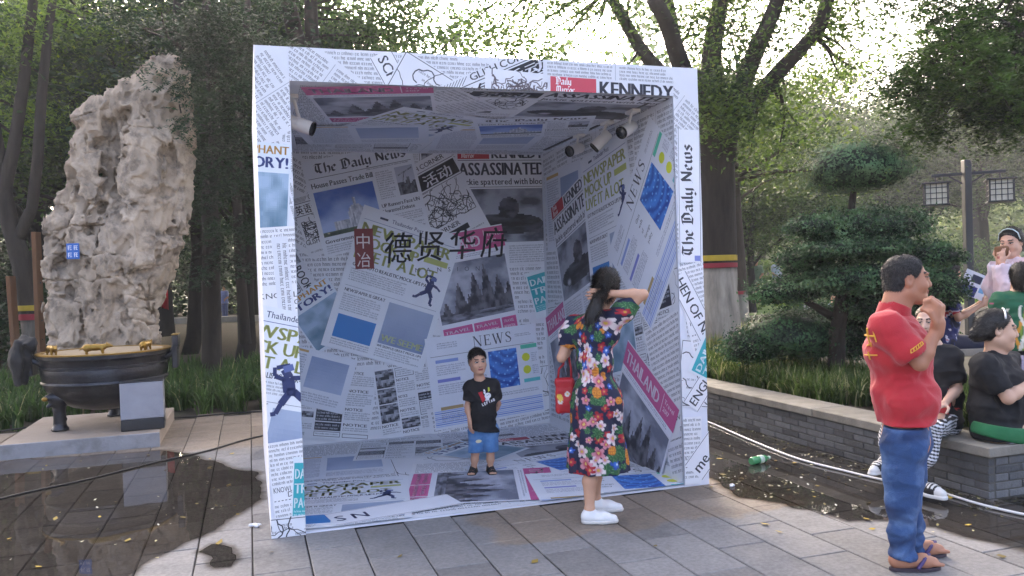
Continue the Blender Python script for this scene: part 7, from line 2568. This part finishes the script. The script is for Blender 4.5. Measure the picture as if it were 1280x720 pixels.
    T.ruffle(wrinkle(.008, 8), .04); T.cut(J['knR'] + [0, 0, .015], (0, 0, -1)); T.cone(J['hipL'] + [0, 0, .04], J['hipR'] + [0, 0, .04], .075, .075, .03); T.cut(J['pelvis'] + [0, 0, .07], (0, 0, 1))
    T.build('shorts', M_sh, t)
    V, Fc = T.mesh()
    decal('patch', g(598, 553, -.12), [rot(circ(0, 0, .024, .013), .1)], '#cfc9a4')
    M_sd = mat('black_sandal', hx('#17161a'), .55, .1, 20)
    for s in 'LR':
        a0 = J['an' + s] * np.array([1, 1, 0]); q = -.012 if s == 'R' else .02
        B_ = Sdf(a0 - [.08, .16, .01], a0 + [.08, .07, .09], .0045)
        B_.cone(a0 + [0, .015, .008], a0 + [q, -.085, .008], .032, .035, .02)
        B_.cut(a0 + [0, 0, .016], (0, 0, 1)); B_.cut(a0 + [0, 0, .0], (0, 0, -1))
        o = B_.build('sandal', M_sd, t)
        for k, (yy, w_, zz) in enumerate(((-.088, .028, .034), (-.066, .028, .040), (-.040, .026, .048), (-.012, .026, .058), (.012, .024, .066))):
            MB().tube([a0 + [q * -yy / .085 - w_, yy, .012], a0 + [q * -yy / .085 - w_ * .6, yy, zz - .004], a0 + [q * -yy / .085, yy, zz + .003], a0 + [q * -yy / .085 + w_ * .6, yy, zz - .004], a0 + [q * -yy / .085 + w_, yy, .012]], .0115, 6).build('strap', M_sd, o, True)
build_boy()

# ============ seated and standing people on the right
def seated_lady():
    Y = 5.72
    rt = Vector(at(1246, 600, Y)); rt.z = WALL_H
    g = lambda px, py, dY=0.0: np.array(at(px + 13, py, Y + dY) - rt)
    t = person_root('person', rt, 'woman in a black T-shirt and green skirt sitting on the wall end')
    J = dict(pelvis=g(1233, 536), waist=g(1231, 508), chest=g(1232, 475), neck=g(1231, 445), headbase=g(1233, 432),
             shR=g(1218, 458, -.15), shL=g(1250, 455, .16), elR=g(1247, 498, -.22), wrR=g(1276, 477, -.12), elL=g(1280, 490, .16), wrL=g(1290, 465, .05),
             hipR=g(1234, 540, -.09), hipL=g(1238, 538, .09), knR=g(1306, 538, -.14), knL=g(1310, 536, .08), anR=g(1306, 610, -.14), anL=g(1312, 606, .08), nk=1.15)
    f = np.array([.94, -.30, -.10]); hs = 1.18; hc = g(1233, 412, -.02); up = (.08, 0, 1)
    lo, hi = bounds(J, .2); hi[2] = hc[2] + .22; lo[2] = -.4
    S = Sdf(lo, hi, .0066)
    add_body(S, J, 1.06)
    ax = add_head(S, hc, f, up, hs)
    S.cone(J['neck'], hc - ax[2] * .06 - ax[1] * .01, .062, .062, .03); S.ell(hc + (ax[1] * .03 - ax[2] * .06) * hs, np.array([.062, .05, .04]) * hs, .03, axes=list(ax))
    add_hand(S, J['wrR'], (.8, .1, .55), (-.2, .9, .3), 1.05, .5, 1); add_hand(S, J['wrL'], (-.1, -.3, .9), (-.8, -.3, 0), 1.05, .6, 1)
    S.build('body', M_skin, t, lambda V: face_paint(V, hc, ax, hs, '#c9a188', '#a95c58', '#2b2320'))
    eyes(t, hc, ax, hs)
    r, f_, u = ax
    H = Sdf(hc - .22, hc + .2, .0066)
    H.ell(hc + (f_ * -.02 + u * .036) * hs, np.array([.082, .098, .088]) * hs, .01, axes=[r, f_, u]).ell(hc + (f_ * -.05 - u * .015) * hs, np.array([.076, .066, .07]) * hs, .03, axes=[r, f_, u])
    H.cut(hc + (f_ * .05 + u * .052) * hs, f_ - u * .45); H.cut(hc + (f_ * .012 + u * .0) * hs, f_ * .8 - u * .6); H.cut(hc - (f_ * .0 + u * .065) * hs, -u)
    H.ell(hc + (f_ * -.10 - u * .035) * hs, (.045, .045, .05), .03)
    H.ruffle(lambda P: .004 * fbm(P * 60, 2), .02); H.build('hair', M_hair, t)
    strands(t, *H.mesh(), 4500, .03, .0015, lambda P, n: -f_ * .9 - ZV * .35, 4)
    cl = MB(); cl.tube([hc + (r * a + f_ * .02 + u * b) * hs for a, b in ((.090, .070), (.080, .090), (.062, .110), (.03, .124), (.0, .128))], .0065, 6)
    cl.build('hair_band', mat('white_plastic', hx('#e2e0e2'), .3, .03), t, True)
    Sh = shirt_sdf(J, 1.08, .0085, J['pelvis'][2] - .03, .018, .58, .015, .062, .03, f)
    Sh.cone(J['chest'] + f * .05 + [0, 0, -.02], J['waist'] + f * .04, .125, .12, .08)
    Sh.ruffle(wrinkle(.014, 6), .05); cut_ends(Sh, J, .60, J['pelvis'][2] - .05, .066)
    Sh.build('shirt', mat('black_jersey', hx('#121216'), .85, .1, 14, .2, 100), t)
    K = Sdf(*[np.array(a) for a in ((-.35, -.45, -.32), (.75, .45, .22))], .0085)
    for s in 'LR': K.chain([J['hip' + s], J['kn' + s]], [.125, .10], .05)
    K.cone(J['hipL'], J['hipR'], .13, .13, .05).cone(J['knL'], J['knR'], .095, .095, .05).cone(J['pelvis'] * .4 + J['knL'] * .3 + J['knR'] * .3, J['pelvis'] * .1 + J['knL'] * .45 + J['knR'] * .45, .12, .11, .05)
    K.cone(J['knL'] + [.03, 0, 0], J['knL'] + [.04, 0, -.3], .1, .11, .05).cone(J['knR'] + [.03, 0, 0], J['knR'] + [.04, 0, -.3], .1, .11, .05)
    K.ruffle(wrinkle(.018, 9, (10, 5, 5)), .05); K.cone(J['hipL'], J['hipR'], .16, .16, .05); K.cut(J['pelvis'] + [0, 0, .045], (.15, 0, 1)); K.cut((0, 0, .006), (-.25, 0, -1))
    K.build('skirt', mat('green_cotton', hx('#1d6b3f'), .75, .1, 8, .2, 90), t)
    st = MB(); st.tube(smooth_path([J['shL'] + [.05, -.06, .06], J['chest'] + f * .17 + [0, 0, .0], J['waist'] + f * .19 + [.02, -.04, .03]], 4), .012, 6)
    st.build('bag_strap', mat('patterned_strap', hx('#8a8396'), .7, .5, 60), t)
    pa = MB().box((-.11, -.08, 0), (.11, .08, .003)).build('printed_leaflet', mat('leaflet', hx('#c9ccd6'), .5, .3, 30))
    pa.location = W(WALL_X + .30, WALL_Y + .06, WALL_H + .003); pa.rotation_euler = (0, 0, .2)
    tag(pa, 'flat printed leaflet lying on the coping beside the green skirt', 'leaflet')
seated_lady()

def seated_second():
    Y = 6.0
    rt = Vector((3.12, Y, WALL_H))
    g = lambda px, py, dY=0.0: np.array(at(px, py, Y + dY) - rt)
    t = person_root('person', rt, 'person in black top and striped trousers sitting half hidden behind the red polo')
    J = dict(pelvis=g(1174, 524), waist=g(1174, 496), chest=g(1172, 462), neck=g(1168, 434), headbase=g(1165, 424),
             shR=g(1158, 448, .10), shL=g(1189, 446, -.08), elR=g(1146, 492, .05), wrR=g(1152, 512, -.2), elL=g(1197, 486, -.12), wrL=g(1180, 505, -.26),
             hipR=g(1163, 528, .05), hipL=g(1180, 528, -.05), knR=g(1122, 526, -.08), knL=g(1160, 534, -.40), anR=g(1106, 574, -.12), anL=g(1150, 602, -.45), nk=.95)
    hc = g(1159, 402); f = np.array([-.62, -.78, -.1]); hs = .98
    lo, hi = bounds(J, .2); hi[2] = hc[2] + .2; lo[2] = -.4
    S = Sdf(lo, hi, .0075)
    add_body(S, J, .88)
    ax = add_head(S, hc, f, (0, 0, 1), hs)
    add_hand(S, J['wrL'], (-.8, -.5, -.1), (0, 0, -1), .95, .3, 1); add_hand(S, J['wrR'], (-.5, -.8, -.1), (0, 0, -1), .95, .3, -1)
    S.build('body', M_skin, t, lambda V: face_paint(V, hc, ax, hs, '#cfa993'))
    eyes(t, hc, ax, hs)
    r, f_, u = ax
    H = Sdf(hc - .2, hc + .2, .007)
    H.ell(hc + (f_ * -.02 + u * .036) * hs, np.array([.083, .098, .088]) * hs, .01, axes=[r, f_, u]).ell(hc + (f_ * -.05 - u * .04) * hs, np.array([.078, .066, .09]) * hs, .03, axes=[r, f_, u])
    H.cut(hc + (f_ * .055 + u * .05) * hs, f_ - u * .5); H.cut(hc + (f_ * .01) * hs, f_ * .8 - u * .5); H.ruffle(lambda P: .006 * fbm(P * 50, 2), .02)
    H.build('hair', mat('brown_hair', hx('#2c1f18'), .45, .3, 60, .5, 100), t)
    Sh = shirt_sdf(J, .90, .0095, J['pelvis'][2] - .04, .018, .70, .012, .058); Sh.ruffle(wrinkle(.012, 6), .05); cut_ends(Sh, J, .72, J['pelvis'][2] - .05, .062)
    def col(V):
        c = np.tile(np.array(hx('#141418')), (len(V), 1)); m = (fbm(V * 14 + 2, 2) > .22) & (V[:, 2] < J['waist'][2] + .08)
        c[m] = np.array(hx('#c23a3c')); return c
    Sh.build('shirt', mat('black_red_print', attr=True, rough=.8, var=.05), t, col)
    K = Sdf(*bounds({k: J[k] for k in ('hipL', 'hipR', 'knL', 'knR', 'anL', 'anR')}, .2), .008)
    K.cone(J['hipL'], J['hipR'], .115, .115, .05)
    for s in 'LR': K.chain([J['hip' + s], J['kn' + s], J['kn' + s] * .45 + J['an' + s] * .55], [.105, .085, .085], .04)
    K.cut(J['pelvis'] + [0, 0, .06], (0, 0, 1)); K.ruffle(wrinkle(.012, 7), .05)
    def stripe(V):
        s_ = np.sin((V @ unit(np.array([.35, -.25, 1.0]))) * 2 * PI / .022 + 2 * fbm(V * 6, 2))
        c = np.tile(np.array(hx('#d6d6da')), (len(V), 1)); c[s_ > 0] = np.array(hx('#17171c')); return c
    K.build('trousers', mat('striped_cotton', attr=True, rough=.8, var=.05), t, stripe)
    M_sn, M_wt = mat('black_canvas', hx('#17171a'), .7, .1), mat('white_rubber', hx('#d4d2cf'), .6, .06)
    for s, dv in (('R', (-.75, -.6)), ('L', (.35, -.9))):
        a0 = J['an' + s] + [0, 0, -.075]; d = np.array([dv[0], dv[1], -.1 if s == 'R' else 0]); d /= np.linalg.norm(d)
        B_ = Sdf(a0 - [.26, .26, .05], a0 + [.22, .22, .16], .006)
        B_.cone(a0 + [0, 0, .04], a0 + [0, 0, .085], .044, .040, .02).cone(a0 - d * .03 + [0, 0, .04], a0 + d * .10 + [0, 0, .038], .042, .044, .03).cone(a0 + d * .10 + [0, 0, .038], a0 + d * .17 + [0, 0, .03], .044, .033, .03)
        B_.cut(a0 + [0, 0, .012], (0, 0, -1)); B_.cut(a0 + [0, 0, .11], (0, 0, 1))
        def shoecol(V, a0=a0, d=d):
            c = np.tile(np.array(hx('#17171a')), (len(V), 1)); al = (V - a0) @ d
            c[(al > .145)] = np.array(hx('#d2d0cc')); c[(V[:, 2] > a0[2] + .06) & (al > .01) & (np.sin(al * 260) > 0)] = np.array(hx('#d2d0cc')); return c
        o = B_.build('shoe', mat('canvas_shoe', attr=True, rough=.7, var=.05), t, shoecol)
        q = Sdf(a0 - [.26, .26, .05], a0 + [.22, .22, .06], .006)
        q.cone(a0 - d * .03 + [0, 0, .012], a0 + d * .10 + [0, 0, .012], .047, .049, .02).cone(a0 + d * .10 + [0, 0, .012], a0 + d * .172 + [0, 0, .012], .049, .038, .02)
        q.cut(a0 + [0, 0, -.006], (0, 0, -1)); q.cut(a0 + [0, 0, .022], (0, 0, 1)); q.build('sole', M_wt, o)
seated_second()

def dress_up(t, J, b, h, hem, shirtcol, name, sleeve=.6, flare=.0, colfn=None, inflate=.016):
    Sh = shirt_sdf(J, b, h, hem, inflate, sleeve, flare, .06); Sh.ruffle(wrinkle(.014, 6), .05); cut_ends(Sh, J, sleeve + .02, hem, .062)
    return Sh.build(name, mat(name + '_' + t.name, hx(shirtcol) if isinstance(shirtcol, str) else (1, 1, 1), .8, .08, 10, attr=colfn is not None), t, colfn)
def hair_cap(t, hc, ax, hs, m, long=0.0, bun=None, h=.008):
    r, f_, u = ax
    H = Sdf(hc - [.2, .2, .22 + long], hc + .2, h)
    H.ell(hc + (f_ * -.02 + u * .036) * hs, np.array([.084, .1, .09]) * hs, .01, axes=[r, f_, u]).ell(hc + (f_ * -.05 - u * (.02 + long * .5)) * hs, np.array([.078, .066, .075 + long * .6]) * hs, .03, axes=[r, f_, u])
    if bun is not None: H.ell(hc + (r * bun[0] + f_ * bun[1] + u * bun[2]) * hs, (.05, .05, .05), .03)
    H.cut(hc + (f_ * .056 + u * .05) * hs, f_ - u * .4); H.cut(hc + (f_ * .012) * hs, f_ * .8 - u * .6)
    H.ruffle(lambda P: .004 * fbm(P * 60, 2), .02)
    o_ = H.build('hair', m, t)
    strands(t, *H.mesh(), 3000, .05, .0022, lambda P, n: -f_ * .7 - ZV * .6, 5)
    return o_

def hanfu_woman():
    Y = 7.6
    rt = Vector((at(1266, 360, Y).x, Y, .31))
    g = lambda px, py, dY=0.0: np.array(at(px, py, Y + dY) - rt)
    t = person_root('person', rt, 'young woman in a pale pink gown with white hairband eating, standing at the right edge')
    J = dict(pelvis=g(1272, 402), waist=g(1271, 374), chest=g(1270, 350), neck=g(1268, 326), headbase=g(1266, 316), shR=g(1262, 335, .14), shL=g(1282, 334, -.12), elR=g(1245, 358, .02), wrR=g(1249, 325, -.12),
             elL=g(1262, 362, -.25), wrL=g(1252, 327, -.22), hipR=g(1268, 410, .07), hipL=g(1278, 410, -.07), knR=g(1268, 460, .06), knL=g(1276, 460, -.06), anR=g(1268, 500, .05), anL=g(1276, 500, -.05), nk=.9)
    J['anR'][2] = J['anL'][2] = .08; J['knR'][2] = J['knL'][2] = .45
    hc = g(1264, 303); f = np.array([-.78, -.60, -.22]); hs = 1.12
    lo, hi = bounds(J, .2); lo[2] = 0; hi[2] = hc[2] + .2
    S = Sdf(lo, hi, .008); add_body(S, J, .85); ax = add_head(S, hc, f, (-.05, 0, 1), hs)
    add_hand(S, J['wrR'], (.1, -.2, 1), (.6, .5, .2), .95, .6, 1); add_hand(S, J['wrL'], (.0, .1, 1), (.6, .6, .1), .95, .6, -1)
    S.build('body', M_skin, t, lambda V: face_paint(V, hc, ax, hs, '#cda088'))
    eyes(t, hc, ax, hs); hair_cap(t, hc, ax, hs, M_hair, .0, (-.02, -.12, .0))
    r, f_, u = ax
    MB().tube([hc + (r * a + f_ * .03 + u * b) * hs for a, b in ((.084, .03), (.072, .083), (.04, .113), (0, .123), (-.04, .113), (-.072, .083), (-.084, .03))], .005, 6).build('hair_band', mat('pale_band', hx('#cfe0e2'), .4, .05), t, True)
    lo, hi = bounds(J, .24); lo[2] = .02; hi[2] = J['neck'][2] + .1
    G = Sdf(lo, hi, .009)
    G.chain([J['pelvis'], J['waist'], J['chest']], [.135, .11, .12], .06).cone(J['shL'], J['shR'], .075, .075, .06).cone(J['chest'], J['neck'], .09, .07, .05)
    G.cone(J['pelvis'], J['pelvis'] * [1, 1, 0] + [0, 0, .1], .14, .24, .06)
    for s in 'LR': G.chain([J['sh' + s], J['el' + s], J['el' + s] * .25 + J['wr' + s] * .75], [.075, .10, .085], .04).cone(J['el' + s], J['el' + s] + [0, 0, -.12], .09, .06, .05)
    G.ruffle(wrinkle(.022, 12, (9, 9, 5)), .06); G.cone(J['neck'] + [0, 0, .02], J['headbase'] + [0, 0, .1], .055, .06, .004, 'sub')
    for s in 'LR': G.cone(J['el' + s] * .12 + J['wr' + s] * .88, J['wr' + s] + [0, 0, .05], .07, .09, .0, 'sub')
    G.ell(hc, np.array([.11, .12, .13]) * hs, .0, 'sub'); G.cut((0, 0, .03), (0, 0, -1))
    def gc(V):
        k = np.clip(.5 + fbm(V * 7 + 4, 3) * 1.3, 0, 1)[:, None]; return np.array(hx('#d9cfd6')) * k + np.array(hx('#d2b3b8')) * (1 - k)
    G.build('gown', mat('pale_gauze', attr=True, rough=.8, var=.05), t, gc)
    b = Sdf((-.07, -.06, -.07), (.07, .06, .07), .007); b.box((0, 0, 0), (.05, .035, .042), .015).ruffle(wrinkle(.01, 3), .02)
    o = b.build('snack', mat('brown_paper', hx('#7a5236'), .8, .2, 20)); o.location = rt + Vector(g(1252, 314, -.17))
    tag(o, 'brown paper-wrapped snack held to the mouth by the woman in the pale gown', 'snack')
hanfu_woman()

def floral_back():
    Y = 6.9
    rt = Vector((at(1268, 360, Y).x, Y, .31))
    g = lambda px, py, dY=0.0: np.array(at(px, py, Y + dY) - rt)
    t = person_root('person', rt, 'seated person seen from behind in a green top with tall flowers at the right edge')
    J = dict(pelvis=g(1270, 425), waist=g(1270, 404), chest=g(1271, 385), neck=g(1274, 364), headbase=g(1275, 356), shL=g(1251, 376), shR=g(1294, 374), elL=g(1246, 405, .05), wrL=g(1262, 412, .2), elR=g(1300, 405, .05), wrR=g(1290, 412, .2),
             hipL=g(1260, 430), hipR=g(1281, 430), knL=g(1262, 432, .42), knR=g(1284, 432, .42), anL=g(1262, 470, .5), anR=g(1284, 470, .5))
    hc = g(1276, 347); f = np.array([.3, .95, 0])
    lo, hi = bounds(J, .2); hi[2] = hc[2] + .2
    S = Sdf(lo, hi, .009); add_body(S, J, .95); ax = add_head(S, hc, f, (0, 0, 1), 1.0); S.build('body', M_skin, t, lambda V: face_paint(V, hc, ax, 1, '#c39a80'))
    hair_cap(t, hc, ax, 1.02, M_hair, .02)
    def fc(V):
        c = np.tile(np.array(hx('#1f5a3c')), (len(V), 1)); rr = np.random.RandomState(4); x, z = V[:, 0], V[:, 2]; z0, z1 = J['pelvis'][2] - .1, J['neck'][2]
        for k in range(22):
            cx_ = rr.uniform(-.22, .22); hgt = z0 + (z1 - z0) * rr.uniform(.4, .85); w = rr.uniform(.012, .03)
            wv = cx_ + .02 * np.sin(z * 20 + k)
            m = (np.abs(x - wv) < w * (1 - .5 * (z - z0) / (hgt - z0 + 1e-6))) & (z < hgt)
            c[m] = np.array(hx(('#c2402c', '#b23a72', '#c98a2c', '#7e9a3c', '#d8d0c0')[k % 5]))
        return c
    dress_up(t, J, 1.0, .010, J['pelvis'][2] - .08, None, 'floral_top', .9, .01, fc)
    K = Sdf(lo, [hi[0], hi[1] + .1, J['pelvis'][2] + .06], .012)
    for s in 'LR': K.chain([J['hip' + s], J['kn' + s], J['an' + s]], [.11, .08, .06], .04)
    K.cone(J['hipL'], J['hipR'], .115, .115, .05); K.build('trousers', mat('dark_trousers', hx('#1d1d22'), .8, .1), t)
floral_back()

def reader():
    Y = 8.7
    rt = Vector((at(1192, 360, Y).x, Y, .31))
    g = lambda px, py, dY=0.0: np.array(at(px, py, Y + dY) - rt)
    t = person_root('person', rt, 'seated person in a dark patterned blouse with a pink collar reading behind the clipped shrub')
    J = dict(pelvis=g(1180, 426), waist=g(1180, 408), chest=g(1182, 385), neck=g(1184, 362), headbase=g(1185, 354), shR=g(1186, 372, -.16), shL=g(1184, 370, .16), elR=g(1198, 398, -.18), wrR=g(1227, 381, -.14), elL=g(1200, 396, .2), wrL=g(1226, 378, .1),
             hipR=g(1182, 430, -.08), hipL=g(1184, 430, .08), knR=g(1232, 432, -.1), knL=g(1234, 430, .1), anR=g(1234, 475, -.1), anL=g(1236, 470, .1))
    hc = g(1188, 342); f = np.array([.95, .05, -.3])
    lo, hi = bounds(J, .2); hi[2] = hc[2] + .2
    S = Sdf(lo, hi, .009); add_body(S, J, .9); ax = add_head(S, hc, f, (0.1, 0, 1), 1.0)
    add_hand(S, J['wrR'], (.9, 0, .35), (-.2, .9, .2), .95, .6, 1); add_hand(S, J['wrL'], (.9, 0, .35), (-.2, -.9, .2), .95, .6, -1)
    S.build('body', M_skin, t, lambda V: face_paint(V, hc, ax, 1, '#b98c72'))
    eyes(t, hc, ax, 1.0); hair_cap(t, hc, ax, 1.02, M_hair, .0)
    def fc(V):
        k = fbm(V * 16 + 3, 2); c = np.tile(np.array(hx('#252a5a')), (len(V), 1)); c[k > .12] = np.array(hx('#c9c6d2')); c[k > .26] = np.array(hx('#b8343e')); c[k < -.25] = np.array(hx('#16182c'))
        m = V[:, 2] > J['neck'][2] - .05; c[m] = np.array(hx('#c9535f')); return c
    dress_up(t, J, .95, .010, J['pelvis'][2] - .06, None, 'patterned_blouse', .55, .01, fc)
    K = Sdf(lo, [hi[0] + .05, hi[1], J['pelvis'][2] + .08], .012)
    for s in 'LR': K.chain([J['hip' + s], J['kn' + s], J['an' + s]], [.11, .08, .06], .04)
    K.cone(J['hipL'], J['hipR'], .11, .11, .05); K.build('trousers', mat('navy_trousers', hx('#1c2036'), .8, .1), t)
    br = empty('brochure', rt + Vector(g(1218, 356, -.06))); tag(br, 'open white and blue brochure held by the reader behind the clipped shrub', 'brochure')
    br.rotation_euler = (math.radians(8), math.radians(22), .15)
    MB().box((-.15, -.002, -.13), (.15, .002, .13), 0).build('sheet', mat('brochure_white', hx('#d5d8e2'), .4, .04), br)
    MB().box((-.145, -.0035, -.125), (.05, -.0022, -.02), 0).build('print', mat('brochure_blue', hx('#2b3278'), .4, .2, 20), br)
    MB().box((-.06, -.0035, .02), (.06, -.0022, .10), 0).build('print', mat('brochure_dark', hx('#26304a'), .4, .2, 20), br)
    MB().box((.07, -.0035, -.06), (.13, -.0022, -.01), 0).build('print', mat('brochure_light', hx('#6fa2cc'), .4, .2, 20), br)
    bn = empty('bench', W(0, 0)); bn.location = (at(1205, 360, 8.75).x, 8.7, .31); tag(bn, 'pale stone bench under the person reading the brochure', 'bench')
    MB().box((-.5, -.2, .30), (.75, .25, .38), .01).build('seat', M_cope, bn)
    for x in (-.4, .6): MB().box((x - .06, -.18, -.1), (x + .06, .22, .299), .008).build('leg', M_cope, bn)
reader()

# ============ people far away
def far_person(px, Y, h_, label, top, bottom, zg=0.0, sit=False, turn=0.0, skirt=False):
    rt = Vector((at(px, 360, Y).x, Y, zg))
    t = person_root('person', rt, label)
    s = h_ / 1.7
    v = lambda x, y, z: np.array([x, y, z]) * s
    if sit: hp, kz, ky = .42, .42, -.35
    else: hp, kz, ky = .88, .48, 0
    J = dict(pelvis=v(0, 0, hp), waist=v(0, 0, hp + .18), chest=v(0, 0, hp + .38), neck=v(0, 0, hp + .56), headbase=v(0, 0, hp + .62), shL=v(.17, 0, hp + .52), shR=v(-.17, 0, hp + .52), elL=v(.24, -.02, hp + .26), elR=v(-.24, -.02, hp + .26), wrL=v(.18, -.2, hp + .16), wrR=v(-.18, -.2, hp + .16),
             hipL=v(.09, 0, hp), hipR=v(-.09, 0, hp), knL=v(.1, ky, kz), knR=v(-.1, ky, kz), anL=v(.1, ky - (.02 if sit else 0), .08), anR=v(-.1, ky + (.02 if not sit else 0), .08))
    ca, sa = math.cos(turn), math.sin(turn)
    J = {k: np.array([p[0] * ca - p[1] * sa, p[0] * sa + p[1] * ca, p[2]]) for k, p in J.items()}
    hc = J['neck'] + [0, 0, .19 * s]; f = np.array([sa, -ca, 0])
    lo, hi = bounds(J, .18); lo[2] = 0; hi[2] = hc[2] + .2
    S = Sdf(lo, hi, .017); add_body(S, J, s)
    S.ell(hc, np.array([.078, .09, .115]) * s, .02); S.ell(hc + f * .09 * s - [0, 0, .02 * s], (.015 * s,) * 3, .02)
    for q in 'LR':
        S.cone(J['an' + q], J['an' + q] + f * .12 * s - [0, 0, .04 * s], .04 * s, .035 * s, .02)
        S.ell(J['wr' + q] + [0, 0, -.05 * s], np.array([.03, .03, .055]) * s, .02)
    S.build('body', M_skin, t, lambda V: np.tile(np.array(hx('#b98c72')), (len(V), 1)))
    H = Sdf(hc - .2, hc + .2, .015); H.ell(hc - f * .012 * s + [0, 0, .025 * s], np.array([.088, .1, .105]) * s, .01); H.cut(hc + f * .04 * s + [0, 0, .02 * s], f - ZV * .4); H.build('hair', M_hair, t)
    C = shirt_sdf(J, s, .018, J['pelvis'][2] - .06, .018, .6, .01); C.cut((0, 0, J['pelvis'][2] - .05), (0, 0, -1)); C.build('shirt', mat('shirt', hx(top), .8, .25, 12), t)
    K = Sdf(lo, [hi[0], hi[1], J['pelvis'][2] + .08], .018)
    if skirt: K.cone(J['pelvis'], J['pelvis'] * [1, 1, .45], .13 * s, .22 * s, .03)
    else:
        for q in 'LR': K.chain([J['hip' + q], J['kn' + q], J['an' + q]], [.11 * s, .085 * s, .065 * s], .03)
    K.cone(J['hipL'], J['hipR'], .115 * s, .115 * s, .03); K.cut((0, 0, J['pelvis'][2] + .05), (0, 0, 1)); K.build('skirt' if skirt else 'trousers', mat('lower_garment', hx(bottom), .8, .2, 12), t)
    return t
far_person(946, 30, 1.6, 'distant woman in a red skirt walking beyond the lawn', '#6a7f6c', '#b8323c', .30, False, -.5, True)
far_person(972, 30, 1.62, 'distant person in a pale blue shirt walking beyond the lawn', '#aeb9d2', '#c65060', .30, False, .4)
far_person(245, 38, 1.3, 'distant child in white and pink standing on the far path left of the booth', '#c9a3b0', '#d8d4da', 0, False, 1.2)
far_person(255, 37.6, 1.2, 'distant child in a striped pink top on the far path left of the booth', '#a3435c', '#cfc9d2', 0, False, .3)
far_person(280, 38.5, 1.55, 'distant person in light blue standing on the far path left of the booth', '#7f8ec2', '#5d6a92', 0, False, -.4)
far_person(270, 38, 1.25, 'distant small figure in dark clothes beside the person in light blue', '#1c2622', '#20242c', 0, False, .8)
far_person(1012, 13.6, 1.18, 'person in white patterned clothes sitting behind the clipped shrub', '#cfcdd4', '#c3c0cc', .30, True, .9)
far_person(1042, 13.8, 1.1, 'person in a light blue top sitting behind the trunk of the clipped shrub', '#5b9ad0', '#2a3350', .30, True, -.4)

# ------------------------------------------------------------------ thin evening haze over the whole park
hzm = bpy.data.materials.new('haze_air'); hzm.use_nodes = True
_n, _l = hzm.node_tree.nodes, hzm.node_tree.links
_n.remove(_n['Principled BSDF'])
_v = _n.new('ShaderNodeVolumePrincipled')
_v.inputs['Color'].default_value = (.93, .95, .97, 1)
_v.inputs['Density'].default_value = 0.0012
_v.inputs['Anisotropy'].default_value = 0.25
_l.new(_v.outputs[0], _n['Material Output'].inputs['Volume'])
hz = MB().box((-710, -70, -1.2), (710, 1210, 45)).build('haze', hzm)
tag(hz, kind='stuff')
hz['label'] = 'thin pale haze filling the park'
